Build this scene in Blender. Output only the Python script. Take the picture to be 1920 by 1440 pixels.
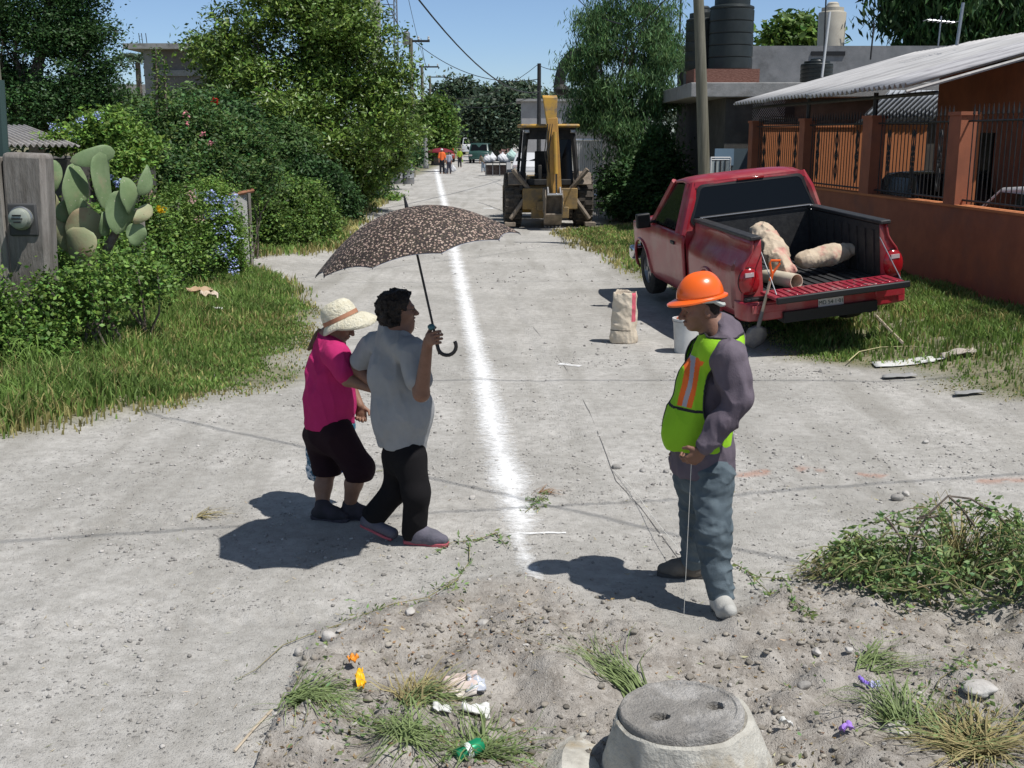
import bpy, math, random
import numpy as np
from mathutils import Vector, Matrix, Euler
R = math.radians; PI = math.pi
SC = bpy.context.scene
for o in list(bpy.data.objects): bpy.data.objects.remove(o)
# ---------------------------------------------------------------- camera
CH, CF, CP = 2.4, 2100.0, R(12.49)
cd = bpy.data.cameras.new('camera'); cam = bpy.data.objects.new('camera', cd)
SC.collection.objects.link(cam); SC.camera = cam
cam.location = (0, 0, CH); cam.rotation_euler = (R(90) - CP, 0, 0)
cd.sensor_width = 36; cd.lens = 36 * CF / 1920; cd.clip_start = .05; cd.clip_end = 3000
# ---------------------------------------------------------------- sky, sun, exposure
SUN = Vector((.44, -.27, 1.0)).normalized()
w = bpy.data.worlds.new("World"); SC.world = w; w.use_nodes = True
nt = w.node_tree; nt.nodes.clear()
sky = nt.nodes.new('ShaderNodeTexSky'); sky.sky_type = 'NISHITA'; sky.sun_disc = False
sky.sun_elevation = math.asin(SUN.z); sky.sun_rotation = math.atan2(SUN.x, SUN.y)
sky.air_density = 1.0; sky.dust_density = .5; sky.ozone_density = 2.0; sky.altitude = 1200
bg = nt.nodes.new('ShaderNodeBackground'); bg.inputs['Strength'].default_value = .092
wo = nt.nodes.new('ShaderNodeOutputWorld')
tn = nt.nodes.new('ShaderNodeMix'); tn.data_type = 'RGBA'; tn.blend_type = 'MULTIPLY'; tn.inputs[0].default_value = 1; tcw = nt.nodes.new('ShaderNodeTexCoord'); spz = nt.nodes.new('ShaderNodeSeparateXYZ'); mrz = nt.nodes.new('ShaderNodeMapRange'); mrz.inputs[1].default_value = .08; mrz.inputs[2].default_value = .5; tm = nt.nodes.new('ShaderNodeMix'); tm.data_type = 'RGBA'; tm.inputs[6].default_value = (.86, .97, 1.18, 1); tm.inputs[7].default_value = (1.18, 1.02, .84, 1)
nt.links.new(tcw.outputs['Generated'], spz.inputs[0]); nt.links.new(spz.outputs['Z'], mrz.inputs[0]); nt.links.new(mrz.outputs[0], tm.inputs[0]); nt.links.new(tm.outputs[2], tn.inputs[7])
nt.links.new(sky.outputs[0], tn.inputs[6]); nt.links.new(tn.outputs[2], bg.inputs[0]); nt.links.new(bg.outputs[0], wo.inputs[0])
sd = bpy.data.lights.new('sun', 'SUN'); sd.energy = 4.6; sd.angle = R(.55); sd.color = (1, .975, .94)
sun = bpy.data.objects.new('sun', sd); SC.collection.objects.link(sun)
sun.rotation_euler = SUN.to_track_quat('Z', 'Y').to_euler()
SC.view_settings.view_transform = 'Standard'; SC.view_settings.look = 'None'
SC.view_settings.exposure = 0.12; SC.view_settings.gamma = 1.0
# ---------------------------------------------------------------- helpers
rnd = random.Random(7); NR = np.random.RandomState(11)
def at(px, py, Y):
    """point of the world seen at photo pixel (px,py) at distance Y"""
    a = (px - 960) / CF; b = (720 - py) / CF
    dy = math.cos(CP) + b * math.sin(CP); dz = -math.sin(CP) + b * math.cos(CP); t = Y / dy
    return np.array([a * t, Y, CH + dz * t])
def on(px, py, z=0.0):
    a = (px - 960) / CF; b = (720 - py) / CF
    dy = math.cos(CP) + b * math.sin(CP); dz = -math.sin(CP) + b * math.cos(CP); t = (z - CH) / dz
    return (a * t, dy * t)
def link(o): SC.collection.objects.link(o); return o
def tag(o, label=None, cat=None, group=None, kind=None):
    if label: o['label'] = label
    if cat: o['category'] = cat
    if group: o['group'] = group
    if kind: o['kind'] = kind
    return o
def thing(name, label, cat, loc=(0, 0, 0), rot=(0, 0, 0), group=None):
    o = link(bpy.data.objects.new(name, None)); o.empty_display_size = .2
    o.location = loc; o.rotation_euler = rot; return tag(o, label, cat, group)
def copy_tree(o, parent=None):
    c = o.copy(); link(c); c.parent = parent
    for ch in [x for x in o.children]: copy_tree(ch, c)
    return c
def nmesh(name, V, F, smooth=False, mi=None, col=None):
    """mesh from numpy verts and equal-size faces (array) or list"""
    me = bpy.data.meshes.new(name)
    V = np.asarray(V, np.float32)
    if isinstance(F, np.ndarray):
        n, k = F.shape
        me.vertices.add(len(V)); me.vertices.foreach_set('co', V.ravel())
        me.loops.add(n * k); me.loops.foreach_set('vertex_index', F.astype(np.int32).ravel())
        me.polygons.add(n); me.polygons.foreach_set('loop_start', np.arange(0, n * k, k, dtype=np.int32))
        me.polygons.foreach_set('loop_total', np.full(n, k, np.int32))
    else:
        me.from_pydata(V.tolist(), [], F)
    if mi is not None: me.polygons.foreach_set('material_index', np.asarray(mi, np.int32))
    me.update(calc_edges=True)
    if smooth: me.polygons.foreach_set('use_smooth', np.ones(len(me.polygons), bool))
    if col is not None:
        ca = me.color_attributes.new('tint', 'FLOAT_COLOR', 'POINT')
        c = np.ones((len(V), 4), np.float32); c[:, :3] = col if np.ndim(col) == 2 else np.asarray(col)[:, None]
        ca.data.foreach_set('color', c.ravel())
    me.validate(); return me
def obj(name, me, m=None, parent=None, loc=None):
    o = link(bpy.data.objects.new(name, me))
    for x in (m if isinstance(m, (list, tuple)) else [m]):
        if x: me.materials.append(x)
    if parent: o.parent = parent
    if loc is not None: o.location = loc
    return o
class MB:
    def __init__(s): s.v = []; s.f = []; s.m = []; s.mi = 0; s.M = None
    def add(s, V, F):
        b = len(s.v)
        for p in V:
            p = Vector(p)
            if s.M is not None: p = s.M @ p
            s.v.append(tuple(p))
        for f in F: s.f.append([i + b for i in f]); s.m.append(s.mi)
        return s
    def box(s, c, d, rot=None, taper=1.0):
        c = Vector(c); x, y, z = (k / 2 for k in d); E = Euler(rot or (0, 0, 0)).to_matrix()
        V = [c + E @ Vector((sx * x * (taper if sz > 0 else 1), sy * y * (taper if sz > 0 else 1), sz * z)) for sz in (-1, 1) for sx, sy in ((-1, -1), (1, -1), (1, 1), (-1, 1))]
        return s.add(V, [(3, 2, 1, 0), (4, 5, 6, 7), (0, 1, 5, 4), (1, 2, 6, 5), (2, 3, 7, 6), (3, 0, 4, 7)])
    def tube(s, pts, r, n=8, cap=True, sq=1.0):
        pts = [Vector(p) for p in pts]; k = len(pts)
        rr = r if isinstance(r, (list, tuple)) else [r] * k
        V = []; up = None
        for i, p in enumerate(pts):
            t = (pts[min(i + 1, k - 1)] - pts[max(i - 1, 0)]).normalized()
            if up is None: up = Vector((0, 0, 1)) if abs(t.z) < .9 else Vector((1, 0, 0))
            a = t.cross(up).normalized(); up = a.cross(t).normalized()
            for j in range(n):
                th = 2 * PI * j / n; V.append(p + (a * math.cos(th) * sq + up * math.sin(th)) * rr[i])
        F = [(i * n + j, i * n + (j + 1) % n, (i + 1) * n + (j + 1) % n, (i + 1) * n + j) for i in range(k - 1) for j in range(n)]
        if cap: F += [tuple(range(n))[::-1], tuple((k - 1) * n + j for j in range(n))]
        return s.add(V, F)
    def lathe(s, prof, n=20, c=(0, 0, 0), axis='z', cap=True):
        V = []
        for r, z in prof:
            for j in range(n):
                th = 2 * PI * j / n; p = (r * math.cos(th), r * math.sin(th), z)
                if axis == 'x': p = (p[2], p[0], p[1])
                if axis == 'y': p = (p[0], p[2], p[1])
                V.append(Vector(p) + Vector(c))
        k = len(prof)
        F = [(i * n + j, i * n + (j + 1) % n, (i + 1) * n + (j + 1) % n, (i + 1) * n + j) for i in range(k - 1) for j in range(n)]
        if cap and prof[0][0] > 1e-6: F.append(tuple(range(n))[::-1])
        if cap and prof[-1][0] > 1e-6: F.append(tuple((k - 1) * n + j for j in range(n)))
        return s.add(V, F)
    def prism(s, poly, h0, h1, axis='x'):
        """polygon (u,v) extruded along axis; axis x: (h,u,v), y: (u,h,v), z: (u,v,h)"""
        g = {'x': lambda u, v, h: (h, u, v), 'y': lambda u, v, h: (u, h, v), 'z': lambda u, v, h: (u, v, h)}[axis]
        n = len(poly)
        V = [g(u, v, h0) for u, v in poly] + [g(u, v, h1) for u, v in poly]
        return s.add(V, [tuple(range(n))[::-1], tuple(range(n, 2 * n))] + [(i, (i + 1) % n, n + (i + 1) % n, n + i) for i in range(n)])
    def ell(s, c, r, n=12, rot=None):
        E = Euler(rot or (0, 0, 0)).to_matrix(); V = []; k = max(n // 2, 4)
        for i in range(k + 1):
            ph = PI * i / k
            for j in range(n):
                th = 2 * PI * j / n
                V.append(Vector(c) + E @ Vector((r[0] * math.sin(ph) * math.cos(th), r[1] * math.sin(ph) * math.sin(th), -r[2] * math.cos(ph))))
        F = [(i * n + j, i * n + (j + 1) % n, (i + 1) * n + (j + 1) % n, (i + 1) * n + j) for i in range(k) for j in range(n)]
        return s.add(V, F)
    def quad(s, a, b, c, d): return s.add([a, b, c, d], [(0, 1, 2, 3)])
    def build(s, name, m=None, parent=None, smooth=False, bevel=0, seg=2, loc=None, world=False, solid=0, sub=0):
        V = np.array(s.v, float)
        if world and parent:
            Mi = np.array(Matrix.LocRotScale(parent.location, parent.rotation_euler, None).inverted()); V = V @ Mi[:3, :3].T + Mi[:3, 3]
        elif loc is not None: V = V - np.array(loc)
        me = bpy.data.meshes.new(name); me.from_pydata(V.tolist(), [], s.f); me.polygons.foreach_set('material_index', s.m)
        import bmesh
        bm = bmesh.new(); bm.from_mesh(me); bmesh.ops.remove_doubles(bm, verts=bm.verts, dist=1e-5)
        bmesh.ops.recalc_face_normals(bm, faces=bm.faces)
        if smooth:
            for f in bm.faces: f.smooth = True
            for e in bm.edges:
                if len(e.link_faces) == 2 and e.calc_face_angle(0) > R(38): e.smooth = False
        bm.to_mesh(me); bm.free()
        o = obj(name, me, m, parent, loc)
        if solid: md = o.modifiers.new('s', 'SOLIDIFY'); md.thickness = solid; md.offset = 0
        if bevel:
            md = o.modifiers.new('b', 'BEVEL'); md.width = bevel; md.segments = seg; md.limit_method = 'ANGLE'; md.angle_limit = R(35); md.harden_normals = False
            me.polygons.foreach_set('use_smooth', np.ones(len(me.polygons), bool)) if smooth else None
        if sub: md = o.modifiers.new('u', 'SUBSURF'); md.levels = md.render_levels = sub
        return o
# ---- numpy value noise
_T = np.random.RandomState(3).rand(64, 64, 64).astype(np.float32)
def vnoise(x, y, z=0.0):
    x, y, z = np.broadcast_arrays(np.asarray(x, float), np.asarray(y, float), np.asarray(z, float))
    xi, yi, zi = np.floor(x).astype(int), np.floor(y).astype(int), np.floor(z).astype(int)
    u, v, t = x - xi, y - yi, z - zi
    u, v, t = u * u * (3 - 2 * u), v * v * (3 - 2 * v), t * t * (3 - 2 * t)
    g = lambda a, b, c: _T[(xi + a) & 63, (yi + b) & 63, (zi + c) & 63]
    a = (g(0, 0, 0) * (1 - u) + g(1, 0, 0) * u) * (1 - v) + (g(0, 1, 0) * (1 - u) + g(1, 1, 0) * u) * v
    b = (g(0, 0, 1) * (1 - u) + g(1, 0, 1) * u) * (1 - v) + (g(0, 1, 1) * (1 - u) + g(1, 1, 1) * u) * v
    return a * (1 - t) + b * t
def fbm(x, y, z=0.0, o=4):
    s = 0; a = .5
    for i in range(o): s = s + a * vnoise(x * 2 ** i + 7 * i, y * 2 ** i + 3 * i, np.asarray(z) * 2 ** i); a *= .5
    return s
sst = lambda a, b, x: (lambda t: t * t * (3 - 2 * t))(np.clip((x - a) / (b - a), 0, 1))
# ---- materials
def mat(name, c1, c2=None, sc=6, rough=.8, bump=0, bs=None, metal=0, spec=.35, tint=False, trans=0, coat=0, det=5, c3=None, sc3=1.0, stretch=None, contrast=(.35, .65), alpha=None, dirt=None, vor=None):
    m = bpy.data.materials.new(name); m.use_nodes = True; N = m.node_tree; P = N.nodes['Principled BSDF']; L = N.links.new
    P.inputs['Roughness'].default_value = rough; P.inputs['Metallic'].default_value = metal
    P.inputs['Specular IOR Level'].default_value = spec; P.inputs['Coat Weight'].default_value = coat; P.inputs['Coat Roughness'].default_value = .08
    tc = N.nodes.new('ShaderNodeTexCoord'); co = tc.outputs['Object']
    if stretch:
        mp = N.nodes.new('ShaderNodeMapping'); mp.inputs['Scale'].default_value = stretch; L(co, mp.inputs[0]); co = mp.outputs[0]
    def noise(s, d=det):
        n = N.nodes.new('ShaderNodeTexNoise'); n.inputs['Scale'].default_value = s; n.inputs['Detail'].default_value = d; n.inputs['Roughness'].default_value = .62; L(co, n.inputs['Vector']); return n.outputs[0]
    def ramp(f, a, b):
        r = N.nodes.new('ShaderNodeMapRange'); r.inputs[1].default_value = a; r.inputs[2].default_value = b; L(f, r.inputs[0]); return r.outputs[0]
    def mix(f, a, b, bt='MIX'):
        x = N.nodes.new('ShaderNodeMix'); x.data_type = 'RGBA'; x.blend_type = bt
        if isinstance(f, (int, float)): x.inputs[0].default_value = f
        else: L(f, x.inputs[0])
        for i, q in ((6, a), (7, b)):
            if isinstance(q, tuple): x.inputs[i].default_value = (*q[:3], 1)
            else: L(q, x.inputs[i])
        return x.outputs[2]
    col = tuple(c1)
    if c2 is not None: col = mix(ramp(noise(sc), *contrast), tuple(c1), tuple(c2))
    if c3 is not None: col = mix(ramp(noise(sc3, 3), .5, .68), col, tuple(c3))
    if dirt is not None: col = mix(ramp(noise(dirt[1], 6), dirt[2], dirt[2] + .2), col, tuple(dirt[0]))
    if vor is not None:
        v_ = N.nodes.new('ShaderNodeTexVoronoi'); v_.inputs['Scale'].default_value = vor[1]; L(co, v_.inputs['Vector']); col = mix(ramp(v_.outputs['Distance'], vor[2], vor[2] * .6), col, tuple(vor[0]))
    if tint:
        a = N.nodes.new('ShaderNodeAttribute'); a.attribute_name = 'tint'; col = mix(1.0, col, a.outputs['Color'], 'MULTIPLY')
    if isinstance(col, tuple): P.inputs['Base Color'].default_value = (*col[:3], 1)
    else: L(col, P.inputs['Base Color'])
    if bump:
        b = N.nodes.new('ShaderNodeBump'); b.inputs['Strength'].default_value = min(bump, 1); b.inputs['Distance'].default_value = .02 if bump <= 1 else .02 * bump
        L(noise(bs or sc * 3, 6), b.inputs['Height']); L(b.outputs[0], P.inputs['Normal'])
    if trans:
        t = N.nodes.new('ShaderNodeBsdfTranslucent'); ms = N.nodes.new('ShaderNodeMixShader'); ms.inputs[0].default_value = trans
        if isinstance(col, tuple): t.inputs[0].default_value = (*col[:3], 1)
        else: L(col, t.inputs[0])
        L(P.outputs[0], ms.inputs[1]); L(t.outputs[0], ms.inputs[2]); L(ms.outputs[0], N.nodes['Material Output'].inputs[0])
    m['P'] = 1
    return m
def leafmat(name, c, trans=.22, rough=.55, spec=.3): return mat(name, c, rough=rough, spec=spec, tint=True, trans=trans)
L_GREEN = leafmat('leaf_green', (.12, .205, .04)); L_DARK = leafmat('leaf_dark', (.075, .14, .036)); L_LIGHT = leafmat('leaf_light', (.16, .27, .048))
L_BLUE = leafmat('leaf_blueish', (.07, .125, .06)); L_FAR_HAZE = leafmat('leaf_far_haze', (.07, .105, .062)); L_GRASS = leafmat('grass_blade', (.20, .31, .075), .35)  # far leaves: distance haze mixed into the colour as a paler blue-green
L_DRY = leafmat('dry_blade', (.32, .27, .13), .2, .8, .2); L_FLB = leafmat('petal_blue', (.50, .58, .92), .3); L_FLP = leafmat('petal_pink', (.8, .3, .35), .3)
L_FLR = leafmat('petal_red', (.7, .02, .02), .3); L_FLY = leafmat('petal_yellow', (.85, .6, .02), .3)
BARK = mat('bark', (.12, .09, .07), (.2, .17, .14), 14, .95, .8, 40); WOOD = mat('weathered_wood', (.16, .14, .12), (.3, .28, .25), 9, .9, .6, 30, stretch=(1, 1, .15))
CONC = mat('concrete', (.26, .26, .25), (.34, .33, .32), 6, .92, .4, 40, dirt=((.14, .13, .12), 2.0, .55))
BLACK = mat('black_plastic', (.012, .012, .013), rough=.5); RUBBER = mat('rubber', (.02, .02, .021), (.05, .048, .045), 12, .85, .3)
STEEL = mat('steel', (.4, .4, .41), (.3, .3, .3), 20, .4, metal=.9); WIREM = mat('wire_black', (.02, .02, .02), rough=.6)
# ---- foliage
def leaves(P, size, aspect=.5, nrm=None, up=.35, rs=NR, tint=(.6, 1.35), hue=.12, droop=0):
    """two-triangle folded leaf at each point; returns verts, faces, tint colours"""
    n = len(P); P = np.asarray(P, float)
    d = rs.normal(size=(n, 3)); d[:, 2] = d[:, 2] * .6 - droop; d /= np.linalg.norm(d, axis=1)[:, None]
    N = rs.normal(size=(n, 3)) * .8
    if nrm is not None: N = N + nrm
    N[:, 2] += up * 2
    s = np.cross(N, d); s /= np.linalg.norm(s, axis=1)[:, None] + 1e-9
    N = np.cross(d, s)
    L = (size * rs.uniform(.6, 1.4, n))[:, None]; W = L * aspect * .5
    a = P - d * L * .5; b = P + d * L * .5; m1 = P + s * W - N * W * .35; m2 = P - s * W - N * W * .35
    V = np.stack([a, m1, b, m2], 1).reshape(-1, 3); i = np.arange(n) * 4
    F = np.stack([np.stack([i, i + 1, i + 2], 1), np.stack([i, i + 2, i + 3], 1)], 1).reshape(-1, 3)
    t = rs.uniform(*tint, n)[:, None]; c = np.concatenate([t * (1 + rs.normal(size=(n, 1)) * hue), t, t * (1 + rs.normal(size=(n, 1)) * hue)], 1)
    return V, F, np.repeat(np.clip(c, 0.05, 3), 4, 0)
def clumps(blobs, nc, per, spread, rs=NR, shell=.55, gap=.0):
    """leaf positions in clumps spread through ellipsoid blobs [(c, r)]"""
    vol = np.array([b[1][0] * b[1][1] * b[1][2] for b in blobs]) ** .75; vol /= vol.sum(); P = []; O = []; T = []
    for (c, r), v in zip(blobs, vol):
        k = max(3, int(nc * v)); u = rs.normal(size=(k, 3)); u /= np.linalg.norm(u, axis=1)[:, None]
        q = (shell + (1 - shell) * rs.rand(k)) ** .8 * rs.uniform(.72, 1.18, k); cc = np.array(c) + (u * q[:, None] + rs.normal(size=(k, 3)) * .10) * np.array(r)
        m = per; g = rs.normal(size=(k, m, 3)) * spread * np.array([1, 1, .62]) * rs.uniform(.5, 1.5, (k, 1, 1))
        P.append((cc[:, None] + g).reshape(-1, 3)); O.append(np.repeat(u, m, 0)); T.append(np.repeat(rs.uniform(.65, 1.3, k), m))
    return np.concatenate(P), np.concatenate(O), np.concatenate(T)
def foliage(name, blobs, nc, per, spread, size, m, parent=None, aspect=.5, up=.35, droop=0, shell=.55, zmin=None, tint=(.6, 1.35), hue=.12, cut=None):
    P, O, T = clumps(blobs, nc, per, spread, shell=shell)
    if zmin is not None: k = P[:, 2] > zmin; P, O, T = P[k], O[k], T[k]
    if cut is not None: k = cut(P); P, O, T = P[k], O[k], T[k]
    V, F, C = leaves(P, size, aspect, O * .8, up, droop=droop, tint=tint, hue=hue); C = C * np.repeat(T, 4)[:, None]
    if parent is not None: V = V - np.array(parent.location)
    return obj(name, nmesh(name, V, F, col=C), m, parent)
def boughs(blobs, n, f=.46, fl=.72):
    out = []
    for c, r in blobs:
        for _ in range(n):
            u = NR.normal(size=3); u /= np.linalg.norm(u); q = NR.uniform(.35, 1.0); k = f * NR.uniform(.6, 1.3); out.append((np.array(c) + u * q * np.array(r), (r[0] * k, r[1] * k, r[2] * k * fl)))
    return out
def limb(mb, a, b, ra, rb, k=5, wob=.06, rs=rnd):
    a = Vector(a); b = Vector(b); L = (b - a).length; pts = [a.lerp(b, i / k) + Vector((rs.uniform(-1, 1), rs.uniform(-1, 1), rs.uniform(-.5, .5))) * (wob * L if 0 < i < k else 0) for i in range(k + 1)]
    mb.tube(pts, [ra + (rb - ra) * i / k for i in range(k + 1)], 7); return pts
def tree(name, label, base, top, blobs, nc, per, spread, size, m, r=.15, group=None, cat='tree', bough=0, **kw):
    t = thing(name, label, cat, base, group=group); mb = MB(); b = Vector(base)
    c0 = Vector(top); pts = limb(mb, b - Vector((0, 0, .1)), c0, r, r * .55)
    for c, rr in blobs:
        s = pts[rnd.choice([3, 4, 5])]; e = Vector(c)
        q = limb(mb, s, s.lerp(e, .9), r * .45, r * .12)
        for _ in range(3):
            d = Vector((rnd.uniform(-1, 1) * rr[0], rnd.uniform(-1, 1) * rr[1], rnd.uniform(-.4, .9) * rr[2])) * .8; limb(mb, q[rnd.choice([2, 3, 4])], e + d, r * .16, r * .04, 4)
    mb.build('trunk', BARK, t, smooth=True, world=True)
    if bough: blobs = boughs(blobs, bough)
    foliage('crown', blobs, nc, per, spread, size, m, t, **kw); return t
# ================================================================= GROUND
def wallX(Y): return 7.63 - .0884 * Y                       # right street wall line
SOIL = [on(*p) for p in ((380, 1700), (430, 1440), (490, 1290), (575, 1212), (700, 1160), (850, 1118), (1000, 1115), (1120, 1145), (1300, 1190), (1420, 1165), (1500, 1110), (1620, 1040), (1800, 1000), (2100, 980))]
SX = np.array([p[0] for p in SOIL]); SY = np.array([p[1] for p in SOIL])
def soil(x, y): return sst(-.26, .28, np.interp(x, SX, SY) - y + (fbm(x * 2.3, y * 2.3) - .47) * .55) * sst(-1.75, -1.3, x)
def gz(x, y):
    x = np.asarray(x, float); y = np.asarray(y, float)
    near = 1 - sst(25, 60, y)
    h = (fbm(x * .35 + 5, y * .35) - .47) * .07 * near + (fbm(x * 2.1, y * 1.6 + 9) - .47) * .022 * near
    h = h + (fbm(x * 9, y * 9) - .47) * .010 * (1 - sst(8, 16, y))
    rv = sst(2.3, .6, wallX(y) - x) if False else sst(-3.0, -.5, x - wallX(y))
    h = h + .27 * rv * sst(8, 11, y) * (1 - sst(26, 34, y))
    h = h + .16 * sst(3.2, 5.2, -x) * sst(7, 9.5, y) * (1 - sst(30, 45, y))
    for c0, c1 in ((5.55, .10), (7.05, .09), (9.0, .04)): h = h - .014 * np.exp(-((y - c0 - c1 * x - .12 * np.sin(x * .7 + c0)) / .10) ** 2) * (.6 + .4 * np.sin(x * 40 + y * 25)) * near
    for c0 in (-1.55, -2.9, .55): h = h - .012 * np.exp(-((x - c0 + .09 * (y - 9) - .1 * np.sin(y * .5)) / .11) ** 2) * sst(7.5, 10, y) * (1 - sst(22, 30, y))
    s = soil(x, y)
    h = h + s * (.05 + (fbm(x * 1.7 + 3, y * 1.7) - .47) * .18 + (fbm(x * 5 + 1, y * 5) - .47) * .16 + np.abs(vnoise(x * 19, y * 19) - .5) * .030 + (vnoise(x * 38, y * 38) - .5) * .012)
    h = h - .05 * s * np.exp(-((x - .74) ** 2 + (y - 4.15) ** 2) / .28)
    return h
def gzf(x, y): return float(gz(x, y))
def axis(a, b, s, lim0, lim1, g):
    c = list(np.arange(a, b, s)); k = s; q = c[-1]
    while q < lim1: k *= g; q += k; c.append(q)
    k = s; q = c[0]; lo = []
    while q > lim0: k *= g; q -= k; lo.append(q)
    return np.array(lo[::-1] + c)
gx = axis(-3.2, 3.6, .026, -700, 700, 1.07); gy = axis(3.4, 8.2, .022, -300, 900, 1.03)
X, Y = np.meshgrid(gx, gy); Z = gz(X, Y); V = np.stack([X, Y, Z], -1).reshape(-1, 3)
ny, nx = X.shape; i = (np.arange(ny - 1)[:, None] * nx + np.arange(nx - 1)).ravel()
F = np.stack([i, i + 1, i + nx + 1, i + nx], 1)
def gmask(x, y):
    """0..1 where grass/green ground cover grows"""
    wob = (fbm(x * .9, y * .9 + 4) - .47) * 1.6
    left = sst(-.4, .5, (-x - np.interp(y, [7.8, 8.6, 9.2, 10.4, 11.35, 12.5, 14.8, 16.8, 18.6, 19.6, 21, 24, 28, 36, 60], [6.5, 4.1, 3.5, 2.85, 2.3, 2.3, 2.65, 3.1, 3.9, 5.2, 4.9, 3.6, 3.9, 4.7, 6.0])) + wob * .6)
    right = sst(-.4, .5, x - np.interp(y, [9.4, 9.9, 10.4, 11.4, 11.9, 13, 15, 17, 19.4, 23, 26.5, 29, 31, 60], [9, 4.8, 4.2, 3.8, 3.1, 3.2, 3.0, 2.6, 2.3, 2.0, 1.35, 1.2, 2.4, 6.0]) + wob * .6)
    return np.clip(np.where(x < 0, left, right), 0, 1)
gm = gmask(X, Y).ravel(); sm = soil(X, Y).ravel()
red = (sst(.12, 0, np.abs(Y - 7.75 - (X - 2.6) * .02 + (fbm(X, Y) - .47))) * sst(1.2, 1.7, X) * sst(.5, .6, fbm(X * 5, Y * 5))).ravel()
col = np.stack([gm, sm, red], 1)
me = nmesh('ground', V, F, smooth=True, col=col)
def ground_mat():
    m = bpy.data.materials.new('dusty_dirt'); m.use_nodes = True; N = m.node_tree; P = N.nodes['Principled BSDF']; L = N.links.new
    P.inputs['Roughness'].default_value = .95; P.inputs['Specular IOR Level'].default_value = .15
    tc = N.nodes.new('ShaderNodeTexCoord'); at_ = N.nodes.new('ShaderNodeAttribute'); at_.attribute_name = 'tint'
    sep = N.nodes.new('ShaderNodeSeparateColor'); L(at_.outputs['Color'], sep.inputs[0])
    def noise(s, d=6, r=.6):
        n = N.nodes.new('ShaderNodeTexNoise'); n.inputs['Scale'].default_value = s; n.inputs['Detail'].default_value = d; n.inputs['Roughness'].default_value = r; L(tc.outputs['Object'], n.inputs['Vector']); return n.outputs[0]
    def rng(f, a, b, c=0, d=1):
        r = N.nodes.new('ShaderNodeMapRange'); r.inputs[1].default_value = a; r.inputs[2].default_value = b; r.inputs[3].default_value = c; r.inputs[4].default_value = d; L(f, r.inputs[0]); return r.outputs[0]
    def mix(f, a, b, bt='MIX'):
        x = N.nodes.new('ShaderNodeMix'); x.data_type = 'RGBA'; x.blend_type = bt
        if isinstance(f, (int, float)): x.inputs[0].default_value = f
        else: L(f, x.inputs[0])
        for i, q in ((6, a), (7, b)):
            if isinstance(q, tuple): x.inputs[i].default_value = (*q, 1)
            else: L(q, x.inputs[i])
        return x.outputs[2]
    base = mix(rng(noise(.7, 7, .7), .38, .62), (.375, .360, .330), (.51, .49, .455))
    base = mix(rng(noise(11, 8, .75), .42, .60), base, mix(.45, base, (.24, .225, .2)))
    v = N.nodes.new('ShaderNodeTexVoronoi'); v.inputs['Scale'].default_value = 42; L(tc.outputs['Object'], v.inputs['Vector'])
    v2 = N.nodes.new('ShaderNodeTexVoronoi'); v2.inputs['Scale'].default_value = 120; L(tc.outputs['Object'], v2.inputs['Vector'])
    sp = N.nodes.new('ShaderNodeSeparateColor'); L(v.outputs['Color'], sp.inputs[0])
    peb = N.nodes.new('ShaderNodeMath'); peb.operation = 'MULTIPLY'; L(rng(v.outputs['Distance'], .38, .22), peb.inputs[0])
    pz = N.nodes.new('ShaderNodeMath'); pz.operation = 'MULTIPLY'; L(rng(sp.outputs[0], .62, .66), pz.inputs[0]); L(rng(noise(1.6, 4), .42, .58), pz.inputs[1]); L(pz.outputs[0], peb.inputs[1])
    base = mix(peb.outputs[0], base, mix(sp.outputs[1], (.2, .19, .18), (.52, .5, .47)))
    st = N.nodes.new('ShaderNodeMapping'); st.inputs['Scale'].default_value = (1.2, .12, 1); st.inputs['Rotation'].default_value = (0, 0, R(4)); L(tc.outputs['Object'], st.inputs[0])
    nn = N.nodes.new('ShaderNodeTexNoise'); nn.inputs['Scale'].default_value = 2.2; nn.inputs['Detail'].default_value = 5; L(st.outputs[0], nn.inputs['Vector'])
    base = mix(rng(nn.outputs[0], .5, .68), base, mix(.55, base, (.27, .255, .225)))
    so = mix(rng(noise(7, 6, .7), .36, .64), (.225, .20, .172), (.41, .38, .34)); so = mix(rng(noise(60, 3), .58, .72), so, (.44, .41, .37))
    base = mix(sep.outputs[1], base, so)
    gr = mix(rng(noise(3), .35, .65), (.11, .115, .055), (.27, .245, .165)); base = mix(sep.outputs[0], base, gr)
    base = mix(rng(sep.outputs[2], 0, 1, 0, .55), base, (.42, .2, .13))
    L(base, P.inputs['Base Color'])
    b1 = N.nodes.new('ShaderNodeBump'); b1.inputs['Distance'].default_value = .012; b1.inputs['Strength'].default_value = .9; L(noise(30, 8, .72), b1.inputs['Height'])
    b2 = N.nodes.new('ShaderNodeBump'); b2.inputs['Distance'].default_value = .010; b2.inputs['Strength'].default_value = .8; L(peb.outputs[0], b2.inputs['Height']); L(b1.outputs[0], b2.inputs['Normal'])
    b3 = N.nodes.new('ShaderNodeBump'); b3.inputs['Distance'].default_value = .004; b3.inputs['Strength'].default_value = .7; L(rng(v2.outputs['Distance'], .5, .1), b3.inputs['Height']); L(b2.outputs[0], b3.inputs['Normal'])
    L(b3.outputs[0], P.inputs['Normal']); return m
tag(obj('ground', me, ground_mat()), 'pale grey dusty dirt street with dug soil in the foreground', kind='structure')
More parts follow.
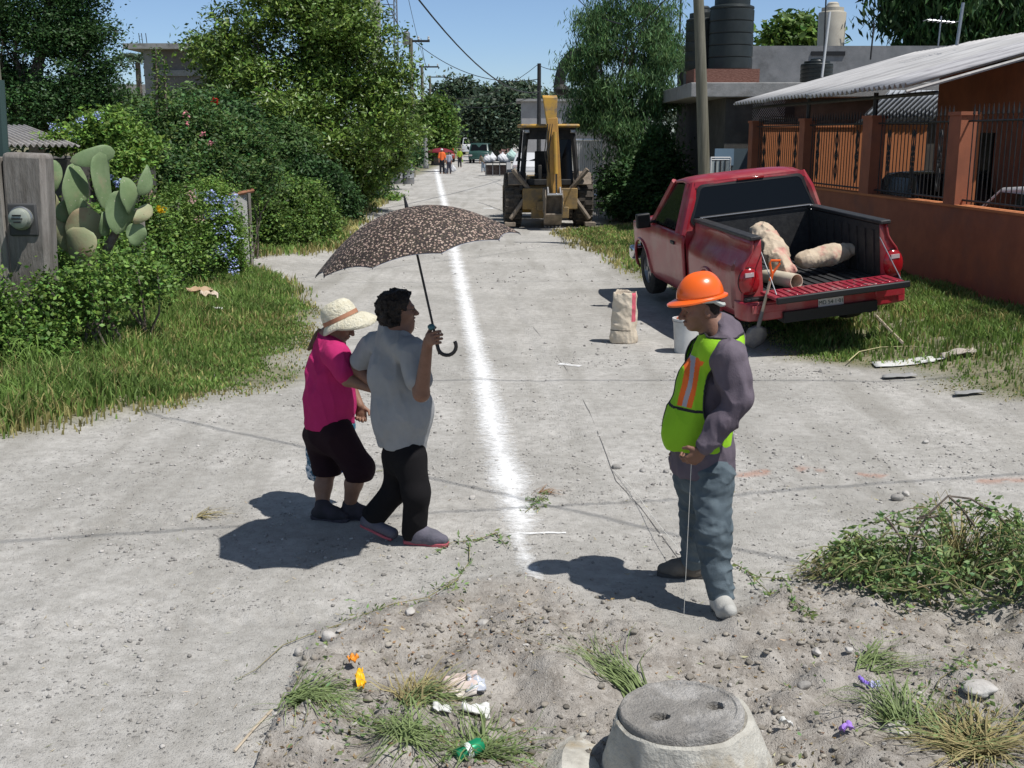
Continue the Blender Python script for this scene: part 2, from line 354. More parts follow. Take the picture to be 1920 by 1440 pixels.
# ---- chalk line: a strip of white powder 4 mm above the dirt
LP = [on(*p) for p in ((1005, 1103), (992, 1068), (970, 1010), (978, 985), (955, 905), (925, 800), (905, 705), (880, 600), (858, 500), (846, 440), (834, 385), (824, 345), (818, 318))]
LW = [.055, .06, .055, .095, .115, .115, .11, .10, .12, .12, .12, .15, .18]
def chalk_mat():
    m = bpy.data.materials.new('chalk_powder'); m.use_nodes = True; N = m.node_tree; P = N.nodes['Principled BSDF']; L = N.links.new
    P.inputs['Base Color'].default_value = (.86, .86, .85, 1); P.inputs['Roughness'].default_value = 1; P.inputs['Specular IOR Level'].default_value = 0
    a = N.nodes.new('ShaderNodeAttribute'); a.attribute_name = 'tint'; tc = N.nodes.new('ShaderNodeTexCoord')
    n = N.nodes.new('ShaderNodeTexNoise'); n.inputs['Scale'].default_value = 11; n.inputs['Detail'].default_value = 12; n.inputs['Roughness'].default_value = .88; L(tc.outputs['Object'], n.inputs['Vector'])
    s = N.nodes.new('ShaderNodeMath'); s.operation = 'MULTIPLY_ADD'; s.inputs[1].default_value = 2.2; L(n.outputs[0], s.inputs[0]); L(a.outputs['Fac'], s.inputs[2])
    r = N.nodes.new('ShaderNodeMapRange'); r.inputs[1].default_value = 1.42; r.inputs[2].default_value = 2.15; L(s.outputs[0], r.inputs[0])
    t = N.nodes.new('ShaderNodeBsdfTransparent'); x = N.nodes.new('ShaderNodeMixShader'); L(r.outputs[0], x.inputs[0]); L(t.outputs[0], x.inputs[1]); L(P.outputs[0], x.inputs[2]); L(x.outputs[0], N.nodes['Material Output'].inputs[0]); return m
CHALK = chalk_mat()
def chalk(name, pts, wid, label, step=.05, group=None):
    pts = [np.array(p, float) for p in pts]; S = [0]
    for a, b in zip(pts, pts[1:]): S.append(S[-1] + np.linalg.norm(b - a))
    t = 0; ts = []
    while t < S[-1]: ts.append(t); t += step * (1 + t * .12)
    ts = np.array(ts); px = np.interp(ts, S, [p[0] for p in pts]); py = np.interp(ts, S, [p[1] for p in pts]); ww = np.interp(ts, S, wid) * 1.9
    dx = np.gradient(px); dy = np.gradient(py); l = np.hypot(dx, dy); nxv, nyv = dy / l, -dx / l
    K = 13; u = np.linspace(-1, 1, K)
    XX = px[:, None] + nxv[:, None] * ww[:, None] * u; YY = py[:, None] + nyv[:, None] * ww[:, None] * u
    V = np.stack([XX, YY, gz(XX, YY) + .005 + .002 * np.minimum(YY, 40) * .15], -1).reshape(-1, 3)
    c = (1 - np.abs(u)) ** .8 * (1 + 0 * XX) * np.interp(ts, [0, S[-1] * .02, S[-1]], [.7, 1, 1])[:, None] * .95 + (vnoise(px * 3, py * 3)[:, None] - .5) * .25 * (np.abs(u) < .95)
    i = (np.arange(len(ts) - 1)[:, None] * K + np.arange(K - 1)).ravel(); F = np.stack([i, i + 1, i + K + 1, i + K], 1)
    return tag(obj(name, nmesh(name, V, F, True, col=np.clip(c, 0, 1.3).ravel()), CHALK), label, 'chalk mark', group)
chalk('chalk_line', LP, LW, 'long white powder line running down the middle of the dirt street')
chalk('chalk_mark', [on(1048, 683), on(1090, 688)], [.05, .05], 'small white powder dash on the street in front of the red pickup', .02)
chalk('chalk_mark', [on(975, 1004), on(1062, 1002)], [.018, .012], 'faint short white stroke branching right off the powder line', .02)
chalk('chalk_mark', [on(905, 392), on(925, 392)], [.2, .2], 'white dash on the street beside the far powder line near the backhoe', .05)
# ---- grass
def blades(n, xr, yr, hfun, dens, m, name, label, w=.006, rs=NR, lean=.5, dry=.12, kind='stuff'):
    x = rs.uniform(*xr, n); y = rs.uniform(*yr, n); k = rs.rand(n) < dens(x, y); x, y = x[k], y[k]; n = len(x)
    h = hfun(x, y) * rs.uniform(.45, 1.25, n); z = gz(x, y); th = rs.uniform(0, 2 * PI, n); ln = rs.rand(n) * lean * h
    ww = w * rs.uniform(.7, 1.5, n) * (1 + y * .03); ph = rs.uniform(0, 2 * PI, n)
    b = np.stack([x, y, z - .01], 1); s = np.stack([np.cos(ph), np.sin(ph), 0 * ph], 1) * ww[:, None]
    mid = b + np.stack([np.cos(th) * ln * .3, np.sin(th) * ln * .3, h * .6], 1); tip = b + np.stack([np.cos(th) * ln * 1.3, np.sin(th) * ln * 1.3, h * (1 - .25 * ln / h)], 1)
    V = np.stack([b - s, b + s, mid + s * .8, mid - s * .8, tip], 1).reshape(-1, 3); i = np.arange(n) * 5
    F = np.stack([np.stack([i, i + 1, i + 2], 1), np.stack([i, i + 2, i + 3], 1), np.stack([i + 3, i + 2, i + 4], 1)], 1).reshape(-1, 3)
    t = rs.uniform(.55, 1.35, n); d = rs.rand(n) < dry + .6 * sst(.75, .5, gmask(x, y) * .9 + .1 * rs.rand(n)) + .25 * sst(.5, .62, fbm(x * 1.3, y * 1.3))
    c = np.stack([t, t, t], 1) * np.where(d[:, None], np.array([2.0, 1.15, 1.9]), np.array([1, 1, 1])); c *= (.75 + .5 * vnoise(x * 2, y * 2))[:, None]
    return tag(obj(name, nmesh(name, V, F, col=np.repeat(c, 5, 0)), m), label, kind=kind)
hl = lambda x, y: .04 + .20 * sst(.2, 1.8, -x - 2.4 - .5 * sst(10.5, 8.5, y)) * (.2 + 1.3 * fbm(x * 1.2, y * 1.2))
blades(210000, (-7, -2.2), (8.3, 20.5), hl, lambda x, y: gmask(x, y) ** 1.5 * (.25 + .75 * sst(.40, .5, fbm(x * 1.7 + 2, y * 1.7))), L_GRASS, 'grass', 'green and straw coloured grass verge below the left hedge')
blades(60000, (-7, -2.8), (20.5, 46), lambda x, y: .12 + .12 * vnoise(x, y), lambda x, y: gmask(x, y) * .8, L_GRASS, 'grass', 'green grass along the far left edge of the street', w=.009)
hr = lambda x, y: .025 + .13 * gmask(x, y) ** 4 * (.2 + 1.2 * fbm(x, y)) * sst(9.6, 12.5, y + (x - 4.5) * 1.5)
blades(150000, (1.6, 7.2), (8.6, 20), hr, lambda x, y: (.2 + .8 * sst(.42, .52, fbm(x * 1.9, y * 1.9 + 3))) * gmask(x, y) ** 1.5 * (x < wallX(y)), L_GRASS, 'grass', 'bright green grass verge around the red pickup and wall')
blades(40000, (.6, 6.2), (20, 30), lambda x, y: .07 + .05 * vnoise(x, y), lambda x, y: gmask(x, y) * .7, L_GRASS, 'grass', 'short pale grass patch between the pickup and the backhoe', w=.008, dry=.3)
# ================================================================= PEOPLE (signed distance bodies)
class SDF:
    def __init__(s, lo, hi, res):
        s.lo = np.array(lo, float); s.res = res; s.n = np.ceil((np.array(hi) - s.lo) / res).astype(int) + 1
        s.d = np.full(s.n, .08, np.float32); s.ax = [s.lo[i] + res * np.arange(s.n[i]) for i in range(3)]
    def sub(s, lo, hi):
        a = np.clip(np.floor((lo - s.lo) / s.res).astype(int), 0, s.n - 1); b = np.clip(np.ceil((hi - s.lo) / s.res).astype(int) + 1, 1, s.n)
        sl = tuple(slice(a[i], b[i]) for i in range(3)); return sl, np.stack(np.meshgrid(*[s.ax[i][sl[i]] for i in range(3)], indexing='ij'), -1)
    def comb(s, sl, d, k, op='u'):
        o = s.d[sl]
        if op == 'u':
            h = np.clip(k - np.abs(o - d), 0, None) / max(k, 1e-6); s.d[sl] = np.minimum(o, d) - h * h * k * .25
        else:
            d = -d; h = np.clip(k - np.abs(o - d), 0, None) / max(k, 1e-6); s.d[sl] = np.maximum(o, d) + h * h * k * .25
    def cone(s, a, b, ra, rb, k=.03, sc=None, op='u'):
        """round cone a->b; sc = (axis vector, factor): flattens the section along that axis"""
        a = np.array(a, float); b = np.array(b, float); m = max(ra, rb) * (1.6 if sc else 1) + k + 2 * s.res + .02
        sl, p = s.sub(np.minimum(a, b) - m, np.maximum(a, b) + m)
        if p.size == 0: return s
        ab = b - a; q = p - a; L2 = ab @ ab + 1e-12
        t = np.clip((q @ ab) / L2, 0, 1); v = q - t[..., None] * ab
        if sc:
            n = np.array(sc[0], float); n /= np.linalg.norm(n); c = v @ n; v = v + (c * (1 / sc[1] - 1))[..., None] * n
            d = (np.linalg.norm(v, axis=-1) - (ra + (rb - ra) * t)) * min(1, (1 + sc[1]) / 2)
        else: d = np.linalg.norm(v, axis=-1) - (ra + (rb - ra) * t)
        s.comb(sl, d, k, op); return s
    def chain(s, pts, rs, k=.03, sc=None):
        for i in range(len(pts) - 1): s.cone(pts[i], pts[i + 1], rs[i], rs[i + 1], k, sc)
        return s
    def ell(s, c, r, k=.02, M=None, op='u'):
        c = np.array(c, float); r = np.array(r, float); m = max(r) + k + 2 * s.res + .01; sl, p = s.sub(c - m, c + m)
        if p.size == 0: return s
        q = p - c
        if M is not None: q = q @ np.array(M)          # columns of M = local axes
        u = q / r; l = np.linalg.norm(u, axis=-1); g = np.linalg.norm(u / r, axis=-1) + 1e-9
        s.comb(sl, l * (l - 1) / g, k, op); return s
    def cut(s, p0, n):
        """remove the side that n points to"""
        n = np.array(n, float); n /= np.linalg.norm(n); X, Y, Z = np.meshgrid(*s.ax, indexing='ij', sparse=True)
        s.d = np.maximum(s.d, ((X - p0[0]) * n[0] + (Y - p0[1]) * n[1] + (Z - p0[2]) * n[2]).astype(np.float32)); return s
    def wrinkle(s, amp, f=(9, 9, 22), seed=0.0, warp=.03):
        k = np.abs(s.d) < .03; i = np.argwhere(k); x, y, z = (s.lo[j] + s.res * i[:, j] for j in range(3))
        a = vnoise(x * f[0] + seed + 3 * z, y * f[1] + seed, z * f[2] + 4 * x) ; b = vnoise(x * f[0] * 2.1 + seed, y * f[1] * 2.1 + 9, z * f[2] * 2.0 + seed - 7 * x)
        s.d[k] += (((np.abs(a - .5) * 2) ** .7 - .5) * amp + (b - .5) * amp * .7).astype(np.float32); return s
    def mesh(s):
        d = s.d; d[0] = d[-1] = .05; d[:, 0] = d[:, -1] = .05; d[:, :, 0] = d[:, :, -1] = .05
        I = d < 0; nx, ny, nz = d.shape
        c = [I[a:nx - 1 + a, b:ny - 1 + b, e:nz - 1 + e] for a in (0, 1) for b in (0, 1) for e in (0, 1)]
        cnt = sum(x.astype(np.int8) for x in c); act = (cnt > 0) & (cnt < 8); idx = np.argwhere(act); n = len(idx)
        num = np.full(act.shape, -1, np.int32); num[act] = np.arange(n)
        co = [(a, b, e) for a in (0, 1) for b in (0, 1) for e in (0, 1)]; val = np.stack([d[idx[:, 0] + a, idx[:, 1] + b, idx[:, 2] + e] for a, b, e in co], 1)
        S = np.zeros((n, 3)); W = np.zeros(n)
        for i in range(8):
            for j in range(i + 1, 8):
                a, b = np.array(co[i]), np.array(co[j])
                if np.abs(a - b).sum() != 1: continue
                va, vb = val[:, i], val[:, j]; x = (va < 0) != (vb < 0); t = np.where(x, va / np.where(x, va - vb, 1), 0)
                S += np.where(x[:, None], a + (b - a) * t[:, None], 0); W += x
        V = s.lo + (idx + S / W[:, None]) * s.res; Fs = []
        for ax in range(3):
            o1, o2 = [(1, 2), (2, 0), (0, 1)][ax]
            sl0 = [slice(1, -1)] * 3; sl0[ax] = slice(0, d.shape[ax] - 1); sl1 = list(sl0); sl1[ax] = slice(1, d.shape[ax])
            A = I[tuple(sl0)]; B = I[tuple(sl1)]; e = np.argwhere(A != B); ins = A[tuple(e.T)]
            off = np.ones(3, int); off[ax] = 0; e = e + off
            def g(p, q): k = e.copy(); k[:, o1] -= p; k[:, o2] -= q; return num[k[:, 0], k[:, 1], k[:, 2]]
            q = np.stack([g(0, 0), g(1, 0), g(1, 1), g(0, 1)], 1); q[~ins] = q[~ins][:, ::-1]; Fs.append(q[(q >= 0).all(1)])
        return V, np.concatenate(Fs)
    def build(s, name, m, parent):
        V, F = s.mesh(); V = V - np.array(parent.location); return obj(name, nmesh(name, V, F, True), m, parent)
def vv(*a): return np.array(a, float)
def nrm(v): v = np.array(v, float); return v / np.linalg.norm(v)
def head(S, c, f, up, s=1.0, mouth=0.0):
    """skull, face, nose, chin, ears; f = facing, up = crown direction, c = head centre; s = scale (1: 0.23 m tall)"""
    f = nrm(f); up = np.array(up, float); up = nrm(up - f * (up @ f)); sd_ = np.cross(f, up); M = np.stack([f, sd_, up], 1)
    q = lambda a, b, h: c + (f * a + sd_ * b + up * h) * s
    S.ell(q(-.012, 0, .028), vv(.094, .074, .086) * s, .02, M)
    S.ell(q(.022, 0, -.035), vv(.062, .056, .078) * s, .03, M)
    S.ell(q(.056, 0, -.088), vv(.024, .028, .020) * s, .022, M)
    for b in (-1, 1):
        S.ell(q(.052, b * .034, -.022), vv(.024, .022, .02) * s, .02, M)
        S.ell(q(.078, b * .031, .002), vv(.016, .017, .011) * s, .008, M, 's')
        S.ell(q(.072, b * .031, .003), vv(.012, .013, .011) * s, .004, M)
        S.ell(q(-.012, b * .076, -.012), vv(.018, .007, .031) * s, .006, M)
        S.ell(q(-.008, b * .083, -.010), vv(.009, .006, .017) * s, .004, M, 's')
        S.ell(q(.094, b * .010, -.034), vv(.010, .009, .008) * s, .007, M)
    S.ell(q(.080, 0, .022), vv(.014, .046, .010) * s, .014, M)
    S.cone(q(.084, 0, .010), q(.109, 0, -.030), .0085 * s, .0125 * s, .010)
    S.ell(q(.083, 0, -.058), vv(.014, .025, .008) * s, .007, M); S.ell(q(.080, 0, -.073), vv(.014, .022, .008) * s, .007, M)
    if mouth: S.ell(q(.096, 0, -.066), vv(.02, .024, .0045 + mouth) * s, .004, M, 's')
    return q
def eyes(q, s, par, nm='eye'):
    for b in (-1, 1):
        mb = MB(); mb.ell((0, 0, 0), (.0115 * s,) * 3, 10); v = q(.0735, b * .031, .003)
        mb.v = [tuple(np.array(p) + v - np.array(par.location)) for p in mb.v]; mb.build('eye', EYE, par, True)
def hand(S, wv, d, n, side, curl=.6, s=1.0, spread=1.0, k=.006):
    """wv wrist, d finger direction, n palm normal, side: thumb side; curl 0 flat .. 1.5 fist"""
    d = nrm(d); n = nrm(n - d * (np.dot(n, d))); sd_ = nrm(np.cross(n, d)); sd_ = sd_ if np.dot(sd_, side) > 0 else -sd_
    M = np.stack([d, sd_, n], 1); S.ell(wv + d * .047 * s, vv(.052, .042, .017) * s, .014, M)
    for i, (o, L) in enumerate(((.030, .9), (.010, 1.0), (-.010, .93), (-.029, .75))):
        p = wv + (d * (.086 - abs(i - 1) * .004) + sd_ * o) * s; a = curl * (.75 + .07 * i); r = .0098 if i < 3 else .0085; di = d
        S.cone(wv + d * .05 * s + sd_ * o * .8 * s, p, .011 * s, r * s, .008)
        for L0, r1 in ((.043, .009), (.028, .0083), (.022, .0072)):
            di = d * math.cos(a) + n * math.sin(a) + sd_ * o * spread * 1.2; di = nrm(di); e = p + di * L0 * L * s
            S.cone(p, e, r * s, r1 * s, .003); p, r = e, r1; a += curl * .85
    p = wv + (d * .022 + sd_ * .030) * s; e = p + nrm(sd_ * .75 + d * .55 + n * .45) * .042 * s; S.cone(p, e, .0145 * s, .0115 * s, .012)
    e2 = e + nrm(sd_ * (.5 - curl * .4) + d * .8 + n * (.2 + curl * .5)) * .032 * s; S.cone(e, e2, .0112 * s, .0085 * s, .004)
SKIN = mat('skin_brown', (.19, .095, .06), (.235, .12, .08), 18, .55, .15, 120, spec=.4)
SKIN2 = mat('skin_tan', (.21, .115, .075), (.26, .145, .095), 18, .55, .15, 120, spec=.4)
EYE = mat('eye_dark', (.03, .02, .015), rough=.2, spec=.6); HAIR = mat('hair_dark', (.012, .009, .008), (.035, .026, .022), 40, .6, 1, 160, stretch=(1, 1, .3))
def cloth(name, c, c2=None, b=.35, rough=.9, sc=5): return mat(name, c, c2 or tuple(x * .82 for x in c), sc, rough, b, 260, spec=.15)
def shoe(parent, S, toe, heel, w, h, m, sole_m, name='shoe'):
    """low shoe along heel->toe"""
# ---------------- worker ----------------
def J(px, py, Y): return at(px, py, Y)
wk = thing('person', 'man in lime safety vest, purple-grey shirt and jeans looking down beside the powder line', 'person', (1.02, 5.5, gzf(1.02, 5.5)))
Yn, Yf = 5.30, 5.80
hc = J(1312, 578, 5.55); f = nrm(vv(-1, -.18, -.16)); upv = nrm(vv(-.12, 0, 1))
nk = J(1352, 628, 5.56); shN = J(1364, 668, 5.36); shF = J(1330, 668, 5.74); elN = J(1385, 748, 5.30); wrN = J(1318, 845, 5.28)
elF = J(1312, 760, 5.80); wrF = J(1288, 845, 5.60); che = J(1335, 725, 5.55); bel = J(1312, 800, 5.55); pel = J(1318, 862, 5.55)
hipN = J(1338, 890, 5.46); hipF = J(1300, 890, 5.66); knN = J(1336, 1000, 5.37); knF = J(1308, 990, 5.78); anN = J(1350, 1120, 5.34); anF = J(1300, 1062, 5.86)
lo = vv(.55, 4.85, -.06); hi = vv(1.55, 6.2, 1.85)
B = SDF(lo, hi, .0052); q = head(B, hc, f, upv, .97)
B.cone(hc - upv * .05 - f * .03, nk, .058, .066, .03); B.chain([nk, che, bel, pel], [.09, .12, .125, .12], .06)
for sh, el, wr in ((shN, elN, wrN), (shF, elF, wrF)): B.cone(nk, sh, .06, .05, .04); B.chain([sh, el, wr], [.047, .038, .026], .02)
for h_, k_, a_ in ((hipN, knN, anN), (hipF, knF, anF)): B.chain([pel, h_, k_, a_], [.09, .085, .055, .04], .04)
hand(B, wrN, nrm(vv(-.75, .15, -.75)), vv(-.2, .9, .1), vv(-.6, 0, .8), .95, .95)
hand(B, wrF, nrm(vv(-.5, -.35, -.8)), vv(-.3, -.8, .3), vv(-.6, 0, .8), 1.0, .95)
B.build('body', SKIN, wk); eyes(q, .93, wk)
S = SDF(lo, hi, .0055)     # shirt
S.chain([nk - vv(0, 0, .03), che, bel, pel - vv(0, 0, .02)], [.085, .142, .146, .155], .07)
S.cone(nk + vv(-.01, 0, .0), nk + vv(-.02, 0, .04), .072, .071, .03); S.cone(nk + vv(.03, 0, -.02), nk + vv(.015, 0, .02), .085, .074, .04)
S.chain([nk + vv(.01, -.02, -.02), shN + vv(0, -.01, .0), shN * .5 + elN * .5, elN, wrN * .5 + elN * .5, wrN + nrm(elN - wrN) * .03], [.085, .084, .082, .068, .060, .045], .04); S.chain([nk + vv(.01, .02, -.02), shF, elF, wrF + nrm(elF - wrF) * .03], [.085, .08, .07, .045], .035)
S.cone(J(1322, 850, 5.55), J(1318, 872, 5.55), .155, .165, .04)
S.cut(J(1318, 885, 5.55), (0, 0, -1)); S.wrinkle(.016, (14, 14, 7), 2.3); S.wrinkle(.0035, (24, 24, 12), 4.4)
SHIRT = mat('purple_grey_shirt', (.105, .085, .105), (.15, .125, .15), 4, .9, .3, 200, spec=.15, stretch=(1, 1, .6)); S.build('shirt', SHIRT, wk)
S = SDF(lo, vv(1.55, 6.2, .95), .0055)    # jeans
wst = J(1320, 868, 5.55)
S.cone(wst, pel - vv(0, 0, .05), .128, .138, .05); S.chain([hipN, knN, anN + vv(0, 0, .02)], [.108, .083, .07], .045); S.chain([hipF, knF, anF + vv(0, 0, .05)], [.104, .08, .068], .045)
S.cut(anN - vv(0, 0, .035), (0, 0, -1)); S.wrinkle(.017, (9, 9, 19), 5.1); S.wrinkle(.003, (24, 24, 26), 1.1)
JEANS = mat('washed_jeans', (.072, .095, .112), (.14, .175, .195), 5, .9, .4, 240, spec=.15, stretch=(1, 1, .7)); S.build('jeans', JEANS, wk)
def boots(par, m, sole, *feet):
    for a, t, r in feet:     # ankle, toe direction, scale
        S = SDF(a - vv(.3, .3, .2), a + vv(.3, .3, .2), .005); t = nrm(t); g = -a[2] + gzf(a[0], a[1])
        z = lambda p, h: vv(p[0], p[1], gzf(p[0], p[1]) + h)
        he = a - t * .045 * r; ba = a + t * .10 * r; to = a + t * .165 * r
        S.cone(z(he, .045), z(ba, .038), .038 * r, .040 * r, .02); S.cone(z(ba, .036), z(to, .034), .040 * r, .034 * r, .02); S.cone(z(a, .1), z(a, .05), .048 * r, .046 * r, .03); S.cone(z(a + t * .02, .075), z(ba, .048), .045 * r, .043 * r, .04)
        S.cut(z(a, .012), (0, 0, -1)); b = S.build('boot' if m is BOOT or m is BOOT2 else 'shoe', m, par)
        mb = MB(); s_ = np.array([-t[1], t[0], 0]); poly = []
        for u, w_ in ((-.085, .018), (-.075, .032), (-.02, .036), (.05, .036), (.11, .046), (.17, .042), (.2, .022)): poly.append(a + t * u * r + s_ * w_ * r)
        for u, w_ in ((.2, -.022), (.17, -.042), (.11, -.046), (.05, -.036), (-.02, -.036), (-.075, -.032), (-.085, -.018)): poly.append(a + t * u * r + s_ * w_ * r)
        z0 = gzf(a[0], a[1]); mb.prism([(p[0], p[1]) for p in poly], z0 + .001, z0 + .024, 'z'); b2 = mb.build('sole', sole, par, world=True, bevel=.004)
        b2.parent = b
BOOT = mat('dusty_boot', (.50, .49, .45), (.38, .37, .34), 9, .85, .3, 60); BOOT2 = mat('brown_boot', (.1, .085, .07), (.17, .15, .125), 9, .8, .3, 60); SOLE = mat('sole_grey', (.08, .075, .07), rough=.9)
aN = anN.copy(); aN[2] = 0; boots(wk, BOOT, SOLE, (vv(anN[0] + .002, anN[1], gzf(anN[0], anN[1])), vv(.1, -1, 0), 1.02)); boots(wk, BOOT2, SOLE, (vv(anF[0], anF[1], gzf(anF[0], anF[1])), vv(-1, .12, 0), 1.0))
# vest: shell offset from shirt torso
S = SDF(lo + vv(0, 0, .7), hi, .005)
front = nrm(vv(-1, -.1, 0))
S.chain([nk - vv(-.0, 0, .028), che + vv(-.003, 0, 0), bel + vv(-.012, 0, 0), pel + vv(-.015, 0, .01)], [.100, .160, .158, .164], .07)
S.cone(bel + front * .02, J(1285, 825, 5.5), .12, .085, .08)
S.cone(nk + vv(0, -.04, -.03), shN + vv(-.02, .06, .01), .100, .108, .05); S.cone(nk + vv(0, .04, -.03), shF + vv(-.02, -.06, .01), .100, .108, .05); S.cut(J(1300, 838, 5.5), (0, 0, -1)); S.wrinkle(.012, (9, 9, 5), 8.0)
V_, F_ = S.mesh()
# cut away armholes, neck and open front
def keepv(P):
    k = np.ones(len(P), bool)
    for c_, sg in ((J(1372, 738, 5.36), 1), (J(1352, 730, 5.74), -1)):
        e_ = ((P[:, 0] - c_[0] - (P[:, 2] - c_[2]) * .12) / .128) ** 2 + ((P[:, 2] - c_[2]) / .225) ** 2; k &= ~((e_ < 1) & ((P[:, 1] - 5.55) * sg < -.125))
    k &= ~((P[:, 2] > nk[2] + .02) | ((np.linalg.norm(P - nk - vv(-.03, 0, .04), axis=1) < .082)))
    # narrow the shoulder straps
    return k
kv = keepv(V_); kf = kv[F_].all(1)
cen = V_[F_].mean(1); P = cen
sidefront = (P - bel) @ front
kf &= ~((P[:, 1] > 5.60) & (P[:, 0] < 1.02) & (P[:, 1] < 5.69) & (P[:, 2] < nk[2] - .02) & (sidefront > .0))
mi = np.zeros(len(P), int)
# orange band with grey stripe on the near chest, running from collar side down to waist
ua = J(1307, 680, 5.39); ub = J(1288, 768, 5.36)
tt = (P[:, 2] - ub[2]) / (ua[2] - ub[2]); xc = ub[0] + (ua[0] - ub[0]) * tt; dx = P[:, 0] - xc; bnd = (tt > -.02) & (tt < 1.03) & (P[:, 1] < 5.6)
mi[bnd & (np.abs(dx) < .031)] = 1; mi[bnd & (np.abs(dx) < .009)] = 2
bk = (P[:, 0] > J(1378, 740, 5.5)[0]) & (np.abs(P[:, 1] - 5.55) < .12); 
zc = P[:, 2]; mi[(np.abs(zc - J(1290, 771, 5.4)[2]) < .006)] = 3
F2 = F_[kf]; mi = mi[kf]
use = np.unique(F2); rm = np.full(len(V_), -1); rm[use] = np.arange(len(use)); V2 = V_[use]; F2 = rm[F2]
LIME = mat('lime_vest', (.42, .78, .04), (.36, .68, .035), 4, .75, .25, 150, spec=.2, trans=.25); ORB = mat('orange_band', (.9, .16, .02), rough=.7); GRB = mat('grey_stripe', (.4, .38, .42), rough=.4); TRIM = mat('black_trim', (.025, .025, .025), rough=.8)
vo = obj('vest', nmesh('vest', V2 - np.array(wk.location), F2, True, mi), [LIME, ORB, GRB, TRIM], wk)
# boundary trim: tubes along the boundary edges
def trim(V, F, r, name, m, par):
    from collections import defaultdict
    E = defaultdict(int)
    for f_ in F:
        for a, b in zip(f_, np.roll(f_, -1)): E[(min(a, b), max(a, b))] += 1
    adj = defaultdict(list)
    for (a, b), c in E.items():
        if c == 1: adj[a].append(b); adj[b].append(a)
    mb = MB(); seen = set()
    for s0 in list(adj):
        if s0 in seen: continue
        lp = [s0]; seen.add(s0)
        while True:
            nx_ = [x for x in adj[lp[-1]] if x not in seen]
            if not nx_: break
            lp.append(nx_[0]); seen.add(nx_[0])
        if len(lp) < 12: continue
        P = V[lp]; P = np.concatenate([P[-3:], P, P[:3]])
        for _ in range(4): P[1:-1] = (P[:-2] + P[1:-1] * 2 + P[2:]) / 4
        P = P[::2]; P = np.concatenate([P, P[3:4]]) if len(P) > 6 else P
        mb.tube(P[:-1], r, 5)
    return mb.build(name, m, par, True, world=True)
t_ = trim(V2, F2, .0055, 'trim', TRIM, wk); t_.parent = vo
for v_ in (vo,): md = v_.modifiers.new('s', 'SOLIDIFY'); md.thickness = .002
# dark hair under the helmet
S = SDF(hc - .2, hc + .2, .005); M = np.stack([f, np.cross(f, upv), upv], 1)
S.ell(q(-.03, 0, .03), vv(.082, .079, .085) * .93, .02, M); S.ell(q(-.058, 0, -.02), vv(.04, .062, .05) * .93, .02, M); S.cut(q(.0, 0, 0), f + upv * .15)
S.wrinkle(.004, (60, 60, 30)); S.build('hair', HAIR, wk)
# hard hat: own thing resting on the head
HO = mat('hat_orange', (.85, .13, .012), rough=.28, spec=.5, coat=.3); STR = mat('hat_strap', (.5, .52, .48), rough=.7)
hh = thing('hard_hat', 'orange plastic hard hat with ridge worn by the man in the lime vest', 'hard hat', tuple(hc + upv * .05))
hM = np.stack([f, np.cross(f, upv), upv], 1); tilt = R(-4)
def hat_w(p): return hc + hM @ (vv(p[0] - .008, p[1], p[2] * .95 + .060) * vv(.93, .95, 1))
mb = MB(); n = 40; V = []
for i in range(15):
    ph = (PI / 2) * i / 14
    for j in range(n):
        th = 2 * PI * j / n; r_ = math.cos(ph) ** .8; a, b = .128, .108; ridge = .006 * math.exp(-((math.sin(th) * r_ * b) / .012) ** 2) * (1 if i < 14 else 1)
        V.append(hat_w((a * r_ * math.cos(th), b * r_ * math.sin(th), .122 * math.sin(ph) + ridge * math.sin(ph) + ridge * .3)))
F = [(i * n + j, i * n + (j + 1) % n, (i + 1) * n + (j + 1) % n, (i + 1) * n + j) for i in range(14) for j in range(n)]
mb.add(V, F); mb.build('shell', HO, hh, True, world=True, solid=.003)
mb = MB(); V = []
for i, (g_, dz) in enumerate(((0, 0), (.5, -.004), (1, -.010), (1.0, -.015), (.5, -.009), (0, -.006))):
    for j in range(n):
        th = 2 * PI * j / n; c_ = math.cos(th); ex = .012 + .045 * max(0, c_) ** 1.5 + .012 * max(0, -c_); V.append(hat_w(((.127 + g_ * ex) * c_, (.107 + g_ * ex * .8) * math.sin(th), dz - .010 * g_ * max(0, c_) + (.004 if i < 3 else 0))))
F = [(i * n + j, i * n + (j + 1) % n, ((i + 1) % 6) * n + (j + 1) % n, ((i + 1) % 6) * n + j) for i in range(6) for j in range(n)]
mb.add(V, F); mb.build('brim', HO, hh, True, world=True)
mb = MB(); mb.tube([hat_w((.02, -.09, -.012)), hat_w((-.04, -.098, -.02)), hat_w((-.085, -.08, -.05)), hat_w((-.115, -.03, -.06)), hat_w((-.115, .03, -.06)), hat_w((-.085, .08, -.05)), hat_w((-.04, .098, -.02))], .012, 8); mb.build('strap', STR, hh, True, world=True)
# plumb string hanging from the worker's hand, with spool
ps = J(1296, 872, 5.30); pe = vv(ps[0] - .005, 5.33, gzf(ps[0], 5.33) + .01)
t = thing('string_line', 'thin white string hanging from the hand of the man in the hard hat', 'string', tuple(pe)); mb = MB(); mb.tube([wrN + nrm(vv(-.75, .15, -.75)) * .07, ps, pe], .0014, 5); STRG = mat('string', (.7, .68, .62), rough=.9); mb.build('cord', STRG, t, world=True)
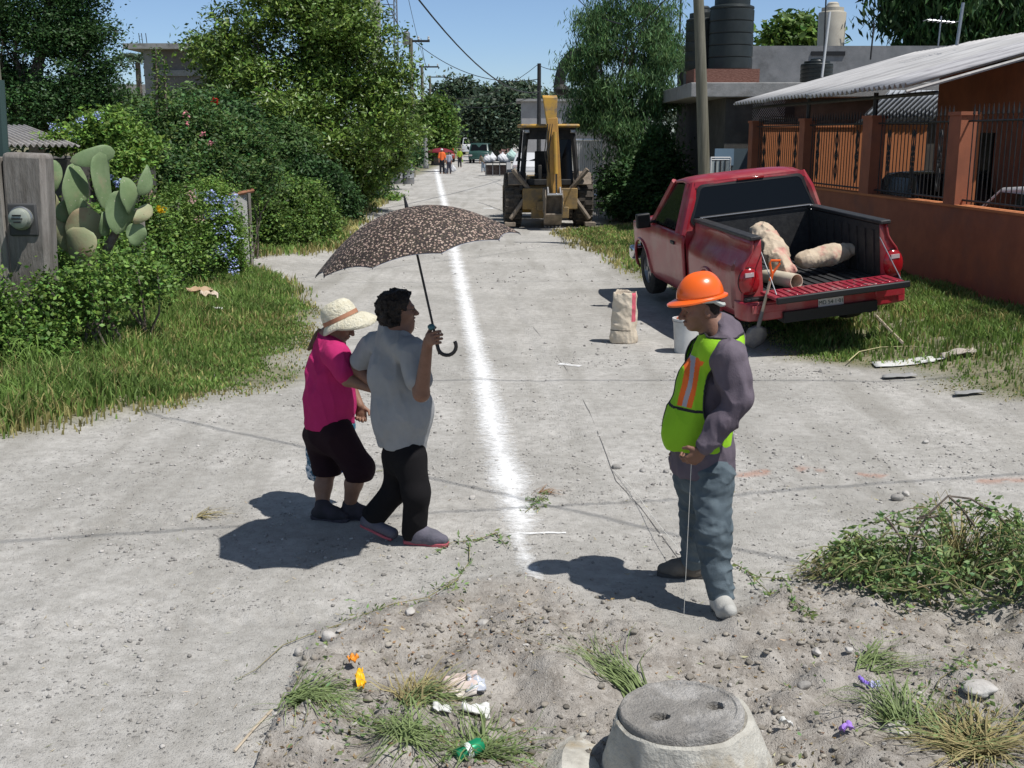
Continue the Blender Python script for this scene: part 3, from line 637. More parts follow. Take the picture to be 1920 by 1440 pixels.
# ---------------- woman in grey shirt ----------------
gw = thing('person', 'woman with short dark hair in grey t-shirt and black trousers holding the umbrella', 'person', (-.66, 6.42, gzf(-.66, 6.42)))
f = nrm(vv(.94, .10, .10)); upv = nrm(vv(-.08, 0, 1)); hc = J(750, 583, 6.42)
nk = J(738, 628, 6.44); shN = J(774, 662, 6.25); shF = J(700, 650, 6.62); che = J(740, 700, 6.44); bel = J(753, 775, 6.44); pel = J(757, 838, 6.44)
elN = J(790, 738, 6.12); wrN = J(811, 662, 6.02); elF = J(664, 690, 6.66); wrF = J(706, 722, 6.56)
hipN = J(768, 858, 6.36); hipF = J(748, 858, 6.50); knN = J(781, 925, 6.33); knF = J(743, 918, 6.52); anN = J(776, 997, 6.38); anF = J(702, 972, 6.50)
lo = vv(-1.1, 5.85, -.05); hi = vv(-.28, 6.9, 1.75)
shaft = nrm(J(766, 368, 6.02) - J(820, 612, 5.98)); hg = J(817, 634, 5.98); hd_ = nrm(vv(.30, -.80, .28)); hn_ = nrm(vv(.86, .38, .1)); wrN = hg - hd_ * .066 - hn_ * .026
B = SDF(lo, hi, .0052); q = head(B, hc, f, upv, .90, .004)
B.cone(hc - upv * .06 - f * .03, nk, .054, .062, .03); B.ell(hc + f * .03 - upv * .105, (.04, .035, .03), .03)
B.chain([nk, che, bel, pel], [.08, .11, .115, .105], .06)
B.cone(nk, shN, .06, .05, .04); B.chain([shN, elN, wrN], [.052, .045, .027], .02); B.cone(nk, shF, .06, .05, .04); B.chain([shF, elF, wrF], [.052, .044, .028], .02)
for h_, k_, a_ in ((hipN, knN, anN), (hipF, knF, anF)): B.chain([pel, h_, k_, a_], [.09, .085, .055, .036], .04)
hand(B, wrN, hd_, hn_, shaft, 1.18, .93)
hand(B, wrF, nrm(vv(.8, -.2, -.4)), vv(.1, -.9, 0), vv(0, 0, 1), .4, .9)
B.build('body', SKIN, gw); eyes(q, .90, gw)
S = SDF(lo, hi, .0055)
S.chain([nk - vv(.0, 0, .035), che + vv(-.0, 0, 0), bel + vv(0, 0, .02), bel, pel - vv(0, 0, .0)], [.095, .138, .148, .152, .138], .08)
S.cone(che + vv(.03, -.02, -.05), bel + vv(.035, 0, 0), .11, .125, .06)
S.cone(nk + vv(-.01, 0, -.02), nk + vv(-.012, 0, .025), .076, .074, .03)
S.chain([nk + vv(.0, -.03, -.03), shN, shN * .35 + elN * .65], [.085, .078, .074], .035); S.chain([nk + vv(0, .03, -.03), shF, shF * .35 + elF * .65], [.085, .074, .068], .035)
S.cut(J(757, 836, 6.44), (-.06, 0, -1)); S.cut(shN * .4 + elN * .6, np.where(np.arange(3) >= 0, 0, 0) + nrm(elN - shN) * 1.0) if False else None
S.wrinkle(.015, (12, 12, 5), 12.3); S.wrinkle(.003, (24, 24, 10), 2.3)
# keep sleeves open-ended: trim beyond the cuff only near each arm
def cuff(S, a, b, r=.16):
    n_ = nrm(b - a); P = np.stack(np.meshgrid(*S.ax, indexing='ij'), -1); t = ((P - b) @ n_); q_ = P - a; rr = np.linalg.norm(q_ - (q_ @ n_)[..., None] * n_, axis=-1)
    k_ = (rr < r) & (t > -.01) & (t < .2); S.d[k_] = np.maximum(S.d[k_], t[k_])
GREY = cloth('grey_tshirt', (.33, .335, .34), (.28, .285, .29)); S.build('shirt', GREY, gw)
S = SDF(lo, vv(-.28, 6.9, .95), .0055)
S.cone(J(757, 812, 6.44), pel - vv(0, 0, .06), .125, .130, .05); S.chain([hipN, knN, anN + vv(-.0, 0, .0)], [.098, .076, .072], .05); S.chain([hipF, knF, anF + vv(0, 0, .02)], [.094, .074, .074], .05)
S.wrinkle(.008, (9, 9, 6), 3.1)
S.cut(vv(0, 0, .035), (0, 0, -1)); BLK = cloth('black_trousers', (.012, .011, .012)); S.build('trousers', BLK, gw)
SH1 = mat('shoe_grey', (.09, .09, .11), (.13, .12, .15), 12, .8, .3, 60); SOLP = mat('sole_pink', (.38, .09, .11), rough=.8)
boots(gw, SH1, SOLP, (vv(anN[0] + .02, anN[1] - .02, gzf(anN[0], anN[1])), vv(1, -.22, 0), .98))
# trailing shoe, heel lifted, pink sole showing
S = SDF(anF - .3, anF + .3, .005); hl_ = J(688, 978, 6.48); to_ = J(736, 1000, 6.42); to_[2] = max(to_[2], gzf(to_[0], to_[1]) + .034)
S.cone(hl_, to_, .036, .036, .02); S.cone(anF, hl_ + vv(.01, 0, .01), .045, .04, .03)
dd = nrm(to_ - hl_); nn_ = nrm(vv(-dd[2], 0, dd[0])); S.cut(hl_ - nn_ * .026, -nn_); sh_ = S.build('shoe', SH1, gw)
mb = MB(); mb.M = Matrix([[dd[0], 0, nn_[0], hl_[0]], [dd[1], 1, nn_[1], hl_[1]], [dd[2], 0, nn_[2], hl_[2]], [0, 0, 0, 1]]); mb.prism([(-.035, -.02), (-.03, -.032), (.05, -.034), (.13, -.042), (.185, -.03), (.195, 0), (.185, .03), (.13, .042), (.05, .034), (-.03, .032), (-.035, .02)], -.040, -.024, 'z'); sb = mb.build('sole', SOLP, gw, world=True, bevel=.004); sb.parent = sh_
S = SDF(hc - .25, hc + .25, .005); M = np.stack([f, np.cross(f, upv), upv], 1)      # fluffy short hair
S.ell(q(-.035, 0, .035), vv(.112, .100, .104) * .92, .02, M); S.ell(q(-.062, 0, -.035), vv(.075, .088, .072) * .92, .03, M); S.ell(q(.02, 0, .072), vv(.075, .075, .05) * .92, .03, M)
S.cut(q(.052, 0, .055), f - upv * .5)
S.ell(q(.055, 0, -.04), vv(.062, .11, .085) * .92, .015, M, 's'); S.wrinkle(.02, (30, 30, 30), 1.7); S.wrinkle(.008, (75, 75, 60), 4.7); S.build('hair', HAIR, gw)
mb = MB()       # glasses
for b in (-1, 1):
    pts = [q(.094, b * .031 + .02 * math.cos(a_) * 1.0, .004 + .016 * math.sin(a_)) for a_ in np.linspace(0, 2 * PI, 13)]; mb.tube(pts, .0016, 5); mb.tube([q(.094, b * .052, .008), q(.0, b * .074, .006)], .0016, 5)
mb.build('glasses', mat('glasses_frame', (.05, .04, .04), rough=.3), gw, world=True)
# ---------------- umbrella ----------------
um = thing('umbrella', 'open dark brown umbrella with small beige flowers held over the two women', 'umbrella', tuple(hg))
apx = J(769, 388, 6.012); ax = shaft; e1 = nrm(np.cross(vv(0, 1, 0), ax)); e2 = np.cross(ax, e1); apx = hg + ax * np.dot(apx - hg, ax)
def flower_mat():
    m = bpy.data.materials.new('floral_cloth'); m.use_nodes = True; N = m.node_tree; P = N.nodes['Principled BSDF']; L = N.links.new; P.inputs['Roughness'].default_value = .7; P.inputs['Specular IOR Level'].default_value = .25
    a = N.nodes.new('ShaderNodeTexCoord'); mp = N.nodes.new('ShaderNodeMapping'); L(a.outputs['Object'], mp.inputs[0])
    def vor(s, off):
        v = N.nodes.new('ShaderNodeTexVoronoi'); v.inputs['Scale'].default_value = s; m2 = N.nodes.new('ShaderNodeMapping'); m2.inputs['Location'].default_value = off; L(mp.outputs[0], m2.inputs[0]); L(m2.outputs[0], v.inputs['Vector']); return v
    v1 = vor(70, (0, 0, 0)); v2 = vor(130, (3, 1, 7)); sep = N.nodes.new('ShaderNodeSeparateColor'); L(v1.outputs['Color'], sep.inputs[0])
    def rng(f_, a_, b_): r = N.nodes.new('ShaderNodeMapRange'); r.inputs[1].default_value = a_; r.inputs[2].default_value = b_; L(f_, r.inputs[0]); return r.outputs[0]
    def mix(f_, a_, b_):
        x = N.nodes.new('ShaderNodeMix'); x.data_type = 'RGBA'; L(f_, x.inputs[0])
        for i, q_ in ((6, a_), (7, b_)):
            if isinstance(q_, tuple): x.inputs[i].default_value = (*q_, 1)
            else: L(q_, x.inputs[i])
        return x.outputs[2]
    fl = mix(sep.outputs[1], (.46, .36, .29), (.30, .2, .16)); c = mix(rng(v2.outputs['Distance'], .42, .30), (.035, .025, .024), (.11, .095, .06))
    c = mix(rng(v1.outputs['Distance'], .40, .32), c, fl); L(c, P.inputs['Base Color'])
    return m
UMF = flower_mat(); UMI = mat('umbrella_lining', (.22, .23, .28), rough=.6, spec=.3); UMS = mat('umbrella_shaft', (.02, .018, .018), rough=.35)
NRIB = 10; Rc = .565; Hc = .255
def cap(r, th, lift=0):       # point of canopy at fraction r, angle th
    z = -Hc * (r ** 1.9); u = (th * NRIB / (2 * PI)) % 1; s_ = abs(2 * u - 1)          # 1 at a rib, 0 mid panel
    k = 1 - .085 * (1 - s_ ** 2) * r ** 1.5; z += .022 * (1 - s_ ** 2) * r
    return apx + (e1 * math.cos(th) + e2 * math.sin(th)) * Rc * r * k + ax * (z + lift)
nr, na = 16, NRIB * 8
for nm_, m_, li in (('canopy', UMF, 0.0), ('lining', UMI, -.004)):
    V = [cap(i / nr, 2 * PI * j / na, li) for i in range(nr + 1) for j in range(na)]; mb = MB(); mb.add(V, [(i * na + j, i * na + (j + 1) % na, (i + 1) * na + (j + 1) % na, (i + 1) * na + j) for i in range(nr) for j in range(na)])
    o_ = mb.build(nm_, m_, um, True, world=True)
mb = MB(); mb.tube([hg - ax * .09, apx + ax * .02], .0065, 8); mb.tube([apx, apx + ax * .065], [.011, .004], 8); mb.build('shaft', UMS, um, True, world=True)
mb = MB(); 
hk = [hg + ax * .035, hg - ax * .05]; hx = nrm(vv(.75, 0, .15) - ax * np.dot(vv(.75, 0, .15), ax)); cc = hg - ax * .055 + hx * .05
for a_ in np.linspace(PI, 2 * PI + .35, 12): hk.append(cc + hx * .05 * math.cos(a_) + ax * .05 * math.sin(a_))
mb.tube(hk, .0105, 10); mb.build('handle', UMS, um, True, world=True)
mb = MB(); mb.ell((0, 0, 0), (.022, .022, .018), 10); mb.v = [tuple(np.array(p) + hg + ax * .062 - vv(.01, 0, 0)) for p in mb.v]; mb.build('runner_button', mat('teal_plastic', (.05, .14, .16), rough=.4), um, True, world=True)
for k_ in range(NRIB):
    th = 2 * PI * k_ / NRIB; mb = MB(); mb.tube([cap(r_, th, -.008) for r_ in np.linspace(0.02, 1, 10)], .0022, 5); rb = mb.build('rib', UMS, um, world=True)
    mb = MB(); mb.tube([apx - ax * .24, cap(.5, th, -.012)], .002, 5); st = mb.build('stretcher', UMS, um, world=True); st.parent = rb
# ---------------- woman in pink ----------------
pw = thing('person', 'woman in straw hat, pink polo shirt and black knee shorts walking behind the grey-shirted woman', 'person', (-1.08, 6.88, gzf(-1.08, 6.88)))
f = nrm(vv(.88, -.22, -.42)); upv = nrm(vv(.30, 0, 1)); hc = J(640, 607, 6.82)
nk = J(618, 638, 6.86); shN = J(632, 668, 6.68); shF = J(622, 662, 7.03); che = J(618, 695, 6.86); bel = J(618, 745, 6.86); pel = J(617, 792, 6.86)
elN = J(652, 712, 6.62); wrN = J(698, 729, 6.60); elF = J(652, 712, 7.05); wrF = J(675, 760, 6.98)
hipN = J(632, 815, 6.78); hipF = J(600, 815, 6.94); knN = J(674, 880, 6.78); knF = J(613, 882, 6.92); anN = J(655, 950, 6.84); anF = J(604, 958, 6.84)
lo = vv(-1.45, 6.3, -.05); hi = vv(-.6, 7.35, 1.65)
B = SDF(lo, hi, .0052); q = head(B, hc, f, upv, .88)
B.cone(hc - upv * .05 - f * .03, nk, .05, .056, .03); B.chain([nk, che, bel, pel], [.08, .105, .12, .125], .06)
B.cone(nk, shN, .055, .05, .04); B.chain([shN, elN, wrN], [.046, .04, .026], .02); B.cone(nk, shF, .055, .05, .04); B.chain([shF, elF, wrF], [.046, .04, .026], .02)
for h_, k_, a_ in ((hipN, knN, anN), (hipF, knF, anF)):
    B.chain([pel, h_, k_], [.09, .09, .058], .04); cf = k_ * .62 + a_ * .38 + vv(-.012, 0, 0); B.chain([k_, cf, a_, a_ - vv(0, 0, .03)], [.058, .057, .036, .036], .02)
hand(B, wrN, nrm(vv(.95, -.1, -.1)), vv(.1, .9, -.2), vv(0, -.2, 1), .5, .9); hand(B, wrF, nrm(vv(.1, 0, -1)), vv(0, -1, 0), vv(1, 0, 0), 1.1, .9)
B.build('body', SKIN2, pw); eyes(q, .88, pw)
S = SDF(lo, hi, .0055); S.chain([nk - vv(.01, 0, .035), che, bel, pel], [.092, .128, .142, .152], .07); S.cone(che + vv(.06, 0, -.02), bel + vv(.05, 0, 0), .09, .11, .05)
S.cone(nk - vv(0, 0, .02), nk + vv(.005, 0, .03), .066, .062, .02)
S.chain([nk + vv(0, -.03, -.03), shN, shN * .3 + elN * .7], [.085, .076, .068], .035); S.chain([nk + vv(0, .03, -.03), shF, shF * .3 + elF * .7], [.085, .076, .068], .035)
S.cut(J(617, 797, 6.86), (.08, 0, -1)); S.wrinkle(.015, (13, 13, 6), 6.3); S.wrinkle(.003, (24, 24, 10), 3.3); PINK = cloth('pink_polo', (.50, .03, .15), (.42, .025, .12)); sp_ = S.build('shirt', PINK, pw)
S = SDF(lo, hi, .0055); S.cone(nk + vv(-.01, 0, .005), nk + vv(.03, 0, -.005), .07, .058, .02); S.cone(nk + vv(-.01, 0, 0), nk + vv(.025, 0, .06), .056, .05, .02, op='s'); S.cut(nk + vv(0, 0, .03), (-.3, 0, 1)); co_ = S.build('collar', PINK, pw); co_.parent = sp_
S = SDF(lo, vv(-.6, 7.35, .95), .0055); S.cone(J(616, 788, 6.86), pel - vv(0, 0, .07), .134, .142, .05); S.chain([hipN, knN, knN * .88 + anN * .12], [.112, .088, .078], .05); S.chain([hipF, knF, knF * .85 + anF * .15], [.11, .084, .076], .05)
S.wrinkle(.009, (9, 9, 7), 9.1); BUR = cloth('dark_shorts', (.022, .01, .014)); S.cut(J(674, 898, 6.8), (.0, 0, -1)); S.build('shorts', BUR, pw)
boots(pw, mat('shoe_black', (.03, .028, .03), (.05, .04, .05), 9, .8), mat('sole_dark', (.06, .05, .06)), (vv(anN[0] + .0, anN[1], gzf(anN[0], anN[1])), vv(1, -.1, 0), .92), (vv(anF[0], anF[1], gzf(anF[0], anF[1])), vv(.95, -.3, 0), .92))
S = SDF(hc - .3, hc + .2, .005); M = np.stack([f, np.cross(f, upv), upv], 1); S.ell(q(-.03, 0, .03), vv(.09, .084, .085) * .9, .02, M); S.cut(q(.01, 0, 0), f); S.build('hair', mat('hair_brown', (.05, .025, .015), (.09, .05, .03), 40, .6, .8, 160), pw)
mb = MB(); pt_ = J(603, 618, 6.84); pts = [pt_, J(597, 632, 6.84), J(588, 645, 6.84), J(577, 657, 6.84)]; mb.tube(pts, [.022, .034, .026, .006], 9, sq=.5); mb.build('ponytail', mat('hair_brown_tail', (.10, .055, .035), (.17, .1, .06), 40, .7, .8, 160, stretch=(1, 1, .3)), pw, True, world=True)
# straw hat
hf = nrm(vv(.86, -.22, .42)); hu = nrm(vv(-.42, .05, .86)); hu = nrm(hu - hf * (hu @ hf)); hm = np.stack([hf, np.cross(hf, hu), hu], 1); ht = thing('sun_hat', 'cream woven sun hat with brown band worn by the woman in pink', 'hat', tuple(q(-.01, 0, .05)))
ct, st_ = math.cos(R(6)), math.sin(R(6))
def hw(p):
    x, y, z = p; return hc + vv(-.012, 0, .052) + hm @ vv(x, y, z) * .92
STRAW = mat('straw', (.62, .57, .42), (.74, .70, .56), 30, .9, .9, 60); n = 36
mb = MB(); V = []
for r_, z_ in ((.118, -.035), (.116, 0), (.112, .035), (.10, .068), (.078, .09), (.045, .10), (.02, .096), (0.0005, .094)):
    for j in range(n): th = 2 * PI * j / n; V.append(hw((r_ * 1.06 * math.cos(th), r_ * .96 * math.sin(th), z_)))
mb.add(V, [(i * n + j, i * n + (j + 1) % n, (i + 1) * n + (j + 1) % n, (i + 1) * n + j) for i in range(7) for j in range(n)]); mb.build('crown', STRAW, ht, True, world=True, solid=.003)
mb = MB(); V = []
for i in range(6):
    g_ = i / 5
    for j in range(n):
        th = 2 * PI * j / n; c_ = math.cos(th); ex = (.035 + .085 * max(0, c_) ** 1.2 + .0 * abs(math.sin(th))) * g_; V.append(hw(((.124 + ex) * c_, (.113 + ex * .75) * math.sin(th), -.033 - g_ * (.022 + .008 * math.sin(th * 3) + .075 * g_ * max(0, c_)) - .03 * g_ * g_ * abs(math.sin(th)))))
mb.add(V, [(i * n + j, i * n + (j + 1) % n, (i + 1) * n + (j + 1) % n, (i + 1) * n + j) for i in range(5) for j in range(n)]); mb.build('brim', STRAW, ht, True, world=True, solid=.003)
mb = MB(); V = [hw(((r_) * 1.06 * math.cos(2 * PI * j / n), r_ * .96 * math.sin(2 * PI * j / n), z_)) for r_, z_ in ((.1215, -.030), (.1195, -.002), (.1165, -.002), (.118, -.030)) for j in range(n)]
mb.add(V, [(i * n + j, i * n + (j + 1) % n, ((i + 1) % 4) * n + (j + 1) % n, ((i + 1) % 4) * n + j) for i in range(4) for j in range(n)]); mb.build('band', mat('hat_band', (.32, .14, .08), (.4, .2, .12), 8, .8), ht, True, world=True)
# bag held on the far side
bgp = J(628, 830, 7.12); bt = thing('shopping_bag', 'teal and white patterned carrier bag hanging behind the woman in pink', 'bag', tuple(bgp)); S = SDF(bgp - vv(.3, .2, .4), bgp + vv(.3, .2, .4), .008)
S.cone(J(612, 800, 7.1), J(598, 880, 7.1), .08, .10, .05, (vv(0, 1, 0), .5)); S.cone(J(648, 795, 7.1), J(640, 850, 7.1), .07, .09, .05, (vv(0, 1, 0), .5)); S.wrinkle(.02, (12, 12, 12)); S.build('sack', mat('patterned_plastic', (.05, .16, .24), (.75, .78, .8), 22, .45, .3, contrast=(.5, .54)), bt)
mb = MB(); mb.tube([wrF + vv(-.02, 0, -.08), J(625, 790, 7.1)], .006, 6); mb.tube([wrF + vv(-.02, .03, -.08), J(655, 790, 7.1)], .006, 6); mb.build('strap', UMI, bt, world=True)
bo = J(640, 884, 7.0); t = thing('water_bottle', 'small blue plastic bottle held low between the legs of the woman in pink', 'bottle', tuple(bo)); mb = MB(); mb.lathe([(.001, 0), (.03, 0), (.034, .01), (.034, .1), (.014, .13), (.014, .145)], 14); mb.build('bottle_body', mat('blue_plastic', (.02, .13, .55), rough=.25, spec=.6), t, True); mb = MB(); mb.lathe([(.016, .145), (.016, .165), (.001, .165)], 12); mb.build('cap', mat('white_cap', (.7, .75, .8)), t, True)
# ================================================================= PICKUP
RED = mat('red_paint', (.33, .018, .03), (.27, .016, .026), 2, .38, spec=.4, coat=.3, dirt=((.33, .11, .10), 2.2, .46)); GLASS = mat('dark_glass', (.006, .007, .008), rough=.14, spec=.18)
TRIMB = mat('bed_black', (.022, .022, .024), (.04, .04, .04), 12, .55, .2); CHROME = mat('chrome', (.6, .6, .6), rough=.15, metal=1); SILV = mat('alloy', (.33, .33, .34), (.2, .2, .2), 9, .4, metal=.7)
LAMPR = mat('lamp_red', (.28, .008, .012), rough=.15, spec=.6); LAMPW = mat('lamp_clear', (.5, .42, .42), rough=.2); PLATE = mat('plate_white', (.55, .56, .55), rough=.5); INK = mat('plate_ink', (.03, .06, .05), rough=.6)
PKL = Vector((3.58, 12.62, .07)); PKR = Euler((R(1.7), R(-6.1), R(8.9)), 'XYZ')
_M = Matrix.Rotation(R(8.9), 4, 'Z') @ Matrix.Rotation(R(1.7), 4, 'X') @ Matrix.Rotation(R(-6.1), 4, 'Y')
pk = thing('pickup_truck', 'red single-cab pickup parked on the grass with its tailgate down', 'pickup truck', PKL, _M.to_euler())
PM = Matrix.Translation(PKL) @ _M
def pkw(p): return np.array(PM @ Vector(p))
# lower body: longitudinal loft of half-width / height stations (y from tail 0 to nose 5.15)
def loft(stations, name, m, parent, bev=0.0):
    mb = MB(); n = len(stations[0]); V = [p for s_ in stations for p in s_]
    F = [(i * n + j, i * n + (j + 1) % n, (i + 1) * n + (j + 1) % n, (i + 1) * n + j) for i in range(len(stations) - 1) for j in range(n)]
    F += [tuple(range(n))[::-1], tuple((len(stations) - 1) * n + j for j in range(n))]
    mb.add(V, F); return mb.build(name, m, parent, True, bevel=bev)
# cab + hood body
def sec(y, hw, z0, z1, crown=.04, tum=.03):
    z_ = [(z0, .94), (z0 + .12, 1.0), ((z0 + z1) * .5, 1.012), (z1 - .14, .985), (z1 - .03, .95), (z1 + crown * .4, .86)]
    L_ = [(-hw * k, y, z) for z, k in z_]; return L_ + [(0, y, z1 + crown)] + [(-x, y, z) for x, y, z in L_[::-1]]
WA = .44  # arch radius
def side_prof(y0, y1, z0, z1, yc, side, out, inn, name, flare=0.0, zc=.40, nseg=26, topf=None):
    """body side panel with wheel arch cut, curved outwards"""
    mb = MB(); cols = []
    ys = sorted(set(list(np.linspace(y0, y1, 30)) + [yc - WA, yc + WA] + list(yc + WA * np.cos(np.linspace(0, PI, 17)))))
    ys = [y for y in ys if y0 <= y <= y1]; K = 12
    for y in ys:
        zb = z0
        if abs(y - yc) < WA: zb = max(z0, zc + math.sqrt(WA * WA - (y - yc) ** 2) - .0)
        zt = topf(y) if topf else z1; col = []
        for k in range(K + 1):
            t = k / K; z = zb + (zt - zb) * t
            o_ = out(y, z); col.append((side * o_, y, z))
        cols.append(col)
    V = [p for c in cols for p in c]; n = K + 1
    mb.add(V, [(i * n + j, i * n + j + 1, (i + 1) * n + j + 1, (i + 1) * n + j) for i in range(len(cols) - 1) for j in range(K)])
    # arch lip
    lip = [(side * (out(yc + WA * math.cos(a), zc + WA * math.sin(a)) + .008), yc + WA * math.cos(a), zc + WA * math.sin(a)) for a in np.linspace(0, PI, 17)]; mb.tube(lip, .014, 6)
    return mb
bump = lambda x, a, b: max(0.0, 1 - ((x - a) / b) ** 2)
def out_cab(y, z):
    o = .955 - .05 * max(0, (z - .95) / .2) ** 2 - .07 * max(0, (.55 - z) / .3) ** 2
    if y > 4.2: o -= .16 * ((y - 4.2) / .95) ** 2.2
    if y > 3.7: o += .022 * bump(y, 4.15, .6) * bump(z, .6, .5)
    return o
def out_bed(y, z):
    o = .80 + .175 * max(0, bump(y, .95, 1.6)) ** .5 * (1 / (1 + math.exp((z - 1.06) / .045))); o -= .05 * max(0, (.55 - z) / .3) ** 2
    return o - .015 * max(0, (.25 - y) / .25) ** 2
for s_ in (-1, 1):
    b = side_prof(2.10, 5.10, .34, 1.12, 4.17, s_, out_cab, 0, 'x', topf=lambda y: 1.13 - .14 * max(0, (y - 3.6) / 1.5) ** 1.6); o = b.build('side_panel', RED, pk, True, solid=.02)
    b = side_prof(0.02, 2.02, .42, 1.30, 1.13, s_, out_bed, 0, 'x'); b.build('bed_side', RED, pk, True, solid=.02)
    mb = MB(); mb.box((s_ * .72, 1.03, .93), (.02, 1.96, .70)); mb.build('bed_liner', TRIMB, pk)
    mb = MB(); mb.box((s_ * .765, 1.02, 1.31), (.125, 2.04, .045)); mb.build('bed_rail', TRIMB, pk, True, bevel=.012)
    mb = MB(); mb.prism([(.02, .64), (.02, 1.28), (.03, 1.28), (.03, .64)], s_ * .71, s_ * .80, 'x'); 
    # rear face of the flared fender
    zs = np.linspace(.50, 1.29, 12); P_ = [(s_ * .70, .02, z) for z in zs] ; Q_ = [(s_ * (out_bed(.35, z) - .02), .06, z) for z in zs]; m_ = MB(); m_.add(P_ + Q_, [(i, i + 1, 13 + i, 12 + i) for i in range(11)])
    W_ = [(s_ * out_bed(.6, z), .3, z) for z in zs]; m_.add(Q_ + W_, [(i, i + 1, 13 + i, 12 + i) for i in range(11)]); m_.build('rear_fender', RED, pk, True, solid=.012)
    # tail lamp
    tl = MB(); c_ = (s_ * .855, .035, .83); tl.ell((0, 0, 0), (.125, .06, .165), 20); tl.v = [(p[0] + c_[0], p[1] + c_[1], max(-.15, min(.15, p[2])) + c_[2]) for p in tl.v]; lo_ = tl.build('taillight', LAMPR, pk, True)
    tl = MB(); tl.box((s_ * .862, -.016, .915), (.10, .02, .045)); k_ = tl.build('reverse_lens', LAMPW, pk, True); k_.parent = lo_
    tl = MB(); tl.tube([(c_[0] + .124 * math.cos(a), c_[1] - .002, c_[2] + .158 * math.sin(a) * 1.0) for a in np.linspace(0, 2 * PI, 25)], .008, 5); k_ = tl.build('lamp_gasket', BLACK, pk, True); k_.parent = lo_
    # door, handle, window, mirror
    dm = MB(); dm.tube([(s_ * (out_cab(2.42, z) + .004), 2.42, z) for z in np.linspace(.45, 1.1, 8)] , .006, 4); dm.tube([(s_ * (out_cab(3.55, z) + .004), 3.55, z) for z in np.linspace(.45, 1.1, 8)], .006, 4); dm.tube([(s_ * (out_cab(y, .62) + .004), y, .62) for y in np.linspace(2.42, 3.55, 6)], .005, 4)
    dm.build('door_gap', BLACK, pk)
    hm_ = MB(); hm_.box((s_ * .968, 2.56, .98), (.03, .16, .045)); hm_.build('door_handle', BLACK, pk, True, bevel=.01)
    # side glass and pillars
    A, Bp, Cq, D = (s_ * .93, 2.50, 1.15), (s_ * .93, 3.52, 1.15), (s_ * .735, 3.00, 1.70), (s_ * .735, 2.52, 1.72)
    gm_ = MB(); gm_.quad(A, Bp, Cq, D); gm_.build('side_window', GLASS, pk, solid=.006)
    fm = MB(); fm.tube([(s_ * .935, 2.14, 1.12), (s_ * .80, 2.16, 1.55), (s_ * .72, 2.24, 1.74)], .055, 8); fm.tube([(s_ * .935, 2.36, 1.12), (s_ * .745, 2.38, 1.73)], .05, 8); fm.quad((s_ * .93, 2.14, 1.12), (s_ * .93, 2.44, 1.12), (s_ * .745, 2.44, 1.73), (s_ * .745, 2.22, 1.73)); fm.build('pillar', RED, pk, True, solid=.01); fm = MB(); fm.tube([(s_ * .93, 3.62, 1.12), (s_ * .74, 3.05, 1.73)], .04, 8); fm.build('windshield_pillar', RED, pk, True)
    mm = MB(); mm.box((s_ * 1.0, 3.42, 1.17), (.14, .05, .04)); mm.box((s_ * 1.125, 3.40, 1.20), (.20, .09, .20)); mo = mm.build('mirror', BLACK, pk, True, bevel=.03, seg=3)
    mg = MB(); mg.box((s_ * 1.125, 3.350, 1.20), (.16, .006, .155)); k_ = mg.build('mirror_glass', GLASS, pk, bevel=.002); k_.parent = mo
    # wheels
    for yc, nm in ((4.17, 'f'), (1.13, 'r')):
        wm = MB(); xo = s_ * .80; wm.lathe([(.20, -.11), (.33, -.115), (.362, -.095), (.372, -.05), (.372, .05), (.362, .095), (.33, .115), (.20, .11)], 32, (xo, yc, .372), 'x', False); wh = wm.build('wheel', RUBBER, pk, True)
        rm_ = MB(); rm_.lathe([(.001, .06 * s_), (.05, .07 * s_), (.06, .05 * s_), (.17, .035 * s_), (.205, .10 * s_), (.215, .10 * s_), (.215, .02 * s_), (.001, .02 * s_)], 28, (xo, yc, .372), 'x')
        for k in range(5): a = 2 * PI * k / 5; rm_.box((xo + s_ * .07, yc + .12 * math.cos(a), .372 + .12 * math.sin(a)), (.03, .16, .055), (a, 0, 0))
        r_ = rm_.build('rim', SILV, pk, True); r_.parent = wh
# hood, roof, windshield, back wall
hd = MB(); V = []
for y in np.linspace(3.55, 5.12, 8):
    for x in np.linspace(-.90, .90, 9): V.append((x * (1 - .12 * max(0, (y - 4.2)) ** 2), y, 1.13 - .14 * max(0, (y - 3.6) / 1.5) ** 1.6 + .06 * (1 - (x / .9) ** 2)))
hd.add(V, [(i * 9 + j, i * 9 + j + 1, (i + 1) * 9 + j + 1, (i + 1) * 9 + j) for i in range(7) for j in range(8)]); hd.build('hood', RED, pk, True, solid=.02)
ff = MB(); ff.box((0, 5.08, .78), (1.5, .12, .38)); ff.build('grille', CHROME, pk, True, bevel=.05); ff = MB(); ff.box((0, 5.16, .5), (1.8, .18, .22)); ff.build('front_bumper', CHROME, pk, True, bevel=.05)
ws = MB(); ws.quad((-.88, 3.60, 1.15), (.88, 3.60, 1.15), (.70, 3.02, 1.72), (-.70, 3.02, 1.72)); ws.build('windshield', GLASS, pk, solid=.006)
rf = MB(); V = []
for y, dz, kx in ((2.16, -.045, .97), (2.22, .0, 1.0), (2.6, .035, 1.0), (3.0, .0, .98), (3.08, -.03, .96)):
    for x in np.linspace(-.76, .76, 11): V.append((x * kx, y, 1.745 + dz + .045 * (1 - (x / .76) ** 4) - .02))
rf.add(V, [(i * 11 + j, i * 11 + j + 1, (i + 1) * 11 + j + 1, (i + 1) * 11 + j) for i in range(4) for j in range(10)]); rf.build('roof', RED, pk, True, solid=.03)
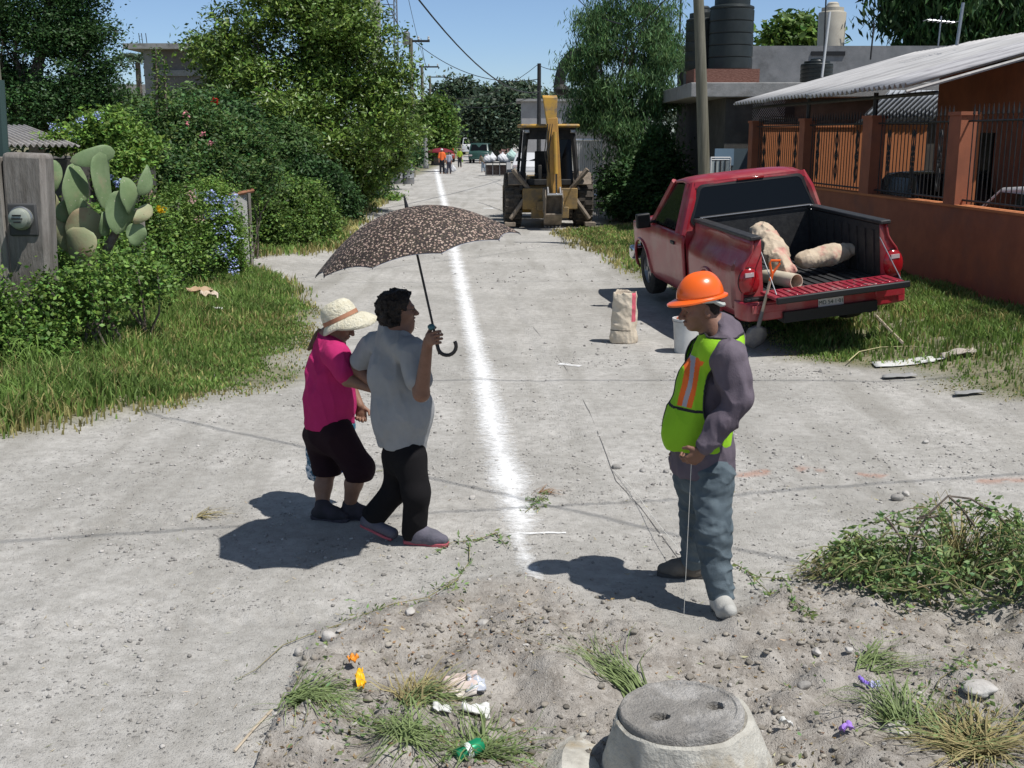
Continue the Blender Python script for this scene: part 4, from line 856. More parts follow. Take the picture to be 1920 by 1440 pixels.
# rear wall of the cab and big rear window
def rw(u, z): zz = (z - 1.12) / .62; return (u * (.93 - .19 * max(0, zz)), 2.09 + .09 * max(0, zz), z)
bw = MB(); 
bw.add([rw(-1, .5), rw(1, .5), rw(1, 1.12), rw(-1, 1.12)], [(0, 1, 2, 3)]); bw.add([rw(-1, 1.12), rw(1, 1.12), rw(1, 1.77), rw(-1, 1.77)], [(0, 1, 2, 3)]); bw.build('cab_back', RED, pk, solid=.02)
def rrect(hw, z0, z1, r, n=5, k=.86):
    P = []
    for cx, cz, a0 in ((hw - r, z0 + r, -90), (hw * k - r, z1 - r, 0), (-hw * k + r, z1 - r, 90), (-hw + r, z0 + r, 180)):
        for i in range(n): a = R(a0 + 90 * i / (n - 1)); P.append((cx + r * math.cos(a), cz + r * math.sin(a)))
    return P
def rearp(P, off): return [(u, 2.09 + .09 * max(0, (z - 1.12) / .62) - off, z) for u, z in P]
a_, b_ = rearp(rrect(.845, 1.215, 1.735, .09), .016), rearp(rrect(.80, 1.255, 1.70, .075), .024); n_ = len(a_)
g = MB(); g.add(b_, [tuple(range(n_))]); rwin = g.build('rear_window', GLASS, pk, solid=.004)
g = MB(); g.add(a_ + b_, [(i, (i + 1) % n_, n_ + (i + 1) % n_, n_ + i) for i in range(n_)]); k_ = g.build('window_seal', BLACK, pk, solid=.012); k_.parent = rwin
g = MB(); g.tube(rearp([(-.78, 1.262), (.78, 1.262)], .034), .005, 5); g.tube([(-.74, 2.06, 1.335), (.74, 2.06, 1.335)], .0, 4) if False else None; k_ = g.build('window_molding', CHROME, pk); k_.parent = rwin
g = MB(); g.box((0, 2.152, 1.748), (.36, .03, .028)); g.build('brake_light', LAMPR, pk, True, bevel=.006)
# bed: front wall, floor
g = MB(); g.box((0, 2.03, .96), (1.46, .04, .72)); g.build('bed_front_wall', TRIMB, pk); g = MB(); g.box((0, 2.03, 1.33), (1.5, .06, .03)); g.build('front_rail', TRIMB, pk, True, bevel=.01); g = MB(); g.tube([(-.75, 1.99, 1.335), (.75, 1.99, 1.335)], .006, 6); g.build('rail_trim', CHROME, pk)
g = MB(); g.box((0, 1.02, .655), (1.46, 2.0, .04))
for x in np.linspace(-.65, .65, 13): g.box((x, 1.02, .682), (.04, 1.96, .016))
g.build('bed_floor', TRIMB, pk)
for s_ in (-1, 1):
    g = MB()
    for y in np.linspace(.2, 1.9, 9): g.box((s_ * .705, y, .95), (.02, .05, .52))
    g.build('liner_rib', TRIMB, pk)
# tailgate, open
TG = mat('tailgate_red', (.34, .018, .04), (.26, .02, .035), 5, .4, .1, 40, coat=.3, dirt=((.3, .27, .25), 6.0, .55)); g = MB(); g.box((0, -.27, .700), (1.50, .50, .035))
for k in range(17): g.box((-.66 + k * .0825, -.27, .722), (.035, .36, .014))
tg = g.build('tailgate', TG, pk, True, bevel=.006); g = MB(); g.box((0, -.535, .694), (1.53, .045, .075)); k_ = g.build('tailgate_cap', BLACK, pk, True, bevel=.015); k_.parent = tg
for s_ in (-1, 1): g = MB(); g.tube([(s_ * .70, .03, 1.15), (s_ * .715, -.42, .74)], .006, 5); g.build('tailgate_cable', STEEL, pk)
# bumper
g = MB(); pr = [(-.98, .22), (-.985, .02), (-.93, -.10), (-.70, -.145), (.70, -.145), (.93, -.10), (.985, .02), (.98, .22), (.93, .22), (.92, .03), (-.92, .03), (-.93, .22)]; g.prism([(x, y) for x, y in pr], .40, .615, 'z'); bm_ = g.build('rear_bumper', RED, pk, True, bevel=.02)
g = MB(); g.box((0, .03, .635), (1.86, .20, .04)); k_ = g.build('bumper_step', BLACK, pk, True, bevel=.01)
for u_, w_ in ((-.70, .40), (.72, .34)): g = MB(); g.box((u_, -.150, .54), (w_, .02, .09)); k_ = g.build('bumper_pad', RED, pk, True, bevel=.008); k_.parent = bm_
g = MB(); g.box((.02, -.156, .525), (.30, .008, .145)); pl = g.build('licence_plate', PLATE, pk, True, bevel=.003)
def text(body, size, m, parent, M, name='lettering', ext=.002):
    c = bpy.data.curves.new(name, 'FONT'); c.body = body; c.size = size; c.extrude = ext; c.align_x = 'CENTER'; c.align_y = 'CENTER'; tmp = bpy.data.objects.new('t', c); link(tmp)
    dg = bpy.context.evaluated_depsgraph_get(); me_ = bpy.data.meshes.new_from_object(tmp.evaluated_get(dg)); bpy.data.objects.remove(tmp); me_.transform(M); o = obj(name, me_, None, parent); me_.materials.clear(); me_.materials.append(m); return o
k_ = text('MD 54·1·01', .062, INK, pk, Matrix.Translation((.02, -.163, .525)) @ Matrix.Rotation(R(90), 4, 'X'), 'plate_number'); k_.parent = pl
g = MB(); g.box((0, .5, .42), (1.1, 1.4, .12)); g.box((0, 2.6, .40), (1.3, 3.2, .14)); g.tube([(-.6, 1.13, .37), (.6, 1.13, .37)], .07, 8); g.tube([(.55, -.02, .33), (.55, .5, .36)], .03, 8); g.tube([(-.2, -.02, .36), (-.2, .3, .4)], .02, 6); g.build('chassis', BLACK, pk)
g = MB(); g.box((0, 3.9, .75), (1.4, 1.6, .5)); g.box((0, 2.6, .75), (1.7, .9, .5)); g.box((0, 2.35, 1.15), (1.2, .2, .5)); g.build('cab_interior', BLACK, pk)
# sacks and pipe in the bed
PAPER = mat('kraft_paper', (.48, .38, .27), (.58, .48, .36), 5, .85, .5, 20, c3=(.5, .16, .15), sc3=3.2)
def sack(name, label, a, b, r, fl, seed, loc, m=PAPER, w=.02):
    t = S = SDF(np.minimum(a, b) - r * 2, np.maximum(a, b) + r * 2, .011); S.chain([a, a * .5 + b * .5, b], [r, r * 1.15, r * .8], .05, fl); S.wrinkle(w * 1.3, (8, 8, 4), seed); S.wrinkle(w * .35, (22, 12, 12), seed + 3)
    V, F = S.mesh(); return tag(obj(name, nmesh(name, V - loc, F, True), m, None, tuple(loc)), label, 'sack', 'paper sacks in the truck bed')
upn = np.array(_M @ Vector((0, 0, 1)))
def sloc(p): return pkw(p)
a = at(1512, 487, 13.25); b = at(1600, 468, 13.45); sack('paper_sack', 'crumpled beige and red paper sack lying flat in the truck bed', a, b, .135, (upn, .75), 4.4, pkw((.3, .5, .68)))
a = at(1428, 436, 13.5); b = at(1472, 506, 12.85); sack('paper_sack', 'tall crumpled paper sack leaning by the left bed side over the pipe', a, b, .135, (upn, .85), 7.9, pkw((-.5, .5, .68)), w=.03)
PVC = mat('pvc_cream', (.66, .58, .44), (.58, .5, .38), 4, .5); t = thing('pipe', 'short cream plastic pipe with open end pointing out of the truck bed', 'pipe', tuple(pkw((-.33, -.05, .74))), pk.rotation_euler); g = MB(); g.lathe([(.085, 0), (.085, .8), (.077, .8), (.077, 0), (.085, 0)], 26, (0, 0, .04), 'y', False); o_ = g.build('pipe_wall', PVC, t, True); o_.rotation_euler = (0, 0, R(14)); 
# shovel leaning on the tailgate
sh = thing('shovel', 'shovel with orange grip and pale shaft leaning on the pickup bumper', 'shovel', tuple(on(1412, 668)) + (0.05,)); top = at(1446, 520, 12.25); bt_ = at(1425, 600, 12.3); g = MB(); g.tube([top, bt_], .017, 8); SHW = mat('shovel_wood', (.5, .42, .32), (.4, .34, .26), 9, .7); g.build('handle', SHW, sh, True, world=True)
g = MB(); d_ = nrm(top - bt_); g.tube([top - d_ * .04, top + d_ * .05], .02, 8); g.tube([top + d_ * .03, top + d_ * .16 + vv(-.055, 0, 0), top + d_ * .19 + vv(-.05, 0, 0), top + d_ * .19 + vv(.05, 0, 0), top + d_ * .16 + vv(.055, 0, 0), top + d_ * .03], .014, 8); g.build('grip', HO, sh, True, world=True)
g = MB(); bl = at(1412, 668, 12.35); bl[2] = gzf(bl[0], 12.35) + .05; mid = bt_; g.tube([bt_ + d_ * .1, bt_, bt_ - d_ * .08], [.02, .022, .02], 8); 
V = []; 
for i, (t_, w_) in enumerate(((0, .03), (.12, .10), (.4, .125), (.75, .11), (1, .02))):
    c_ = (bt_ - d_ * .07) * (1 - t_) + bl * t_
    for u in (-1, -.5, 0, .5, 1): V.append(c_ + vv(u * w_, .03 * (u * u), 0))
g.add(V, [(i * 5 + j, i * 5 + j + 1, (i + 1) * 5 + j + 1, (i + 1) * 5 + j) for i in range(4) for j in range(4)]); g.build('blade', mat('dark_steel', (.12, .12, .13), (.2, .19, .18), 12, .5, metal=.4), sh, True, world=True, solid=.004)
# ================================================================= sack and bucket on the road
sx, sy = on(1170, 641); sx2, sz2 = 0, 0; zb = gzf(sx, sy); S = SDF(vv(sx - .3, sy - .25, zb - .02), vv(sx + .3, sy + .25, zb + .85), .009)
S.cone((sx - .01, sy, zb + .10), (sx - .0, sy, zb + .54), .152, .142, .05, ((0, 1, 0), .72)); S.cone((sx, sy, zb + .05), (sx, sy, zb + .06), .165, .165, .03, ((0, 1, 0), .72)); S.cut((sx, sy, zb + .005), (0, 0, -1)); S.cut((sx, sy - .0, zb + .63), (.05, -.25, 1)); S.wrinkle(.016, (9, 9, 7), 3.3); S.wrinkle(.008, (22, 22, 12), 5.3)
S.cone((sx, sy, zb + .56), (sx, sy, zb + .8), .122, .135, .01, ((0, 1, 0), .66), 's'); V, F = S.mesh(); c_ = V[F].mean(1); mi = ((c_[:, 0] > sx + .075) & (c_[:, 0] < sx + .125) & (c_[:, 2] > zb + .26) & (c_[:, 1] < sy)).astype(int); mi[(np.abs(c_[:, 2] - zb - .16) < .006) & (c_[:, 0] < sx + .06) & (c_[:, 1] < sy)] = 2
KR2 = mat('kraft_plain', (.55, .47, .36), (.63, .55, .44), 7, .88, .5, 24); tag(obj('cement_sack', nmesh('sack', V - vv(sx, sy, zb), F, True, mi), [KR2, mat('sack_red', (.6, .12, .16), rough=.8), BLACK], None, (sx, sy, zb)), 'open beige paper sack with red stripe standing upright on the street', 'sack')
bx, by = on(1286, 660); t = thing('bucket', 'white plastic bucket on the street behind the man in the hard hat', 'bucket', (bx, by, gzf(bx, by))); g = MB(); g.lathe([(.001, .005), (.13, 0), (.155, .36), (.165, .365), (.165, .39), (.150, .39), (.148, .34), (.001, .33)], 28); g.build('bucket_wall', mat('bucket_white', (.62, .62, .6), (.5, .49, .47), 6, .5), t, True)
g = MB(); g.tube([(.165 * math.cos(a), .165 * math.sin(a) * .98, .36 + .0 * a) for a in np.linspace(PI, 2 * PI, 12)], .004, 5); g.build('bail', STEEL, t); g = MB()
for k in range(7): a = k * .9; g.ell((.08 * math.cos(a), .07 * math.sin(a), .36 + .02 * (k % 2)), (.05, .04, .03), 8, (a, .3, a))
g.build('contents', mat('red_rags', (.6, .12, .07), (.7, .25, .15), 9, .8), t, True)
# ================================================================= RIGHT SIDE BUILDINGS
TERRA_SHADE = mat('terracotta_shaded', (.37, .13, .07), (.29, .105, .06), 3, .85, .12, 60, dirt=((.22, .10, .07), 1.2, .55)); TERRA_LIT = mat('terracotta_sunlit', (.54, .20, .08), (.46, .17, .07), 2.5, .85, .1, 60)  # one terracotta paint: darker copy for shaded faces, brighter copy for sunlit ones
def wp(Y, off=0, z=0): n_ = nrm(vv(1, .0884, 0)); return vv(wallX(Y), Y, z) + n_ * off
WR = math.atan(-.0884)     # heading of the wall line
wall = thing('street_wall', 'terracotta painted low street wall behind the red pickup', 'wall', tuple(wp(17.5, 0, 0)))
def wallbox(Y0, Y1, off0, off1, z0, z1, mb):
    a, b, c, d = wp(Y0, off0), wp(Y0, off1), wp(Y1, off1), wp(Y1, off0); mb.add([(*p[:2], z) for z in (z0, z1) for p in (a, b, c, d)], [(3, 2, 1, 0), (4, 5, 6, 7), (0, 1, 5, 4), (1, 2, 6, 5), (2, 3, 7, 6), (3, 0, 4, 7)]); return mb
wallbox(8, 25.9, 0, .18, -.1, 1.42, MB()).build('wall_base', TERRA_SHADE, wall, world=True); wallbox(8, 25.9, -.02, .20, 1.42, 1.455, MB()).build('sill', TERRA_LIT, wall, world=True)
for Y0, Y1 in ((25.55, 25.85), (22.2, 22.5), (18.95, 19.35), (15.9, 16.25), (11.0, 11.3)): wallbox(Y0, Y1, -.015, .215, 1.455, 2.68, MB()).build('column', TERRA_SHADE, wall, world=True); wallbox(Y0 - .02, Y1 + .02, -.035, .235, 2.68, 2.73, MB()).build('cap', TERRA_SHADE, wall, world=True).parent = wall
IRON = mat('black_iron', (.015, .015, .016), (.04, .038, .036), 14, .5, .1)
lbl = ['far black iron grille between the end column and the next beside the grey building', 'black iron grille with scroll ornaments seen just above the pickup cab', 'wide black iron grille in front of the parked dark car', 'nearest black iron grille at the right edge of the photo']
for gi, (Y0, Y1) in enumerate(((22.5, 25.55), (19.35, 22.2), (16.25, 18.95), (11.3, 15.9))):
    t = thing('iron_grille', lbl[gi], 'grille', tuple(wp((Y0 + Y1) / 2, .1, 1.46)), group='black iron grilles on the terracotta wall')
    g = MB()
    for z in (1.52, 2.60): g.tube([wp(Y0, .1, z), wp(Y1, .1, z)], .016, 6)
    g.build('rail', IRON, t, world=True); L_ = Y1 - Y0; nb = int(L_ / .125)
    g = MB()
    for k in range(1, nb): Yk = Y0 + L_ * k / nb; g.tube([wp(Yk, .1, 1.47), wp(Yk, .1, 2.68), wp(Yk, .1, 2.69), wp(Yk, .1, 2.83)], [.0085, .0085, .02, .002], 5)
    o_ = g.build('bars', IRON, t, world=True)
    for k in range(2 if gi == 3 else 3):
        Yk = Y0 + L_ * (k + .5) / (4 if gi == 3 else 3) + .0; g = MB()
        for sg in (-1, 1):
            for zc, hh_ in ((2.05, .11), (2.32, .16), (1.78, .16)):
                g.tube([wp(Yk + sg * (.012 + .055 * math.sin(u * PI) ** 1.2), .1, zc + (u - .5) * 2 * hh_) for u in np.linspace(0, 1, 9)], .0095, 5)
            g.tube([wp(Yk + sg * (.03 + .022 * math.cos(a)), .1, 2.05 + .0 + .022 * math.sin(a)) for a in np.linspace(0, 2 * PI, 9)], .008, 5)
        g.tube([wp(Yk, .1, 1.6), wp(Yk, .1, 2.5)], .012, 5); g.build('ornament', IRON, t, world=True)
# porch roof, corrugated
def corr(P00, P10, P01, nu, nv, amp, ph=0):
    """sheet: u along P00->P10 (waves along u), v along P00->P01"""
    P00, P10, P01 = map(lambda p: np.array(p, float), (P00, P10, P01)); U = np.linspace(0, 1, nu * 6 + 1); Vv = np.linspace(0, 1, nv + 1); n = nrm(np.cross(P10 - P00, P01 - P00)); n = n if n[2] > 0 or abs(n[2]) < .1 else -n
    V = [P00 + (P10 - P00) * u + (P01 - P00) * v + n * amp * math.sin(u * nu * 2 * PI + ph) for v in Vv for u in U]; k = len(U); mb = MB()
    mb.add(V, [(i * k + j, i * k + j + 1, (i + 1) * k + j + 1, (i + 1) * k + j) for i in range(nv) for j in range(k - 1)]); return mb
RW = mat('roof_fibre_white', (.52, .51, .50), (.36, .35, .345), 2, .85, .15, 40, stretch=(.25, 4, 1), dirt=((.26, .25, .25), 1.6, .52)); RG = mat('roof_fibre_grey', (.36, .35, .36), (.5, .49, .49), 3, .85, .2, 40, stretch=(.2, 2, 1), dirt=((.17, .16, .17), 2.2, .5))
rt = thing('porch_roof', 'long white and grey corrugated porch roof sloping over the iron grilles', 'roof', tuple(wp(21, 0, 3.1)))
ea = lambda Y, z=0: wp(Y, -.38, z)
for a_, b_, m_, dz in ((16.9, 19.0, RG, .02), (18.95, 21.2, RW, .0), (21.15, 23.5, RW, .02), (23.45, 25.9, RW, 0)):
    za = 3.10 + dz; corr(ea(a_, za), ea(b_, za), wp(a_, 3.75, 4.22 + dz), int((b_ - a_) / .19), 6, .038).build('roof_sheet', m_, rt, True, world=True, solid=.008)
g = MB(); g.add([wp(16.9, 3.70, 4.24), wp(25.9, 3.70, 4.24), wp(25.9, 7.5, 3.3), wp(16.9, 7.5, 3.3)], [(0, 1, 2, 3)]); g.build('rear_slope', RG, rt, world=True, solid=.03)
g = MB(); g.tube([ea(16.93, 3.03) + vv(.0, 0, 0), wp(16.93, 3.7, 4.15)], .03, 6); g.build('edge_beam', mat('pale_wood', (.55, .53, .5), (.4, .38, .36), 6, .8), rt, world=True)
g = MB()
for z, o1 in ((3.02, .1), (3.55, 1.9)): g.tube([wp(16.95, o1, z), wp(25.9, o1, z)], .035, 6)
g.build('rafter', IRON, rt, world=True)
for Y0 in (19.15, 22.35): g = MB(); g.tube([wp(Y0, .1, 2.73), wp(Y0, .1, 3.1)], .04, 6); g.build('roof_post', IRON, rt, world=True)
# house body behind the yard
hb = thing('house', 'shaded terracotta house wall under the corrugated porch roof at right', 'house', (9.5, 19, .1)); g = MB(); g.box((10.6, 19.6, 1.75), (5.2, 4.2, 3.7), (0, 0, WR * 0)); g.box((12.2, 12.6, 1.75), (.25, 9.9, 3.4)); g.box((10.3, 8.0, 1.75), (3.6, .25, 3.4)); g.build('wall', TERRA_SHADE, hb, world=True)
g = MB(); g.box((10.2, 12.4, 3.42), (4.6, 8.9, .16)); g.build('unseen_shade_slab', CONC, hb, world=True); g = MB(); g.box((7.985, 19.6, 2.0), (.03, 1.2, .9)); g.build('window', GLASS, hb, world=True)  # unseen slab added so the carport behind the nearest grille stays dark
g = MB(); g.box((7.0, 17.65, 1.5), (.35, .12, 2.5)); tag(g.build('gate_pier', TERRA_LIT, None, loc=(7.0, 17.65, .25)), 'narrow sunlit orange pier seen between the grille bars at right', 'pier')
ow = thing('yard_wall', 'sunlit orange cross wall behind the iron grilles', 'wall', (7.6, 27.4, .2)); g = MB(); g.box((7.95, 27.5, 1.3), (3.9, .2, 2.6)); g.build('wall', TERRA_LIT, ow, world=True); g = MB(); g.box((7.95, 27.5, 2.63), (3.94, .26, .06)); g.build('coping', TERRA_LIT, ow, world=True)
g = corr((8.15, 27.35, 2.68), (9.9, 27.35, 2.68), (8.9, 27.25, 3.45), 14, 3, .02); tag(g.build('tin_sheet', mat('tin_blue_grey', (.42, .45, .5), (.35, .38, .42), 3, .5, .1), None, True, loc=(9, 27.4, 2.68), solid=.004), 'pale blue-grey corrugated sheet leaning above the orange yard wall', 'tin sheet')
g = MB()
for k in range(17): u = k / 16; g.tube([(5.55 + u * .75, 26.6, 2.7), (5.55 + min(1, u + .5) * .75 if u < .5 else 6.3, 26.6, 2.7 + (min(.55, (1 - u) * 1.1)))], .004, 3); g.tube([(5.55 + u * .75, 26.6, 2.7), (5.55 + max(0, u - .5) * .75, 26.6, 2.7 + min(.55, u * 1.1))], .004, 3)
tag(g.build('chain_link', STEEL, None, loc=(5.9, 26.6, 2.7)), 'small diamond wire mesh panel under the far end of the porch roof', 'wire mesh')
# cars
def car(name, label, loc, rz, paint, L=4.2, W=1.7, H=1.45, cat='car', box=False, group=None):
    t = thing(name, label, cat, loc, (0, 0, rz), group); hw = W / 2
    if box: pr = [(-L / 2, .35), (-L / 2, H * .52), (-L / 2 + .05, H * .93), (-L / 2 + .3, H), (L * .32, H), (L * .40, H * .62), (L / 2 - .1, H * .55), (L / 2, H * .4), (L / 2, .35)]
    else: pr = [(-L / 2, .35), (-L / 2 - .02, .72), (-L / 2 + .15, .92), (-L / 2 + .75, .96), (-L / 2 + 1.25, H - .03), (-.1, H), (L * .12, H - .04), (L * .30, .95), (L / 2 - .25, .84), (L / 2, .68), (L / 2, .35)]
    mb = MB(); n = len(pr); rows = []
    for k, (s_, tz) in enumerate(((-1, 1), (-.93, 1), (0, 1), (.93, 1), (1, 1))):
        for y, z in pr: tap = 1 - .14 * max(0, (z - .9) / (H - .9)) ** 1.3 if H > .9 else 1; e = 1 if abs(s_) < 1 else (.96 if z > .9 else 1); rows.append((s_ * hw * tap, y * (1 if abs(s_) < 1 else .985), z + (.03 if abs(s_) < .5 and z > .8 else 0) - (.02 if abs(s_) == 1 and z > .8 else 0)))
    mb.add(rows, [(i * n + j, i * n + (j + 1) % n, (i + 1) * n + (j + 1) % n, (i + 1) * n + j) for i in range(4) for j in range(n)] + [tuple(range(n)), tuple(4 * n + j for j in range(n))[::-1]]); mb.build('body', paint, t, True, bevel=.03)
    zt, zb = H - .10, .97
    def glass(nm, P): g = MB(); g.add(P, [(0, 1, 2, 3)]); g.build(nm, GLASS, t, solid=.02)
    if box: yr0, yr1, yf0, yf1, zb = -L / 2 - .005, -L / 2 + .04, L * .40 + .01, L * .325 + .01, H * .60
    else: yr0, yr1, yf0, yf1 = -L / 2 + .78, -L / 2 + 1.2, L * .295, L * .13
    zb2 = zb
    glass('rear_window', [(-hw * .80, yr0 - .02, zb2), (hw * .80, yr0 - .02, zb2), (hw * .74, yr1 - .02, zt), (-hw * .74, yr1 - .02, zt)]); glass('windshield', [(-hw * .84, yf0 + .02, zb2), (hw * .84, yf0 + .02, zb2), (hw * .74, yf1 + .02, zt), (-hw * .74, yf1 + .02, zt)])
    for s_ in (-1, 1):
        glass('side_window', [(s_ * hw * .985, yr0 + .35, zb2 + .01), (s_ * hw * .985, yf0 - .3, zb2 + .01), (s_ * hw * .885, yf1 - .1, zt), (s_ * hw * .885, yr1 + .2, zt)])
        for y, nm, m_ in ((L / 2 + .0, 'headlight', LAMPW), (-L / 2 - .0, 'taillight', LAMPR)): g = MB(); g.box((s_ * hw * .78, y, .70), (.28, .08, .14)); g.build(nm, m_, t, True, bevel=.02)
        for y in (-L * .31, L * .31):
            g = MB(); g.lathe([(.16, -.09), (.28, -.1), (.32, -.06), (.32, .06), (.28, .1), (.16, .09)], 20, (s_ * (hw - .09), y, .32), 'x', False); w_ = g.build('wheel', RUBBER, t, True); g = MB(); g.lathe([(.001, .05), (.15, .06), (.19, .09), (.19, -.02), (.001, -.02)], 16, (s_ * (hw - .09), y, .32), 'x'); g.build('rim', SILV, w_, True)
    g = MB(); g.box((0, L / 2 + .02, .45), (W * .92, .12, .18)); g.build('bumper', paint, t, True, bevel=.03); g = MB(); g.box((0, -L / 2 - .02, .45), (W * .92, .12, .18)); g.build('bumper', paint, t, True, bevel=.03)
    return t
PW = mat('paint_white', (.6, .6, .6), rough=.3, coat=.4); PD = mat('paint_dark', (.02, .022, .025), rough=.3, coat=.4); PG = mat('paint_silver', (.4, .42, .44), rough=.3, coat=.4)
car('car', 'dark car parked in the shaded yard behind the wide grille', (7.45, 19.9, .3), R(4), PD, H=1.5, L=4.1)
car('car', 'white car whose hood shows through the nearest grille at the right edge', (7.45, 15.1, .3), R(2), PW)
# grey concrete neighbour
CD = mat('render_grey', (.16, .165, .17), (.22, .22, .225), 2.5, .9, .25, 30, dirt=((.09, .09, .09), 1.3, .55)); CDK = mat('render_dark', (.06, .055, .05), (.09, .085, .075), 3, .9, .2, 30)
gb = thing('concrete_house', 'dark grey flat-roofed concrete house with an overhanging slab beside the tree', 'house', (9, 31, 0))
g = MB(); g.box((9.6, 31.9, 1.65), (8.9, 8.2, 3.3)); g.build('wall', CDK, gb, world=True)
g = MB(); g.box((9.55, 31.8, 3.47), (10.6, 8.6, .34)); g.build('roof_slab', CONC, gb, world=True, bevel=.02)
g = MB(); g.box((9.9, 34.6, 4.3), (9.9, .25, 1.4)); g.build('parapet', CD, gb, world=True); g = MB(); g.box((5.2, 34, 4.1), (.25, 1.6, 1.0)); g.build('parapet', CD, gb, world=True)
g = MB(); g.box((9.35, 34.46, 4.78), (1.0, .06, .12)); g.build('vent_slot', BLACK, gb, world=True)
g = MB(); g.box((6.35, 27.77, 2.95), (.9, .06, .25)); g.build('window', BLACK, gb, world=True)
g = MB(); g.box((5.6, 27.76, 1.05), (.5, .06, 2.1)); g.build('door', mat('door_blue', (.08, .11, .13), rough=.5), gb, world=True); g = MB(); g.box((5.15, 27.74, 1.9), (.46, .05, .4)); g.build('shutter', mat('shutter_blue', (.18, .27, .36), rough=.6), gb, world=True)
for x_, z0_ in ((5.25, 3.64), ): pass
t = thing('white_gate', 'small white barred gate in front of the dark doorway behind the pickup', 'gate', (4.9, 27.0, .1)); g = MB(); 
for x in (4.7, 5.16): g.tube([(x, 27, 0), (x, 27, 1.9)], .025, 6)
for z in (.1, 1.85, 1.9): g.tube([(4.7, 27, z), (5.16, 27, z)], .02, 6)
g.build('frame', PW, t, world=True); g = MB(); g.box((4.93, 27, 1.0), (.44, .02, 1.7)); g.build('panel', mat('white_panel', (.45, .5, .5), rough=.5), t, world=True); g = MB()
for x in (4.82, 4.93, 5.04): g.tube([(x, 26.98, .1), (x, 26.98, 1.85)], .014, 5)
g.build('bars', IRON, t, world=True)
# water tanks
TKB = mat('tank_black', (.018, .024, .024), (.03, .036, .036), 3, .45, .1); TKC = mat('tank_cream', (.50, .46, .38), (.44, .40, .33), 3, .6)
def tank(label, loc, r, h, m, group='rooftop water tanks', ribs=True):
    t = thing('water_tank', label, 'water tank', loc, group=group); g = MB(); pr = [(r * .97, 0)]
    for k in range(5 if ribs else 0): z = h * .8 * k / 5; pr += [(r, z + .02), (r, z + h * .15), (r * .965, z + h * .155), (r * .965, z + h * .158)]
    pr += [(r * (1 if ribs else 1), h * .82), (r * .98, h * .84), (r * .80, h * .86), (r * .80, h * .94), (r * .5, h * .95), (r * .44, h), (.001, h * 1.01)]
    g.lathe(pr, 32); g.build('shell', m, t, True); g = MB(); g.lathe([(r * .42, h * .99), (r * .42, h * 1.03), (r * .3, h * 1.06), (.001, h * 1.065)], 24); g.build('lid', m, t, True); return t
br = thing('brick_plinth', 'low brick plinth carrying the two dark water tanks', 'plinth', (5.1, 29, 3.64)); g = MB(); g.box((5.25, 29.0, 3.82), (1.6, 1.3, .36)); BRK = mat('brick_dark', (.16, .07, .05), (.26, .13, .1), 14, .9, .8, 20, stretch=(1, 1, 3)); g.build('bricks', BRK, br, world=True)
tank('large black ribbed water tank standing on the brick plinth right of the wooden pole', (5.42, 28.9, 4.0), .54, 1.78, TKB); tank('second black water tank half hidden behind the wooden pole', (4.82, 29.6, 4.0), .42, 1.5, TKB)
g = MB(); g.box((.12, 28.86 - 28.9, 0), (.1, .01, .2)); tank('short black rooftop water tank with pale lid behind the porch roof', (7.66, 29.2, 3.64), .40, .62, TKB); q_ = at(1558, 76, 38); tank('cream water tank on the roof far behind the corrugated porch', (q_[0], 38, q_[2] - .35), .44, 1.45, TKC, ribs=False)
q_ = at(1562, 80, 38); g = MB(); g.box((q_[0], 38.2, q_[2] / 2 - .17), (3, 3, q_[2] - .34)); tag(g.build('back_building', CD, None, loc=(q_[0], 38, 0)), 'grey block building carrying the cream water tank', 'building')
# poles / rods / antennas on the right roofs
def rod(name, label, cat, a, b, r, m, group=None): mb = MB(); mb.tube([a, b], r, 7); return tag(mb.build(name, m, None, True, loc=a), label, cat, group)
rod('steel_rod', 'thin dark rod rising from the grey roof left of the cream tank', 'rod', at(1543, 150, 29), at(1549, -10, 29), .02, IRON); rod('white_pipe', 'white upright pipe rising beside the cream water tank', 'pipe', at(1541, 145, 28.5), at(1556, 22, 28.5), .03, PW)
rod('steel_rod', 'bent dark rod standing at the right end of the grey parapet', 'rod', at(1632, 112, 34), at(1639, 42, 34), .025, IRON); rod('steel_rod', 'dark slim pole rising from the ridge of the porch roof', 'rod', at(1794, 85, 22), at(1806, 5, 22), .03, STEEL)
rod('steel_rod', 'thin dark rod with block above the feathery tree', 'rod', at(1274, 75, 34), at(1277, -10, 34), .03, IRON)
t = thing('tv_antenna', 'metal television antenna on the porch roof', 'antenna', tuple(at(1760, 84, 22.5))); g = MB(); g.tube([at(1759, 86, 22.5), at(1765, 30, 22.5)], .014, 6); g.build('mast', STEEL, t, world=True); g = MB(); g.tube([at(1738, 37, 22.5), at(1790, 42, 22.5)], .012, 5)
for u in np.linspace(0, 1, 7): p = at(1738 + 52 * u, 37 + 5 * u, 22.5); g.tube([p - vv(.02, .25, 0), p + vv(.02, .25, 0)], .007, 4)
g.build('boom', STEEL, t, world=True)
# wooden utility pole right
q0 = vv(*on(1322, 462)[:2], 0); t = thing('utility_pole', 'round wooden utility pole rising behind the red pickup cab', 'utility pole', (4.10, 24.0, .2)); g = MB(); g.tube([at(1323, 440, 24), at(1318, 240, 24), at(1312, 60, 24), at(1303, -170, 24)], [.125, .12, .11, .1], 14); WP = mat('pole_wood', (.13, .125, .09), (.21, .195, .15), 8, .9, .5, 30, stretch=(3, 3, .15)); g.build('shaft', WP, t, True, world=True); g = MB(); g.box(at(1303, -160, 24), (1.3, .1, .1)); g.build('crossarm', WP, t, world=True)
